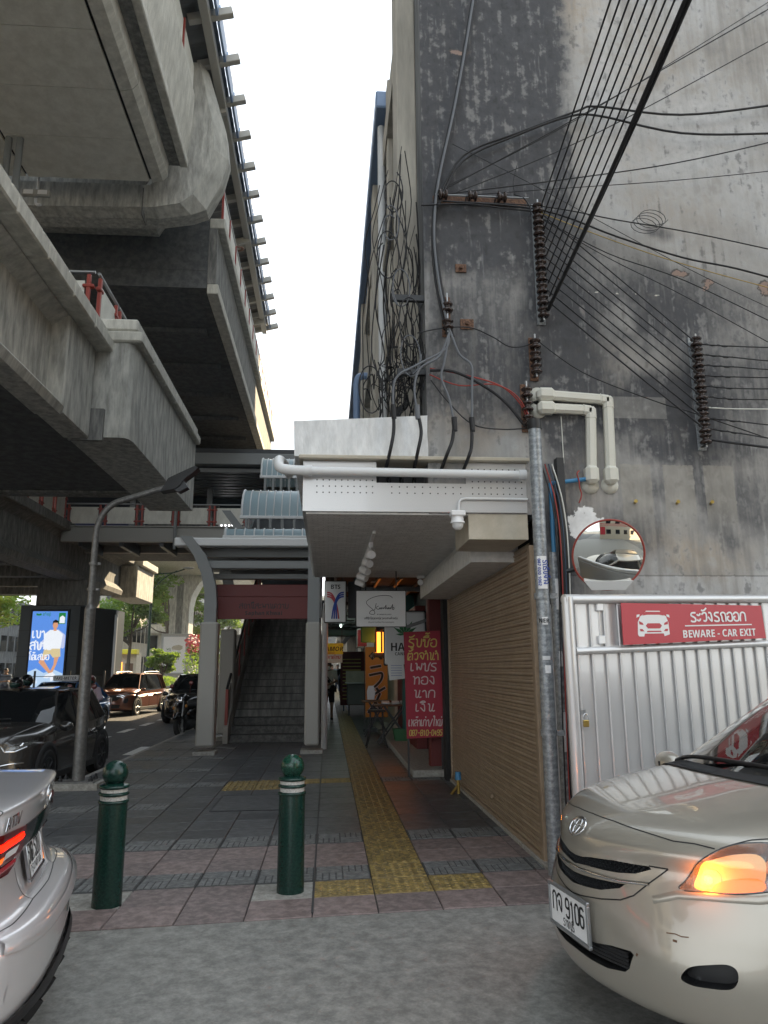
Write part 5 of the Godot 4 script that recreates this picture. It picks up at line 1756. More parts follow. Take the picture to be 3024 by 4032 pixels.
	obj("red_face", bx(-0.18, 0.04, 0.103, 0.06, 0.46, 0.11), M.sign_red, rs)
	obj("hanger", bx(0.0, 0.5, -0.02, 0.02, 0.96, 0.0), M.dark_steel, rs)
	# menu rack, cart, bins, tables
	var mr := thing("menu_board", "tall red menu board of price lines beyond the cart", "menu board", Vector3(0.95, 0.05, -26))
	obj("board", bx(-0.5, 0.2, -0.05, 0.5, 2.0, 0.0, 0.02), M.red_panel, mr)
	for i in 12: obj("price_line", bx(-0.42, 0.4 + i * 0.12, 0.001, 0.2, 0.43 + i * 0.12, 0.004), M.letter_yellow, mr)
	for x in [-0.4, 0.36]: obj("leg", bx(x, 0, -0.05, x + 0.04, 0.2, 0.0), M.dark_steel, mr)
	var ct := thing("food_cart", "grey food cart with pale tray near the ramen banner", "cart", Vector3(1.0, 0, -24.2))
	obj("body", bx(-0.36, 0.35, -0.6, 0.36, 1.0, 0.0, 0.02), M.steel_grey, ct)
	obj("tray", bx(-0.42, 1.0, -0.65, 0.42, 1.04, 0.05, 0.01), M.pvc_white, ct)
	obj("screen", bx(-0.4, 1.04, -0.3, 0.3, 1.4, -0.28), M.cream_paint, ct)
	for x in [-0.3, 0.3]:
		s = st_new(true)
		cyl(s, Vector3(x - 0.02, 0.12, -0.1), Vector3(x + 0.02, 0.12, -0.1), 0.12, 0.12, 14)
		obj("wheel", s, M.rubber, ct)
		obj("leg", bx(x - 0.02, 0.12, -0.13, x + 0.02, 0.35, -0.07), M.dark_steel, ct)
	table("folding_table", "folding table with food boxes near the red banner", Vector3(1.36, 0, -15.4), 0.42)
	table("folding_table", "smaller table with jars behind the folding table", Vector3(1.12, 0, -17.2), 0.34)
	var bagrow := thing("snack_bag", "shiny clear snack bag on the smaller table", "snack bag", Vector3(0.98, 0.8, -17.1))
	s = st_new()
	prism(s, pts2([-0.08, 0, 0.08, 0, 0.1, 0.2, 0.06, 0.3, -0.05, 0.3, -0.09, 0.18]), 0.08)
	obj("bag", s, M.steel, bagrow)
	for q in [[-0.18, 0.0, "left white food box on the folding table"], [0.02, 0.04, "middle white food box on the folding table"], [0.2, -0.02, "right white food box on the folding table"]]:
		var fb := thing("food_box", q[2], "food box", Vector3(1.36 + q[0], 0.775, -15.35 + q[1]), 0.0, "food boxes on the folding table")
		obj("box", bx(-0.08, 0, -0.06, 0.08, 0.05, 0.06, 0.008), M.steel, fb)
		obj("lid", bx(-0.075, 0.05, -0.055, 0.075, 0.065, 0.055, 0.006), M.pvc_white, fb)
	var bs := thing("basket", "green plastic basket under the folding table", "basket", Vector3(1.5, 0.1, -15.2))
	s = st_new()
	prism(s, pts2([-0.16, 0, 0.16, 0, 0.2, 0.22, -0.2, 0.22]), 0.3)
	obj("basket", s, M.leaf_print, bs)
	var st2 := thing("stool", "dark stool with bent legs left of the folding table", "stool", Vector3(0.96, 0, -14.8))
	obj("seat", bx(-0.17, 0.66, -0.15, 0.17, 0.7, 0.15, 0.012), M.black, st2)
	for q in [[-1, -1], [1, -1], [1, 1], [-1, 1]]:
		s = st_new(true)
		tube(s, curve(pts3([q[0] * 0.12, 0.66, q[1] * 0.1, q[0] * 0.13, 0.3, q[1] * 0.11, q[0] * 0.2, 0.0, q[1] * 0.17])), 0.014, 6)
		obj("leg", s, M.black, st2)
	obj("stretcher", bx(-0.15, 0.3, -0.12, 0.15, 0.32, -0.1), M.black, st2)
	var tap := thing("floor_tap", "blue capped standpipe tap by the shop step", "tap", Vector3(1.6, 0.0, -9.35))
	s = st_new(true)
	cyl(s, Vector3.ZERO, Vector3(0, 0.16, 0), 0.02, 0.02, 8)
	cyl(s, Vector3(0, 0.1, 0), Vector3(-0.1, 0.0, 0.05), 0.016, 0.016, 8)
	obj("pipe", s, M.brass, tap)
	s = st_new(true)
	cyl(s, Vector3(0, 0.16, 0), Vector3(0, 0.25, 0), 0.04, 0.034, 10)
	obj("cap", s, M.pvc_blue, tap)
	var fx := thing("wall_lamp", "unlit tube lamp on a bracket above the red banner", "lamp", Vector3(1.45, 2.18, -11.6))
	s = st_new()
	bar(s, Vector3(-0.22, -0.06, 0), Vector3(0.2, 0.08, 0), 0.05, 0.05, 0.01)
	obj("fitting", s, M.steel_grey, fx)

func table(called: String, label: String, p: Vector3, w: float) -> void:
	var t := thing(called, label, "table", p)
	obj("table_top", bx(-w, 0.74, -0.3, w, 0.772, 0.3, 0.01), M.wood, t)
	for k in [-1, 1]:
		for q in [-1, 1]:
			var s := st_new()
			bar(s, Vector3(k * w * 0.8, 0.0, q * 0.26), Vector3(-k * w * 0.5, 0.74, q * 0.24), 0.03, 0.03)
			obj("leg", s, M.dark_steel, t)

func sign_skinhub() -> void:
	var t := thing("skinhub_sign", "white square Skinhub clinic sign hanging under the canopy end", "sign", Vector3(0.69, 2.02, -9.6))
	obj("board", bx(-0.32, 0, -0.04, 0.32, 0.46, 0.0, 0.004), M.pvc_white, t)
	obj("border", bx(-0.328, -0.008, -0.045, 0.328, 0.468, -0.004, 0.004), M.black, t)
	for x in [-0.2, 0.2]: obj("hanger", bx(x - 0.008, 0.468, -0.03, x + 0.008, 0.74, -0.014), M.dark_steel, t)
	# handwriting, on a 45 by 32 grid
	var s := st_new()
	var z := 0.001
	for line in [[33, 26, 31, 28, 24, 28.5, 16, 27, 10, 24, 8.5, 21.5, 11, 18.5, 15, 15.5, 17, 12.5, 16, 10.8, 13, 11, 11.5, 12, 13, 14.5, 16.5, 15],
			[18, 21, 16.6, 15], [20, 18.5, 17.2, 17, 20, 15, 21.5, 17.5, 21.2, 15.2, 22.8, 17.8, 22.7, 15.2, 24.5, 17.8, 24.6, 15.2, 27.5, 20.5, 26.2, 15.2, 27.8, 17.6, 28.2, 15.2, 29.6, 17.8, 29.4, 15.3, 31, 17.6, 31, 15.2, 33.5, 21.5, 32.4, 15.4, 34.2, 15.2, 34.4, 17.4, 32.8, 17.4]]:
		var l := PackedVector2Array()
		for i in range(0, line.size(), 2): l.append(Vector2((line[i] - 22.5) * 0.0142, line[i + 1] * 0.0142))
		ribbon(s, rounded(l), 0.0065, Transform3D(Basis(), Vector3.ZERO), z)
		z += 0.0015
	obj("script_lettering", s, M.ink, t)
	latin(t, "small_lettering", "BY DERMATOLOGIST", 0.014, M.ink, Transform3D(Basis(), Vector3(0.04, 0.155, 0.001)))
	s = st_new()
	thai(s, "คลินิกโดยแพทย์เฉพาะทางผิวหนัง", 0.021, 0.17, Transform3D(Basis(), Vector3(0, 0.093, 0.001)))
	obj("thai_lettering", s, M.ink, t)
	latin(t, "small_lettering", "(Board-Certified Dermatologist)", 0.017, M.ink, Transform3D(Basis(), Vector3(0, 0.055, 0.001)), false)

func sign_bts() -> void:
	var t := thing("station_light_box", "station light box with red and blue flowing emblem", "sign", Vector3(0.12, 2.22, -12.0))
	obj("box", bx(-0.17, 0, -0.1, 0.17, 0.66, 0.0, 0.012), M.pvc_white, t)
	obj("frame", bx(-0.18, -0.01, -0.11, 0.18, 0.67, -0.01, 0.01), M.dark_steel, t)
	latin(t, "lettering", "BTS", 0.07, M.ink, Transform3D(Basis(), Vector3(0, 0.57, 0.001)))
	var z := 0.001
	for k in 2:
		var s := st_new()
		var m: float = -1.0 if k == 0 else 1.0
		for j in 3:
			var o := j * 0.034
			var l := PackedVector2Array([Vector2(m * 0.13, 0.48 - o), Vector2(m * 0.07, 0.47 - o), Vector2(m * (0.02 - o * 0.1), 0.4 - o), Vector2(-m * (0.03 - o * 0.6), 0.25), Vector2(-m * (0.055 - o * 1.1), 0.06)])
			ribbon(s, rounded(l), 0.023, Transform3D(), z)
			z += 0.0014
		obj("emblem", s, [M.sign_red, M.ink_blue][k], t)
	var b := thing("back_box", "dark box just right of the station light box", "box", Vector3(0.45, 2.3, -12.2))
	obj("box", bx(-0.12, 0, -0.1, 0.1, 0.6, 0), M.dark_steel, b)
	obj("hanger", bx(-0.01, 0.6, -0.06, 0.01, 0.68, -0.04), M.dark_steel, b)
	for x in [-0.1, 0.1]: obj("hanger", bx(x, 0.66, -0.06, x + 0.012, 0.78, -0.045), M.dark_steel, t)

func banner_red() -> void:
	var t := thing("red_banner", "tall red banner with pale pawn shop lettering and phone number", "banner", Vector3(1.39, 0.52, -10.75))
	var s := st_new()
	var sk := Transform3D(Basis(Vector3(1, 0.0, 0), Vector3(-0.02, 1, 0), Vector3.BACK), Vector3.ZERO)
	prism(s, pts2([-0.265, 0.0, 0.265, 0.02, 0.265, 1.5, -0.265, 1.48]), 0.02, sk)
	obj("cloth", s, M.banner_red, t)
	for k in [-1, 1]: obj("pole", bx(k * 0.24 - 0.012, -0.52, -0.03, k * 0.24 + 0.012, 1.4, -0.005), M.dark_steel, t)
	var rows := [["รับซื้อ", 1.27, 0.11, "letter_yellow"], ["ตั๋วจำนำ", 1.085, 0.1, "letter_yellow"], ["เพชร", 0.93, 0.105, "letter_cream"], ["ทอง", 0.745, 0.105, "letter_cream"], ["นาก", 0.56, 0.1, "letter_cream"], ["เงิน", 0.37, 0.1, "letter_cream"], ["เหล้าเก่า/ใหม่", 0.17, 0.085, "letter_cream"], ["087-810-0495", 0.04, 0.075, "letter_yellow"]]
	var widths := [0.4, 0.44, 0.36, 0.34, 0.3, 0.3, 0.47, 0.46]
	for i in rows.size():
		var r: Array = rows[i]
		var probe := thai(st_new(), r[0], r[2], 0.2, Transform3D())
		s = st_new()
		thai(s, r[0], r[2], 0.16, sk * Transform3D(Basis(), Vector3(0.0, r[1], 0.0215)), true, 0.12, minf(1.25, widths[i] / probe))
		obj("lettering", s, M[r[3]], t)

func banner_ramen() -> void:
	var t := thing("ramen_banner", "orange standing banner with big black noodle lettering", "banner", Vector3(1.2, 0.08, -18.4))
	obj("cloth", bx(-0.27, 0.25, -0.01, 0.27, 1.92, 0.01), M.banner_orange, t)
	obj("pole", bx(-0.3, 0, -0.03, -0.275, 1.95, -0.012), M.dark_steel, t)
	obj("foot", bx(-0.32, -0.08, -0.25, 0.3, 0.0, 0.2, 0.01), M.dark_steel, t)
	var z := 0.0115
	for k in 2:
		var s := st_new()
		# two small diamonds, then three brush characters, pale edge first
		var m: Material = [M.letter_cream, M.ink][k]
		var w := 0.085 if k == 0 else 0.055
		for l in [[-0.14, 1.42, 0.1, 1.46], [-0.17, 1.24, 0.02, 1.28, 0.15, 1.3, 0.13, 1.14, 0.0, 1.0, -0.06, 0.96], [0.0, 0.93, 0.06, 0.84], [-0.04, 0.8, 0.2, 0.94], [-0.2, 0.36, -0.02, 0.6, 0.08, 0.8], [-0.02, 0.58, 0.12, 0.42], [-0.1, 0.5, 0.02, 0.42]]:
			var p := PackedVector2Array()
			for i in range(0, l.size(), 2): p.append(Vector2(l[i], l[i + 1]))
			ribbon(s, rounded(p), w, Transform3D(), z)
			z += 0.0012
		obj("brush_lettering", s, m, t)
	var d := st_new()
	for x in [-0.1, 0.11]: prism(d, pts2([x - 0.1, 1.7, x, 1.6, x + 0.1, 1.7, x, 1.8]), 0.0, Transform3D(Basis(), Vector3(0, 0, 0.0125)))
	obj("diamond", d, M.ink, t)
	d = st_new()
	for x in [-0.1, 0.11]:
		for l in [[x - 0.05, 1.72, x - 0.01, 1.72], [x - 0.05, 1.68, x - 0.01, 1.68], [x + 0.03, 1.75, x + 0.03, 1.65], [x + 0.0, 1.71, x + 0.06, 1.71]]:
			ribbon(d, pts2(l), 0.012, Transform3D(), 0.0135 + absf(l[0]) * 0.002)
	obj("small_lettering", d, M.letter_cream, t)

# ---------------------------------------------------------------- gate, sign, mirror, ducts, insulators
func build_gate() -> void:
	# the gate stands a little askew and climbs slightly to the right
	var o := Vector3(1.65, 0, -5.0)
	var d := (Vector3(3.63, 0.075, -5.78) - o).normalized()
	var fr := Basis(d, Vector3(0, 1, 0), d.cross(Vector3.UP).normalized())
	var g := thing("gate", "white tubular steel gate with vertical bars before the white wall", "gate", o)
	g.basis = fr
	var s := st_new(true)
	cyl(s, Vector3(0, 0.02, 0), Vector3(0, 1.97, 0), 0.04, 0.04, 14)
	obj("post", s, M.paint_white, g)
	s = st_new(true)
	cyl(s, Vector3(-0.03, 1.955, 0), Vector3(3.2, 1.955, 0), 0.034, 0.034, 14)
	obj("top_rail", s, M.paint_white, g)
	s = st_new(true)
	cyl(s, Vector3(0.04, 1.6, 0), Vector3(3.2, 1.6, 0), 0.027, 0.027, 12)
	obj("middle_rail", s, M.paint_white, g)
	s = st_new(true)
	cyl(s, Vector3(0.04, 0.15, 0), Vector3(3.2, 0.15, 0), 0.027, 0.027, 12)
	obj("bottom_rail", s, M.paint_white, g)
	for i in 24:
		s = st_new(true)
		var x := 0.07 + i * 0.128
		cyl(s, Vector3(x, 0.15, -0.004), Vector3(x, 1.95, -0.004), 0.0095, 0.0095, 8)
		obj("bar", s, M.paint_white, g)
	# sheet of white metal behind the bars, in folded panels
	obj("sheet", bx(0.05, 0.1, -0.05, 3.3, 1.93, -0.016), M.paint_white, g)
	s = st_new(true)
	cyl(s, Vector3(0.29, 1.62, -0.02), Vector3(0.29, 1.93, -0.02), 0.012, 0.012, 8)
	obj("bolt", s, M.paint_white, g)
	for y in [1.64, 1.87]: obj("bolt_sleeve", bx(0.26, y, -0.04, 0.32, y + 0.06, 0.005, 0.006), M.paint_white, g)
	obj("hasp", bx(0.035, 1.18, -0.005, 0.1, 1.21, 0.005), M.steel, g)
	var pl := thing("padlock", "small brass padlock hanging on the gate post", "padlock", o + fr * Vector3(0.075, 1.1, 0.03))
	obj("body", bx(-0.02, 0, -0.008, 0.02, 0.045, 0.008, 0.004), M.brass, pl)
	s = st_new(true)
	tube(s, curve(pts3([-0.013, 0.045, 0, -0.013, 0.075, 0, 0, 0.088, 0, 0.013, 0.075, 0, 0.013, 0.045, 0]), 4), 0.004, 6)
	obj("shackle", s, M.chrome, pl)
	# the red sign
	var sg := thing("exit_sign", "red sign with white car symbol, reading BEWARE - CAR EXIT", "sign", o + fr * Vector3(1.19, 1.775, 0.045))
	sg.basis = fr * Basis(Vector3.BACK, -0.012) * Basis.from_scale(Vector3(1.32, 1, 1))
	s = st_new()
	prism(s, pts2([-0.57, -0.155, 0.555, -0.125, 0.54, 0.13, -0.57, 0.14]), 0.006)
	obj("board", s, M.sign_red, sg)
	s = st_new()
	var z := 0.0075
	prism(s, pts2([-0.465, -0.085, -0.46, 0.005, -0.44, 0.045, -0.415, 0.06, -0.395, 0.085, -0.295, 0.085, -0.275, 0.06, -0.25, 0.045, -0.235, 0.005, -0.23, -0.085, -0.27, -0.098, -0.275, -0.078, -0.415, -0.078, -0.42, -0.098, -0.455, -0.098]), 0.0, Transform3D(Basis(), Vector3(0, 0, z)))
	prism(s, pts2([-0.468, 0.035, -0.445, 0.045, -0.445, 0.06, -0.465, 0.056]), 0.0, Transform3D(Basis(), Vector3(0, 0, z)))
	prism(s, pts2([-0.222, 0.035, -0.245, 0.045, -0.245, 0.06, -0.225, 0.056]), 0.0, Transform3D(Basis(), Vector3(0, 0, z)))
	obj("car_symbol", s, M.white, sg)
	s = st_new()
	z = 0.0083
	prism(s, pts2([-0.425, 0.05, -0.4, 0.078, -0.29, 0.078, -0.265, 0.05, -0.3, 0.056, -0.39, 0.056]), 0.0, Transform3D(Basis(), Vector3(0, 0, z)))
	prism(s, pts2([-0.405, -0.022, -0.39, -0.005, -0.3, -0.005, -0.285, -0.022, -0.3, -0.042, -0.39, -0.042]), 0.0, Transform3D(Basis(), Vector3(0, 0, z)))
	for k in [-1.0, 1.0]:
		prism(s, pts2([-0.345 + k * 0.075, -0.018, -0.345 + k * 0.105, -0.012, -0.345 + k * 0.108, 0.012, -0.345 + k * 0.08, -0.002]), 0.0, Transform3D(Basis(), Vector3(0, 0, z)))
		prism(s, pts2([-0.345 + k * 0.072, -0.062, -0.345 + k * 0.1, -0.062, -0.345 + k * 0.105, -0.045, -0.345 + k * 0.085, -0.045]), 0.0, Transform3D(Basis(), Vector3(0, 0, z)))
	prism(s, pts2([-0.4, -0.068, -0.29, -0.068, -0.295, -0.058, -0.395, -0.058]), 0.0, Transform3D(Basis(), Vector3(0, 0, z)))
	obj("symbol_openings", s, M.sign_red, sg)
	s = st_new()
	thai(s, "ระวังรถออก", 0.066, 0.19, Transform3D(Basis(Vector3(1, 0.012, 0), Vector3.UP, Vector3.BACK), Vector3(0.165, 0.008, z)), true, 0.0, 0.92)
	ribbon(s, pts2([-0.11, -0.025, 0.435, -0.018]), 0.009, Transform3D(), z + 0.002)
	obj("thai_lettering", s, M.white, sg)
	latin(sg, "lettering", "BEWARE - CAR EXIT", 0.055, M.white, Transform3D(Basis(Vector3.BACK, 0.014), Vector3(0.165, -0.082, z)), true, 0.86)
	# traffic mirror
	var mi := thing("traffic_mirror", "round convex traffic mirror with red rim above the gate", "mirror", Vector3(2.17, 2.345, -5.52))
	mi.rotation = Vector3(0.34, -0.1, 0)
	s = st_new(true)
	var prof := []
	for i in 13:
		var a := 0.36 * i / 12.0
		prof.append(Vector2(0.78 * sin(a) if i > 0 else 0.0, 0.78 * cos(a) - 0.78 * cos(0.36)))
	lathe(s, prof, 48, Transform3D(Basis(Vector3.RIGHT, Vector3.BACK, Vector3.DOWN), Vector3.ZERO))
	obj("mirror_face", s, M.mirror, mi)
	s = st_new(true)
	var ring := PackedVector3Array()
	for i in 49: ring.append(Vector3(cos(TAU * i / 48) * 0.278, sin(TAU * i / 48) * 0.276, 0))
	tube(s, ring, 0.008, 8)
	obj("rim", s, M.rail_red, mi)
	s = st_new(true)
	lathe(s, [Vector2(0.274, -0.002), Vector2(0.22, -0.05), Vector2(0.0, -0.06)], 32, Transform3D(Basis(Vector3.RIGHT, Vector3.BACK, Vector3.DOWN), Vector3.ZERO))
	obj("back", s, M.banner_orange, mi)
	s = st_new()
	prism(s, pts2([-0.19, -0.2, 0.19, -0.2, 0.13, -0.272, -0.13, -0.272]), 0.03, Transform3D(Basis(), Vector3(0, 0, -0.002)))
	obj("lower_label", s, M.pvc_white, mi)
	s = st_new(true)
	tube(s, pts3([-0.3, -0.15, -0.1, -0.1, -0.08, -0.06, 0.0, 0.0, -0.05]), 0.018, 8)
	tube(s, pts3([0, 0, -0.05, -0.05, 0.02, -0.43]), 0.02, 8)
	obj("bracket", s, M.dark_steel, mi)

func spool_mesh() -> Mesh:
	var s := st_new(true)
	lathe(s, [Vector2(0.012, 0.0), Vector2(0.045, 0.003), Vector2(0.052, 0.014), Vector2(0.046, 0.026), Vector2(0.03, 0.034), Vector2(0.027, 0.045), Vector2(0.03, 0.056), Vector2(0.046, 0.062), Vector2(0.05, 0.072), Vector2(0.042, 0.082), Vector2(0.012, 0.085)], 16)
	s.generate_normals()
	return s.commit()

func rack(label: String, at: Vector3, n: int, step: float, along := Vector3.UP, plate := "galvanised") -> Node3D:
	var t := thing("insulator_rack", label, "insulator", at)
	var f := Basis(along.cross(Vector3.BACK).normalized() * -1.0, along, Vector3.BACK)
	var l := n * step
	var s := st_new()
	box(s, along * l / 2, Vector3(0.075, l + 0.06, 0.014), 0.003, f)
	obj("back_plate", s, M[plate], t)
	s = st_new(true)
	cyl(s, along * -0.02 + Vector3(0, 0, 0.075), along * (l + 0.03) + Vector3(0, 0, 0.075), 0.008, 0.008, 8)
	obj("pin", s, M.steel, t)
	for i in n:
		put("spool", spool, M.porcelain, t, Transform3D(f, along * (i * step + 0.01) + Vector3(0, 0, 0.075)))
		s = st_new()
		box(s, along * (i * step) + Vector3(0, 0, 0.045), Vector3(0.03, 0.006, 0.08), 0.0, f)
		obj("strap", s, M.dark_steel, t)
	return t
var spool: Mesh

func build_wall_fittings() -> void:
	spool = spool_mesh()
	var z := WALL_Z + 0.012
	rack("tall rack of dark brown spool insulators where the black wires fan out", Vector3(1.87, 4.5, z), 10, 0.114)
	rack("rack of brown insulators at the right with wires on both sides", Vector3(3.24, 3.36, z), 10, 0.1)
	rack("short rack of four brown insulators below the tall rack", Vector3(1.78, 3.97, z), 3, 0.115, Vector3.UP, "rust")
	rack("lowest rusty rack with two insulators behind the pole top", Vector3(1.685, 3.5, z), 3, 0.125, Vector3.UP, "rust")
	var h := rack("horizontal rack with three brown insulators near the corner", Vector3(0.95, 5.68, z), 3, 0.27, Vector3.RIGHT, "rust")
	rack("single brown insulator on a rusty bracket near the corner", Vector3(1.015, 4.36, z), 2, 0.16, Vector3.UP, "rust")
	# cream air-conditioning ducts
	duct("cream plastic pipe duct bending down, outer one of two", [Vector3(1.86, 3.8, 0), Vector3(2.36, 3.77, 0), Vector3(2.41, 3.72, 0), Vector3(2.39, 3.06, 0)])
	duct("cream plastic pipe duct bending down, inner one of two", [Vector3(1.86, 3.68, 0), Vector3(2.2, 3.67, 0), Vector3(2.25, 3.62, 0), Vector3(2.22, 3.06, 0)])
	var bp := thing("water_pipe", "short blue plastic pipe reaching the cream ducts", "pipe", Vector3(2.0, 3.03, -5.9))
	var s := st_new(true)
	cyl(s, Vector3(-0.14, -0.02, 0), Vector3(0.24, 0.03, 0), 0.018, 0.018, 10)
	cyl(s, Vector3(-0.14, -0.02, 0), Vector3(-0.15, -2.6, -0.0), 0.018, 0.018, 10)
	obj("pipe", s, M.pvc_blue, bp)
	s = st_new(true)
	tube(s, curve(pts3([0.1, 0.0, 0.025, 0.1, -0.06, 0.03, 0.115, -0.12, 0.02, 0.09, -0.19, 0.02])), 0.006, 5)
	tube(s, curve(pts3([0.1, 0.0, 0.025, 0.085, 0.06, 0.03, 0.11, 0.09, 0.02])), 0.006, 5)
	obj("red_string", s, M.cable_red, bp)
	# galvanised pole with strap clamps and stickers
	var p := thing("galvanised_pole", "thick galvanised steel pole with black cap at the wall corner", "pole", Vector3(1.69, 0, -5.74))
	s = st_new(true)
	cyl(s, Vector3(0, -0.02, 0), Vector3(0.01, 3.44, 0), 0.055, 0.052, 20)
	obj("pipe", s, M.galvanised, p)
	s = st_new()
	cyl(s, Vector3(0.01, 3.43, 0), Vector3(0.01, 3.51, 0), 0.058, 0.058, 20)
	obj("cap", s, M.black, p)
	for y in [2.02, 0.98]:
		s = st_new()
		cyl(s, Vector3(0, y, 0), Vector3(0, y + 0.05, 0), 0.06, 0.06, 18)
		box(s, Vector3(0.085, y + 0.025, 0.03), Vector3(0.06, 0.04, 0.02))
		obj("clamp", s, M.galvanised, p)
	var stick := obj("sticker", curved_label(0.058, -0.3, 1.1, 2.1, 2.36, 0.0015), M.white, p)
	s = st_new()
	thai(s, "รถรับจ้าง", 0.035, 0.2, Transform3D(Basis(Vector3(0, -1, 0), Vector3(1, 0, 0), Vector3.BACK), Vector3(0.005, 2.23, 0.0605)), true, 0, 0.95)
	obj("sticker_lettering", s, M.ink_blue, p)
	latin(p, "sticker_number", "087 020 1062", 0.026, M.ink_blue, Transform3D(Basis(Vector3(0, -1, 0), Vector3(1, 0, 0), Vector3.BACK), Vector3(-0.026, 2.23, 0.0585)), true, 1.0)
	obj("torn_sticker", curved_label(0.0575, 0.0, 0.8, 1.82, 1.88, 0.001), M.white, p)
	obj("torn_sticker", curved_label(0.0575, -0.2, 0.9, 1.55, 1.58, 0.001), M.pvc_white, p)
	obj("torn_sticker", curved_label(0.0575, 0.1, 0.9, 1.45, 1.51, 0.001), M.white, p)
	latin(p, "sticker_lettering", "NER", 0.032, M.ink, Transform3D(Basis(), Vector3(-0.01, 1.85, 0.061)))
	var p2 := thing("conduit_pipe", "thinner grey pipe with peeling white paint behind the galvanised pole", "pipe", Vector3(1.85, 0, -5.9))
	s = st_new(true)
	cyl(s, Vector3.ZERO, Vector3(0, 2.42, 0), 0.04, 0.04, 14)
	obj("pipe", s, M.galvanised, p2)
	for q in [[1.95, 2.2], [0.85, 1.15], [1.5, 1.62]]: obj("paint_patch", curved_label(0.0415, 0.2, 0.9, q[0], q[1], 0.0012), M.plaster_white, p2)
	var br := thing("corner_post", "dark steel channel standing between the pole and the gate", "post", Vector3(1.93, 0, -5.85))
	obj("channel", bx(-0.03, 0, -0.06, 0.035, 3.22, 0.02, 0.004), M.dark_steel, br)
	# rusty plates and bolts on the wall
	for q in [[1.16, 5.0, 0.05, "square rusty plate with bolt high on the dark wall"], [1.2, 4.46, 0.06, "square rusty plate with bolt beside the single insulator"]]:
		var t := thing("anchor_plate", q[3], "plate", Vector3(q[0], q[1], WALL_Z + 0.004))
		obj("plate", bx(-q[2], -q[2] * 0.8, 0, q[2], q[2] * 0.8, 0.01, 0.003), M.rust, t)
		s = st_new()
		cyl(s, Vector3(0, 0, 0.01), Vector3(0, 0, 0.04), 0.016, 0.016, 6)
		obj("bolt", s, M.rust, t)
	for q in [[2.6, "left of three small brass stubs on the wall"], [2.97, "middle of three small brass stubs on the wall"], [3.27, "right of three small brass stubs on the wall"]]:
		var t := thing("pipe_stub", q[1], "pipe stub", Vector3(q[0], 2.86, WALL_Z + 0.004), 0.0, "brass stubs on the stained wall")
		s = st_new(true)
		cyl(s, Vector3(0, 0, 0), Vector3(-0.01, 0.005, 0.05), 0.012, 0.016, 8)
		obj("stub", s, M.brass, t)
	for q in [[4.72, 0.23, "upper slotted bracket at the corner among the tangled cables"], [4.02, 0.2, "lower slotted bracket at the corner among the tangled cables"]]:
		var t := thing("cable_bracket", q[2], "bracket", Vector3(0.78, q[0], WALL_Z - 0.05))
		obj("channel", bx(-q[1], -0.03, -0.02, 0.1, 0.03, 0.02, 0.004), M.dark_steel, t)
	var ch := thing("junction_trunk", "dark metal trunking leaning behind the white parapet", "trunking", Vector3(0.5, 3.55, -6.6))
	s = st_new()
	bar(s, Vector3(-0.1, 0, 0), Vector3(0.25, 0.42, 0), 0.1, 0.08, 0.01)
	obj("trunk", s, M.dark_steel, ch)

func curved_label(r: float, a0: float, a1: float, y0: float, y1: float, out: float) -> SurfaceTool:
	var s := st_new(true)
	for i in 6:
		var t0 := PI / 2 - lerpf(a0 - 0.4, a1 - 0.4, i / 6.0)
		var t1 := PI / 2 - lerpf(a0 - 0.4, a1 - 0.4, (i + 1) / 6.0)
		var rr := r + out
		quad(s, Vector3(cos(t0) * rr, y0, sin(t0) * rr), Vector3(cos(t0) * rr, y1, sin(t0) * rr), Vector3(cos(t1) * rr, y1, sin(t1) * rr), Vector3(cos(t1) * rr, y0, sin(t1) * rr))
	return s

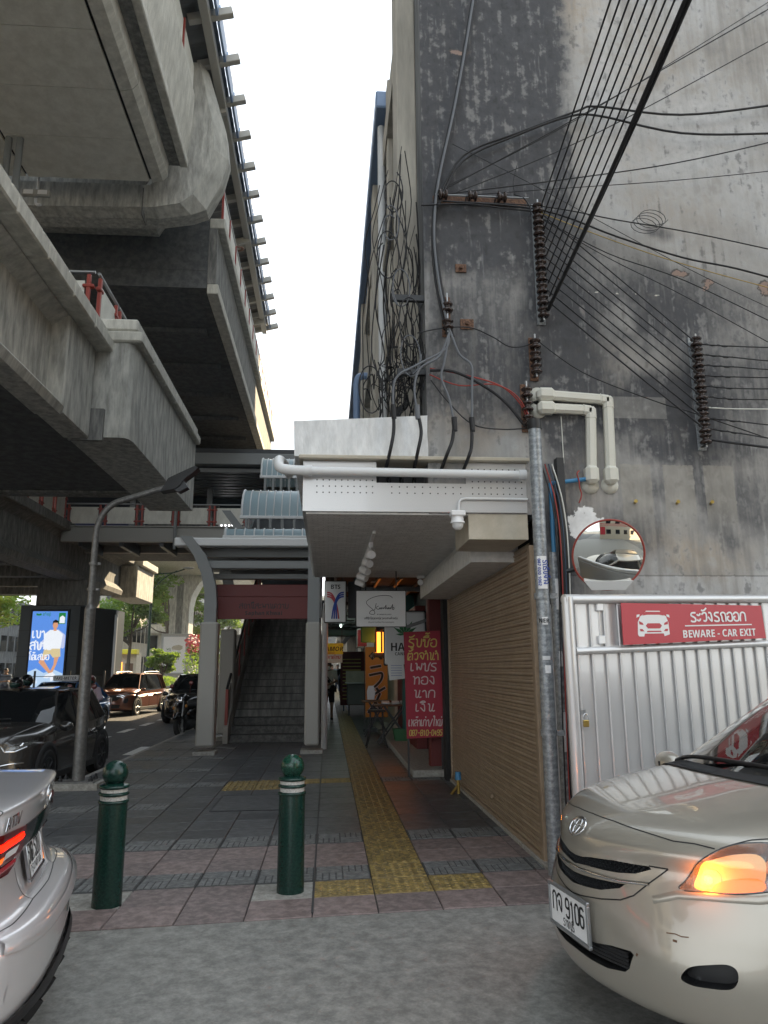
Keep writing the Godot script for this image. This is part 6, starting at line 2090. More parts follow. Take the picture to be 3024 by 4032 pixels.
func duct(label: String, p: Array) -> void:
	var t := thing("pipe_duct", label, "duct", Vector3(p[0].x, p[0].y, WALL_Z))
	var o: Vector3 = p[0]
	var w := 0.085
	for i in 3:
		if i == 1:
			continue
		var a: Vector3 = p[i] - o + Vector3(0, 0, 0.045)
		var b: Vector3 = p[i + 1] - o + Vector3(0, 0, 0.045)
		var s := st_new()
		bar(s, a, b, 0.075, w, 0.022)
		obj("channel", s, M.duct, t)
		for q in [a.lerp(b, 0.04), a.lerp(b, 0.96)]:
			s = st_new()
			var d := (b - a).normalized()
			bar(s, q - d * 0.02, q + d * 0.02, 0.08, w + 0.008, 0.022)
			obj("joint_cover", s, M.duct, t)
	var s2 := st_new()
	var c0: Vector3 = p[1] - o + Vector3(0, 0, 0.045)
	var c1: Vector3 = p[2] - o + Vector3(0, 0, 0.045)
	bar(s2, c0 - Vector3(0.03, 0, 0), (c0 + Vector3(c1.x - c0.x, 0, 0)) + Vector3(0.02, -0.01, 0), 0.079, w + 0.004, 0.022)
	bar(s2, Vector3(c1.x, c0.y + 0.03, c1.z), c1 - Vector3(0, 0.05, 0), 0.079, w + 0.004, 0.022)
	obj("elbow", s2, M.duct, t)
	var e: Vector3 = p[3] - o + Vector3(0, 0, 0.045)
	s2 = st_new()
	box(s2, Vector3(0.0, 0, 0.05), Vector3(0.16, w + 0.03, 0.11), 0.03)
	obj("end_cap", s2, M.duct, t)
	s2 = st_new()
	box(s2, e + Vector3(0, 0.03, 0.005), Vector3(w + 0.03, 0.16, 0.11), 0.03)
	obj("end_cap", s2, M.duct, t)
	s2 = st_new()
	lathe(s2, [Vector2(0.075, 0), Vector2(0.075, 0.012), Vector2(0.0, 0.012)], 18, Transform3D(Basis(Vector3.RIGHT, Vector3.BACK, Vector3.DOWN), e + Vector3(0, -0.05, -0.045)))
	obj("flange", s2, M.duct, t)
	s2 = st_new()
	lathe(s2, [Vector2(0.08, 0), Vector2(0.08, 0.012), Vector2(0.0, 0.012)], 18, Transform3D(Basis(Vector3.RIGHT, Vector3.BACK, Vector3.DOWN), Vector3(-0.06, 0, 0.003)))
	obj("flange", s2, M.duct, t)

# ---------------------------------------------------------------- cables
func cable(label: String, pts: PackedVector3Array, r: float, m: Material, group := "", n := 5) -> Node3D:
	var o := pts[0]
	var q := PackedVector3Array()
	for p in pts: q.append(p - o)
	var s := st_new(true)
	tube(s, q, r, n)
	var c := obj("cable", s, m)
	c.position = o
	tag(c, label, "cable", group)
	return c

func wall_pt(x: float, y: float, out := 0.05) -> Vector3:
	return Vector3(x, y, WALL_Z + out)

const ORDINAL := ["first", "second", "third", "fourth", "fifth", "sixth", "seventh", "eighth", "ninth", "tenth", "eleventh", "twelfth"]

func build_cables() -> void:
	var C: Material = M.cable
	# fan from the tall rack up to a pole beyond the frame at the upper right
	for i in 8:
		var top := Vector3(1.58 + i * 0.052, 5.24, -3.4)
		cable("black wire fanning steeply up from the tall rack, %s from the left" % ORDINAL[i], sag(Vector3(1.9 + 0.004 * i, 5.6 - i * 0.128, WALL_Z + 0.1), Vector3(1.9, 5.6 - i * 0.128, WALL_Z + 0.1).lerp(top, 1.25), 0.015, 8), 0.0062, C, "wires fanning up from the tall rack")
	cable("thick black twisted cable beside the fan of wires", sag(Vector3(1.9, 4.56, WALL_Z + 0.12), Vector3(1.9, 4.56, WALL_Z + 0.12).lerp(Vector3(2.01, 5.25, -3.4), 1.25), 0.04, 12), 0.017, C)
	cable("second thick black cable twisted with the first beside the fan", sag(Vector3(1.92, 4.62, WALL_Z + 0.13), Vector3(1.92, 4.62, WALL_Z + 0.13).lerp(Vector3(2.03, 5.25, -3.4), 1.25), 0.06, 12), 0.011, C)
	# parallel wires from the tall rack down to the right-hand rack
	for i in 9:
		var a := wall_pt(1.9, 5.5 - i * 0.106, 0.12)
		var b := wall_pt(3.2, 4.31 - i * 0.1, 0.12)
		var mid := a.lerp(b, 0.55) + Vector3(0, -0.02 + 0.012 * sin(i * 2.3), 0.02)
		cable("black wire slanting down from the tall rack to the right-hand rack, %s from the top" % ORDINAL[i], curve(PackedVector3Array([a, mid, b]), 5), 0.0075 if i > 6 else 0.006, C, "parallel wires between the two racks")
	# wires leaving the right-hand rack
	for i in 10:
		var y := 4.28 - i * 0.098
		var a := wall_pt(3.28, y, 0.11)
		var b := wall_pt(5.2, y - 0.03 - 0.05 * sin(i * 1.7) - (0.12 if i > 6 else 0.0), 0.3)
		cable("wire running right from the right-hand rack, %s from the top" % ORDINAL[i], curve(PackedVector3Array([a, a.lerp(b, 0.12) + Vector3(0, -0.025, 0.02), a.lerp(b, 0.4) + Vector3(0, -0.03 - 0.02 * sin(i), 0), b]), 5), 0.012 if i == 9 else 0.006, [C, C, C, C, C, C, M.cable_white, C, C, C][i], "wires leaving the right-hand rack")
		# the wrapped ends
		var tw := PackedVector3Array()
		for k in 12: tw.append(a.lerp(b, 0.01 + 0.012 * k) + Vector3(0, 0.009 * sin(k * 1.4) - 0.02 * minf(1.0, k / 10.0), 0.009 * cos(k * 1.4)))
		cable("wrapped wire end at the right-hand rack, %s from the top" % ORDINAL[i], tw, 0.004, C, "wrapped wire ends at the right-hand rack")
	# long thin wires across the wall
	var long := [
		["heavy black cable crossing the wall from the corner bundle, upper of a pair", [[0.95, 5.6], [1.2, 6.1], [1.75, 6.38], [2.3, 6.62], [2.5, 6.67], [3.3, 6.63], [4.3, 6.82], [5.4, 7.1]], 0.011],
		["heavy black cable crossing the wall from the corner bundle, lower of a pair", [[0.95, 5.55], [1.2, 6.05], [1.75, 6.36], [2.2, 6.55], [2.5, 6.57], [3.3, 6.43], [4.3, 6.5], [5.4, 6.62]], 0.011],
		["thin wire rising from the corner to the upper right, highest", [[0.95, 5.72], [2.3, 6.55], [4.4, 8.05], [5.4, 8.8]], 0.004],
		["thin wire rising from the corner to the upper right, second highest", [[0.95, 5.7], [2.4, 6.62], [4.4, 7.95], [5.4, 8.6]], 0.006],
		["thin wire rising from the corner to the upper right, third highest", [[1.0, 5.66], [2.4, 6.36], [4.4, 7.6], [5.4, 8.2]], 0.005],
		["wire from the horizontal rack rising gently to the right", [[1.05, 5.7], [2.2, 5.9], [3.2, 6.1], [4.3, 6.42], [5.4, 6.8]], 0.006],
		["thin wire from the horizontal rack, nearly level", [[1.3, 5.7], [2.2, 5.82], [3.2, 5.94], [4.3, 6.1], [5.4, 6.3]], 0.004],
		["wire passing over the coil on the wall, running right", [[1.0, 5.62], [1.9, 5.6], [2.6, 5.48], [3.3, 5.38], [4.3, 5.2], [5.4, 5.0]], 0.006],
		["black cable sagging to the right below the coil", [[1.0, 5.6], [1.9, 5.56], [2.6, 5.33], [3.2, 5.15], [3.7, 5.05], [4.3, 4.88], [5.4, 4.6]], 0.009],
		["yellowish wire just below the sagging black cable", [[1.9, 5.54], [2.6, 5.28], [3.3, 5.05], [4.3, 4.78], [5.4, 4.5]], 0.004],
		["wire slanting down to the right past the peeled spots, upper", [[1.9, 5.5], [2.5, 5.16], [3.2, 4.9], [4.3, 4.35], [5.4, 3.9]], 0.005],
		["wire slanting down to the right past the peeled spots, lower", [[1.9, 5.48], [2.5, 5.12], [3.2, 4.75], [4.3, 4.1], [5.4, 3.5]], 0.004],
		["thin wire crossing the whole wall from upper left to lower right", [[1.1, 6.2], [1.8, 5.85], [2.6, 5.4], [3.4, 4.95], [4.3, 4.5], [5.4, 4.0]], 0.003],
		["thin cable dipping from the short rack under the slanting wires", [[1.8, 4.3], [2.2, 4.0], [2.8, 3.75], [3.2, 3.62], [4.3, 3.25], [5.4, 2.9]], 0.005],
		["black wire drooping from the corner to the short rack", [[0.75, 4.33], [0.95, 4.37], [1.2, 4.38], [1.4, 4.3], [1.55, 4.22], [1.7, 4.24], [1.8, 4.3]], 0.006],
		["thin wire bundle under the horizontal rack", [[0.8, 5.55], [1.2, 5.58], [1.6, 5.56], [1.9, 5.55]], 0.008],
		["curled loose wire end hanging from the horizontal rack", [[1.66, 5.72], [1.74, 5.68], [1.79, 5.58], [1.8, 5.5]], 0.006],
		["stiff wire end pointing up from the horizontal rack", [[1.67, 5.72], [1.66, 5.85], [1.7, 6.02]], 0.004],
		["heavy black cable from the corner down to the pole top", [[0.85, 3.98], [1.05, 3.97], [1.3, 3.85], [1.5, 3.7], [1.66, 3.5]], 0.014],
		["reddish thin cable arching to the pole top", [[0.85, 3.95], [1.1, 3.85], [1.4, 3.86], [1.6, 3.75], [1.72, 3.52]], 0.006],
		["black cable arching above the reddish one to the pole top", [[0.85, 4.0], [1.15, 3.94], [1.45, 3.85], [1.62, 3.7], [1.7, 3.52]], 0.007],
		["thin cable hanging low from the corner to the lowest rack", [[0.86, 3.9], [1.0, 3.7], [1.2, 3.5], [1.45, 3.46], [1.66, 3.48]], 0.006],
	]
	for q in long:
		var p := PackedVector3Array()
		for k in q[1].size(): p.append(wall_pt(q[1][k][0], q[1][k][1], 0.09 + 0.02 * sin(k + q[2] * 900)))
		cable(q[0], curve(p, 5), q[2], M.brass if "yellowish" in q[0] else (M.cable_red if "reddish" in q[0] else C))
	# coil of wire on the wall
	var ring := PackedVector3Array()
	for i in 60: ring.append(wall_pt(2.86 + 0.13 * cos(i * 0.42) + i * 0.001, 5.45 + 0.085 * sin(i * 0.42) + 0.0006 * i, 0.06 + 0.002 * i))
	cable("loose coil of thin black wire hung on a wire at the pale wall", ring, 0.003, C)
	# main grey bundle down the corner, then four tails into the torn opening
	for k in 3:
		var p := PackedVector3Array()
		for q in [[1.55, 9.2], [1.3, 7.6], [1.12, 6.6], [0.95, 5.8], [0.9, 5.3], [0.91, 4.9], [0.97, 4.5], [1.02, 4.3]]:
			p.append(wall_pt(q[0] + 0.022 * k * (1.0 if q[1] < 5.2 else 0.5), q[1], 0.08 + 0.02 * (k % 2)))
		cable("thick cable of the bundle running down by the corner, %s" % ORDINAL[k], curve(p, 5), 0.012, [C, M.cable_grey, C][k], "bundle down the corner")
	var tails := [[[1.02, 4.32], [0.98, 4.16], [0.75, 4.02], [0.55, 3.88], [0.53, 3.6], [0.53, 3.42], [0.5, 3.25], [0.47, 3.12]], [[1.02, 4.32], [0.93, 4.1], [0.76, 3.98], [0.71, 3.8], [0.73, 3.6], [0.76, 3.42], [0.73, 3.25], [0.71, 3.12]], [[1.02, 4.32], [0.97, 4.05], [0.94, 3.9], [1.0, 3.72], [1.04, 3.5], [1.02, 3.35], [0.97, 3.22], [0.94, 3.12]], [[1.03, 4.32], [1.1, 4.12], [1.2, 4.02], [1.2, 3.8], [1.19, 3.5], [1.18, 3.3], [1.15, 3.2], [1.13, 3.12]]]
	for k in 4:
		var up := PackedVector3Array()
		var low := PackedVector3Array()
		for i in 8:
			var v := wall_pt(tails[k][i][0], tails[k][i][1], 0.13 - (0.16 if i == 7 else 0.0))
			if i < 5: up.append(v)
			if i > 3: low.append(v)
		cable("grey cable tail curving down to a black splice, %s from the left" % ORDINAL[k], curve(up, 6), 0.011, M.cable_grey, "cable tails above the torn opening")
		cable("thick black cable end entering the torn opening, %s from the left" % ORDINAL[k], curve(low, 6), 0.015, C, "cable ends in the torn opening")
		var sl := st_new(true)
		var a: Vector3 = up[4]
		cyl(sl, Vector3(0, 0.05, 0), Vector3(0.005, -0.07, 0), 0.024, 0.021, 10)
		var so := obj("cable_splice", sl, M.cable_grey if k == 1 else C)
		so.position = a
		tag(so, "taped splice on the cable tail, %s from the left" % ORDINAL[k], "splice", "taped splices above the opening")
	# the tangle along the corner of the street face: too many to count
	var g := RandomNumberGenerator.new()
	g.seed = 515
	var s := st_new(true)
	for i in 60:
		var p := PackedVector3Array()
		var x := 0.62 + g.randf_range(-0.18, 0.2)
		var zz := WALL_Z - 0.06 - absf(g.randfn()) * 0.3
		var y0 := 4.0 + 2.6 * pow(g.randf(), 1.7)
		var y1 := g.randf_range(3.4, 4.2)
		for k in 7:
			var t := k / 6.0
			x += g.randf_range(-0.09, 0.085)
			p.append(Vector3(clampf(x, 0.3, 0.83), lerpf(y0, y1, t) + g.randf_range(-0.1, 0.1), zz + g.randf_range(-0.1, 0.1)))
		tube(s, curve(p, 4), g.randf_range(0.003, 0.007), 4)
	var tg := obj("cable_tangle", s, C)
	tag(tg, "dense tangle of old black cables hanging on the corner of the building", "cables")
	kind(tg, "stuff")
	for k in 7:
		var p := PackedVector3Array()
		var c := Vector3(0.5 + g.randf_range(-0.18, 0.2), 5.7 - k * 0.31, WALL_Z - 0.02)
		var r := g.randf_range(0.08, 0.17)
		for i in 26: p.append(c + Vector3(cos(i * 0.3 + k) * r * 0.7, sin(i * 0.3 + k) * r * (1.3 + 0.02 * i), 0.004 * i))
		cable("slack loop of cable standing out from the corner tangle, %s from the top" % ORDINAL[k], p, 0.006, [C, M.cable_grey][k % 2], "slack loops on the corner tangle")
	# thin wires beside the poles
	for k in 4:
		var x := 1.8 + k * 0.03
		cable("thin wire running down beside the galvanised pole, %s from the left" % ORDINAL[k], curve(pts3([x - 0.04, 3.15, -5.8, x + 0.03, 2.8, -5.78, x + 0.05, 2.3, -5.78, x + 0.03, 1.2, -5.82, x + 0.02, 0.05, -5.84]), 5), 0.006, [C, M.cable_red, M.cable_blue, M.cable_white][k], "wires beside the galvanised pole")
	cable("thin clipped wire running down the wall under the ducts", pts3([2.0, 3.62, WALL_Z + 0.006, 2.0, 3.2, WALL_Z + 0.006]), 0.005, M.cable_white)

# ---------------------------------------------------------------- bollards and the lamp post
func build_street_things() -> void:
	var b := thing("bollard", "dark green bollard with chipped mottled ball, nearer the yellow strip", "bollard", Vector3(-0.24, 0, -5.53), 0.4, "green bollards at the pavement edge")
	var s := st_new(true)
	lathe(s, [Vector2(0.094, -0.01), Vector2(0.094, 0.02), Vector2(0.091, 0.63), Vector2(0.09, 0.64)], 28)
	obj("post", s, M.green_paint, b)
	for y in [0.64, 0.69, 0.735]:
		s = st_new(true)
		lathe(s, [Vector2(0.085, y - 0.012), Vector2(0.096, y - 0.008), Vector2(0.099, y), Vector2(0.096, y + 0.008), Vector2(0.085, y + 0.012)], 28)
		obj("ring", s, M.green_paint, b)
	for y in [0.652, 0.702]:
		s = st_new(true)
		lathe(s, [Vector2(0.086, y), Vector2(0.086, y + 0.034)], 28)
		obj("band", s, M.band_white, b)
	s = st_new(true)
	lathe(s, [Vector2(0.096, 0.742), Vector2(0.07, 0.752), Vector2(0.05, 0.76)], 28)
	obj("collar", s, M.green_paint, b)
	s = st_new(true)
	ball(s, Vector3(0, 0.818, 0), Vector3.ONE * 0.083, 32, 20)
	obj("ball", s, M.ball_green, b)
	var b2 := copy(b, "dark green bollard with plain glossy ball, beside the silver car", Vector3(-1.42, 0, -5.34), 2.0)
	b2.get_node("ball").material_override = M.green_paint
	b2.rotation.z = 0.02
	var l := thing("street_lamp", "grey steel lamp post with curved arm and black lantern by the kerb", "street lamp", Vector3(-3.2, 0, -10.3))
	s = st_new()
	prism(s, pts2([-0.3, -0.2, 0.3, -0.2, 0.3, 0.2, -0.3, 0.2]), 0.1, Transform3D(Basis(Vector3.RIGHT, Vector3.FORWARD, Vector3.UP), Vector3(0, -0.02, 0)))
	obj("footing", s, M.cement, l)
	obj("base_plate", bx(-0.24, 0.08, -0.16, 0.24, 0.1, 0.16, 0.004), M.lamp_post, l)
	for q in [[-0.19, -0.11], [0.19, -0.11], [-0.19, 0.11], [0.19, 0.11]]:
		s = st_new()
		cyl(s, Vector3(q[0], 0.1, q[1]), Vector3(q[0], 0.13, q[1]), 0.03, 0.03, 6)
		cyl(s, Vector3(q[0], 0.13, q[1]), Vector3(q[0], 0.17, q[1]), 0.014, 0.014, 8)
		obj("bolt", s, M.dark_steel, l)
	s = st_new(true)
	cyl(s, Vector3(0, 0.1, 0), Vector3(-0.01, 2.3, 0), 0.078, 0.07, 20)
	cyl(s, Vector3(-0.01, 2.3, 0), Vector3(-0.01, 2.36, 0), 0.07, 0.046, 20)
	obj("post", s, M.lamp_post, l)
	s = st_new(true)
	tube(s, curve(pts3([-0.01, 2.36, 0, -0.01, 3.2, 0, 0.0, 3.42, 0, 0.07, 3.62, 0, 0.2, 3.76, 0, 0.4, 3.84, 0, 0.95, 4.02, 0]), 8), 0.043, 14)
	obj("arm", s, M.lamp_post, l)
	for y in [2.55, 2.9]:
		s = st_new()
		cyl(s, Vector3(-0.01, y, 0), Vector3(-0.01, y + 0.035, 0), 0.062, 0.062, 14)
		box(s, Vector3(0.07, y + 0.018, 0), Vector3(0.04, 0.03, 0.05))
		obj("clamp", s, M.lamp_post, l)
	s = st_new()
	prism(s, pts2([0.85, 3.93, 0.95, 4.12, 1.1, 4.2, 1.3, 4.3, 1.36, 4.28, 1.28, 4.2, 1.18, 4.12, 1.1, 4.0, 1.02, 3.96]), 0.2, Transform3D(Basis(), Vector3(0, 0, -0.1)))
	obj("lantern", s, M.black, l)
	s = st_new()
	prism(s, pts2([1.0, 3.98, 1.16, 4.1, 1.22, 4.0, 1.1, 3.93]), 0.16, Transform3D(Basis(), Vector3(0, 0, -0.08)))
	obj("lamp_bowl", s, M.dark_steel, l)

# ---------------------------------------------------------------- car bodies
# A skin is a smooth sheet through a net of points (x forward, y up, z to the car's right), mirrored about its middle;
# v runs across it (0 in the middle), t up it. Openings, lamps and seams are drawn on it as outlines in (v, t).
func spline(a: Vector3, b: Vector3, c: Vector3, d: Vector3, t: float) -> Vector3:
	return 0.5 * ((2.0 * b) + (c - a) * t + (2.0 * a - 5.0 * b + 4.0 * c - d) * t * t + (3.0 * b - a - 3.0 * c + d) * t * t * t)

func skin_new(net: Array, step := 0.05) -> Dictionary:
	var rows := net.size()
	var cols: int = net[0].size()
	var nv := int(round((cols - 1) / step)) * 2 + 1
	var nt := int(round((rows - 1) / step)) + 1
	var half := (nv - 1) / 2
	# first along each row, then between the rows
	var along := []
	for r in rows:
		var line := PackedVector3Array()
		for i in half + 1:
			var a := i * step
			var c := mini(int(a + 1e-6), cols - 2)
			var q := []
			for k in range(c - 1, c + 3):
				if k < 0: q.append(net[r][-k] * Vector3(1, 1, -1))
				elif k > cols - 1: q.append(net[r][cols - 1] * 2.0 - net[r][cols - 2])
				else: q.append(net[r][k])
			line.append(spline(q[0], q[1], q[2], q[3], a - c))
		along.append(line)
	var g := PackedVector3Array()
	g.resize(nv * nt)
	for j in nt:
		var t := j * step
		var r := mini(int(t + 1e-6), rows - 2)
		for i in half + 1:
			var q := []
			for k in range(r - 1, r + 3):
				if k < 0: q.append(along[0][i] * 2.0 - along[1][i])
				elif k > rows - 1: q.append(along[rows - 1][i] * 2.0 - along[rows - 2][i])
				else: q.append(along[k][i])
			var p := spline(q[0], q[1], q[2], q[3], t - r)
			g[j * nv + half + i] = p
			g[j * nv + half - i] = p * Vector3(1, 1, -1)
	return {"g": g, "nv": nv, "nt": nt, "step": step, "half": half, "cols": cols, "rows": rows}

func skin_p(k: Dictionary, v: float, t: float, off := 0.0) -> Vector3:
	var g: PackedVector3Array = k.g
	var a: float = clampf(v / k.step + k.half, 0, k.nv - 1.001)
	var b: float = clampf(t / k.step, 0, k.nt - 1.001)
	var i := int(a)
	var j := int(b)
	var o: int = j * k.nv + i
	var n: int = k.nv
	var p := g[o].lerp(g[o + 1], a - i).lerp(g[o + n].lerp(g[o + n + 1], a - i), b - j)
	return p if off == 0.0 else p + skin_n(k, v, t) * off

func skin_n(k: Dictionary, v: float, t: float) -> Vector3:
	var e := 0.12
	var dv := skin_p(k, v + e, t) - skin_p(k, v - e, t)
	var dt := skin_p(k, v, t + e) - skin_p(k, v, t - e)
	return dt.cross(dv).normalized()

func skin_patch(s: SurfaceTool, k: Dictionary, poly: PackedVector2Array, holes: Array, step: float, off := 0.0) -> void:
	s.set_smooth_group(0)
	var lo := poly[0]
	var hi := poly[0]
	for p in poly:
		lo = lo.min(p); hi = hi.max(p)
	var boxes := []
	for h in holes:
		var a: Vector2 = h[0]; var b: Vector2 = h[0]
		for p in h: a = a.min(p); b = b.max(p)
		boxes.append(Rect2(a, b - a).grow(1e-4))
	var i0 := int(floor(lo.x / step)); var i1 := int(ceil(hi.x / step))
	var j0 := int(floor(lo.y / step)); var j1 := int(ceil(hi.y / step))
	for j in range(j0, j1):
		for i in range(i0, i1):
			var cell := PackedVector2Array([Vector2(i, j) * step, Vector2(i + 1, j) * step, Vector2(i + 1, j + 1) * step, Vector2(i, j + 1) * step])
			var r := Rect2(cell[0], Vector2(step, step))
			var parts := [cell]
			var inside := 0
			for c in cell: inside += int(Geometry2D.is_point_in_polygon(c, poly))
			if inside < 4:
				parts = Geometry2D.intersect_polygons(cell, poly)
			for h in holes.size():
				if boxes[h].intersects(r):
					var next := []
					for q in parts: next.append_array(Geometry2D.clip_polygons(q, holes[h]))
					parts = next
			for q in parts:
				if q.size() < 3: continue
				var area := 0.0
				for a in q.size(): area += q[a].cross(q[(a + 1) % q.size()])
				if absf(area) < 1e-7: continue
				if area > 0: q.reverse()
				var w := PackedVector3Array()
				for c in q: w.append(skin_p(k, c.x, c.y, off))
				if q.size() <= 4:
					for a in range(1, q.size() - 1): tri(s, w[0], w[a], w[a + 1])
				else:
					var ids := Geometry2D.triangulate_polygon(q)
					for a in range(0, ids.size(), 3):
						var x := ids[a]; var y := ids[a + 1]; var z := ids[a + 2]
						if (q[y] - q[x]).cross(q[z] - q[x]) > 0: tri(s, w[x], w[z], w[y])
						else: tri(s, w[x], w[y], w[z])

func dense(poly: PackedVector2Array, closed := true, d := 0.08) -> PackedVector2Array:
	var o := PackedVector2Array()
	var n := poly.size()
	for i in (n if closed else n - 1):
		var a := poly[i]; var b := poly[(i + 1) % n]
		var m := maxi(1, int(a.distance_to(b) / d))
		for q in m: o.append(a.lerp(b, float(q) / m))
	if not closed: o.append(poly[n - 1])
	return o

func skin_wall(s: SurfaceTool, k: Dictionary, poly: PackedVector2Array, from: float, to: float) -> void:
	var p := dense(poly)
	s.set_smooth_group(0)
	for i in p.size():
		var a := p[i]; var b := p[(i + 1) % p.size()]
		quad(s, skin_p(k, a.x, a.y, from), skin_p(k, a.x, a.y, to), skin_p(k, b.x, b.y, to), skin_p(k, b.x, b.y, from))

func skin_line(s: SurfaceTool, k: Dictionary, pts: PackedVector2Array, w: float, off: float, thick := 0.0) -> void:
	var p := dense(pts, false)
	var tp := PackedVector3Array()
	var c := []
	for i in p.size():
		var a := skin_p(k, p[i].x, p[i].y, off)
		var b := skin_p(k, p[mini(i + 1, p.size() - 1)].x, p[mini(i + 1, p.size() - 1)].y, off)
		var z := skin_p(k, p[maxi(i - 1, 0)].x, p[maxi(i - 1, 0)].y, off)
		var nn := skin_n(k, p[i].x, p[i].y)
		var side := (b - z).normalized().cross(nn) * w * 0.5
		c.append([a - side, a + nn * thick, a + side])
	s.set_smooth_group(0)
	for i in c.size() - 1:
		for q in 2: quad(s, c[i][q], c[i + 1][q], c[i + 1][q + 1], c[i][q + 1])

func smooth_poly(v: Array) -> PackedVector2Array:
	var p := pts2(v)
	var o := PackedVector2Array()
	var n := p.size()
	for i in n:
		for q in 4: o.append(p[i].cubic_interpolate(p[(i + 1) % n], p[(i + n - 1) % n], p[(i + 2) % n], q / 4.0))
	return o

func mirrored(p: PackedVector2Array) -> PackedVector2Array:
	var o := PackedVector2Array()
	for q in p: o.append(Vector2(-q.x, q.y))
	return o

func both_halves(v: Array) -> PackedVector2Array:
	# a right half given from the middle outwards and back, closed over the middle
	var p := pts2(v)
	var o := PackedVector2Array(p)
	for i in range(p.size() - 1, -1, -1):
		if p[i].x > 0.001: o.append(Vector2(-p[i].x, p[i].y))
	return o

# the front net of a car: half width w, height of the cowl, length of the bonnet, how upright the nose is
func front_net(w: float, cowl: float, bonnet: float, nose := 1.0, low := 0.19) -> Array:
	var sl := [0.0, 0.2, 0.4, 0.55, 0.68, 0.77, 0.83, 0.85]
	var d0 := [0.0, -0.02, -0.075, -0.15, -0.265, -0.40, -0.60, -0.9]
	var d1 := [0.0, -0.03, -0.14, -0.25, -0.37, -0.49, -0.65, -0.9]
	var d2 := [0.0, -0.03, -0.12, -0.22, -0.34, -0.47, -0.65, -0.95]
	var drop := [0.0, 0.0, 0.004, 0.012, 0.03, 0.06, 0.105, 0.16]
	var cx := [-0.09, -0.02, 0.005, 0.005, -0.01, -0.025, -0.045, -0.15, -0.33, -0.62, -0.87]
	var cy := [0.19, 0.235, 0.38, 0.50, 0.61, 0.71, 0.795, 0.865, 0.915, 0.965, 1.0]
	var net := []
	for r in 11:
		var k := clampf((r - 2) / 3.5, 0.0, 1.0)
		var row := []
		for c in 8:
			var x: float = cx[r] + lerpf(d0[c], d1[c], k) * nose
			var y: float = cy[r]
			var s: float = sl[c]
			if r <= 1: s *= 0.975 if r == 0 else 0.99
			if r >= 6:
				var h := (r - 6) / 4.0
				y -= drop[c] * (0.55 + 0.45 * h)
				x = cx[r] * lerpf(1.0, bonnet / 0.87, h) + d2[c] * (1.0 - 0.55 * h)
				s *= 1.0 - 0.015 * h
			elif r >= 3:
				y += [0.0, 0.0, 0.0, 0.005, 0.01, 0.012, 0.012, 0.01][c]
			row.append(Vector3(x, low + (y - 0.19) * (cowl - low) / 0.81, s * w / 0.85))
		net.append(row)
	return net

var wheel_cache := {}
func wheel(parent: Node, c: Vector3, r: float, out: float, dark := false) -> void:
	# axle along z; out = +1 or -1 tells which side shows
	var key := "%s%s" % [dark, r]
	if not wheel_cache.has(key):
		var s := st_new(true)
		lathe(s, [Vector2(r * 0.66, -0.1), Vector2(r * 0.92, -0.1), Vector2(r * 0.985, -0.085), Vector2(r, -0.05), Vector2(r, 0.05), Vector2(r * 0.985, 0.085), Vector2(r * 0.92, 0.1), Vector2(r * 0.68, 0.098), Vector2(r * 0.66, 0.07)], 32, Transform3D(Basis(Vector3.RIGHT, Vector3.BACK, Vector3.DOWN), Vector3.ZERO))
		s.generate_normals()
		var s2 := st_new(true)
		lathe(s2, [Vector2(r * 0.68, 0.095), Vector2(r * 0.63, 0.09), Vector2(r * 0.6, 0.05)], 32, Transform3D(Basis(Vector3.RIGHT, Vector3.BACK, Vector3.DOWN), Vector3.ZERO))
		for i in 8:
			var a := TAU * i / 8
			var d := Vector3(cos(a), sin(a), 0)
			bar(s2, d * r * 0.1 + Vector3(0, 0, 0.08), d * r * 0.64 + Vector3(0, 0, 0.085), r * 0.11, 0.02, 0.004)
		lathe(s2, [Vector2(r * 0.16, 0.07), Vector2(r * 0.15, 0.1), Vector2(0, 0.1)], 14, Transform3D(Basis(Vector3.RIGHT, Vector3.BACK, Vector3.DOWN), Vector3.ZERO))
		s2.generate_normals()
		var s3 := st_new()
		lathe(s3, [Vector2(0, 0.03), Vector2(r * 0.62, 0.03)], 20, Transform3D(Basis(Vector3.RIGHT, Vector3.BACK, Vector3.DOWN), Vector3.ZERO))
		s3.generate_normals()
		wheel_cache[key] = [s.commit(), s2.commit(), s3.commit()]
	var b := Basis() if out > 0 else Basis(Vector3.UP, PI)
	var w := put("wheel", wheel_cache[key][0], M.rubber, parent, Transform3D(b, c))
	put("rim", wheel_cache[key][1], M.dark_steel if dark else M.steel, w)
	put("brake_disc", wheel_cache[key][2], M.black_matte, w)

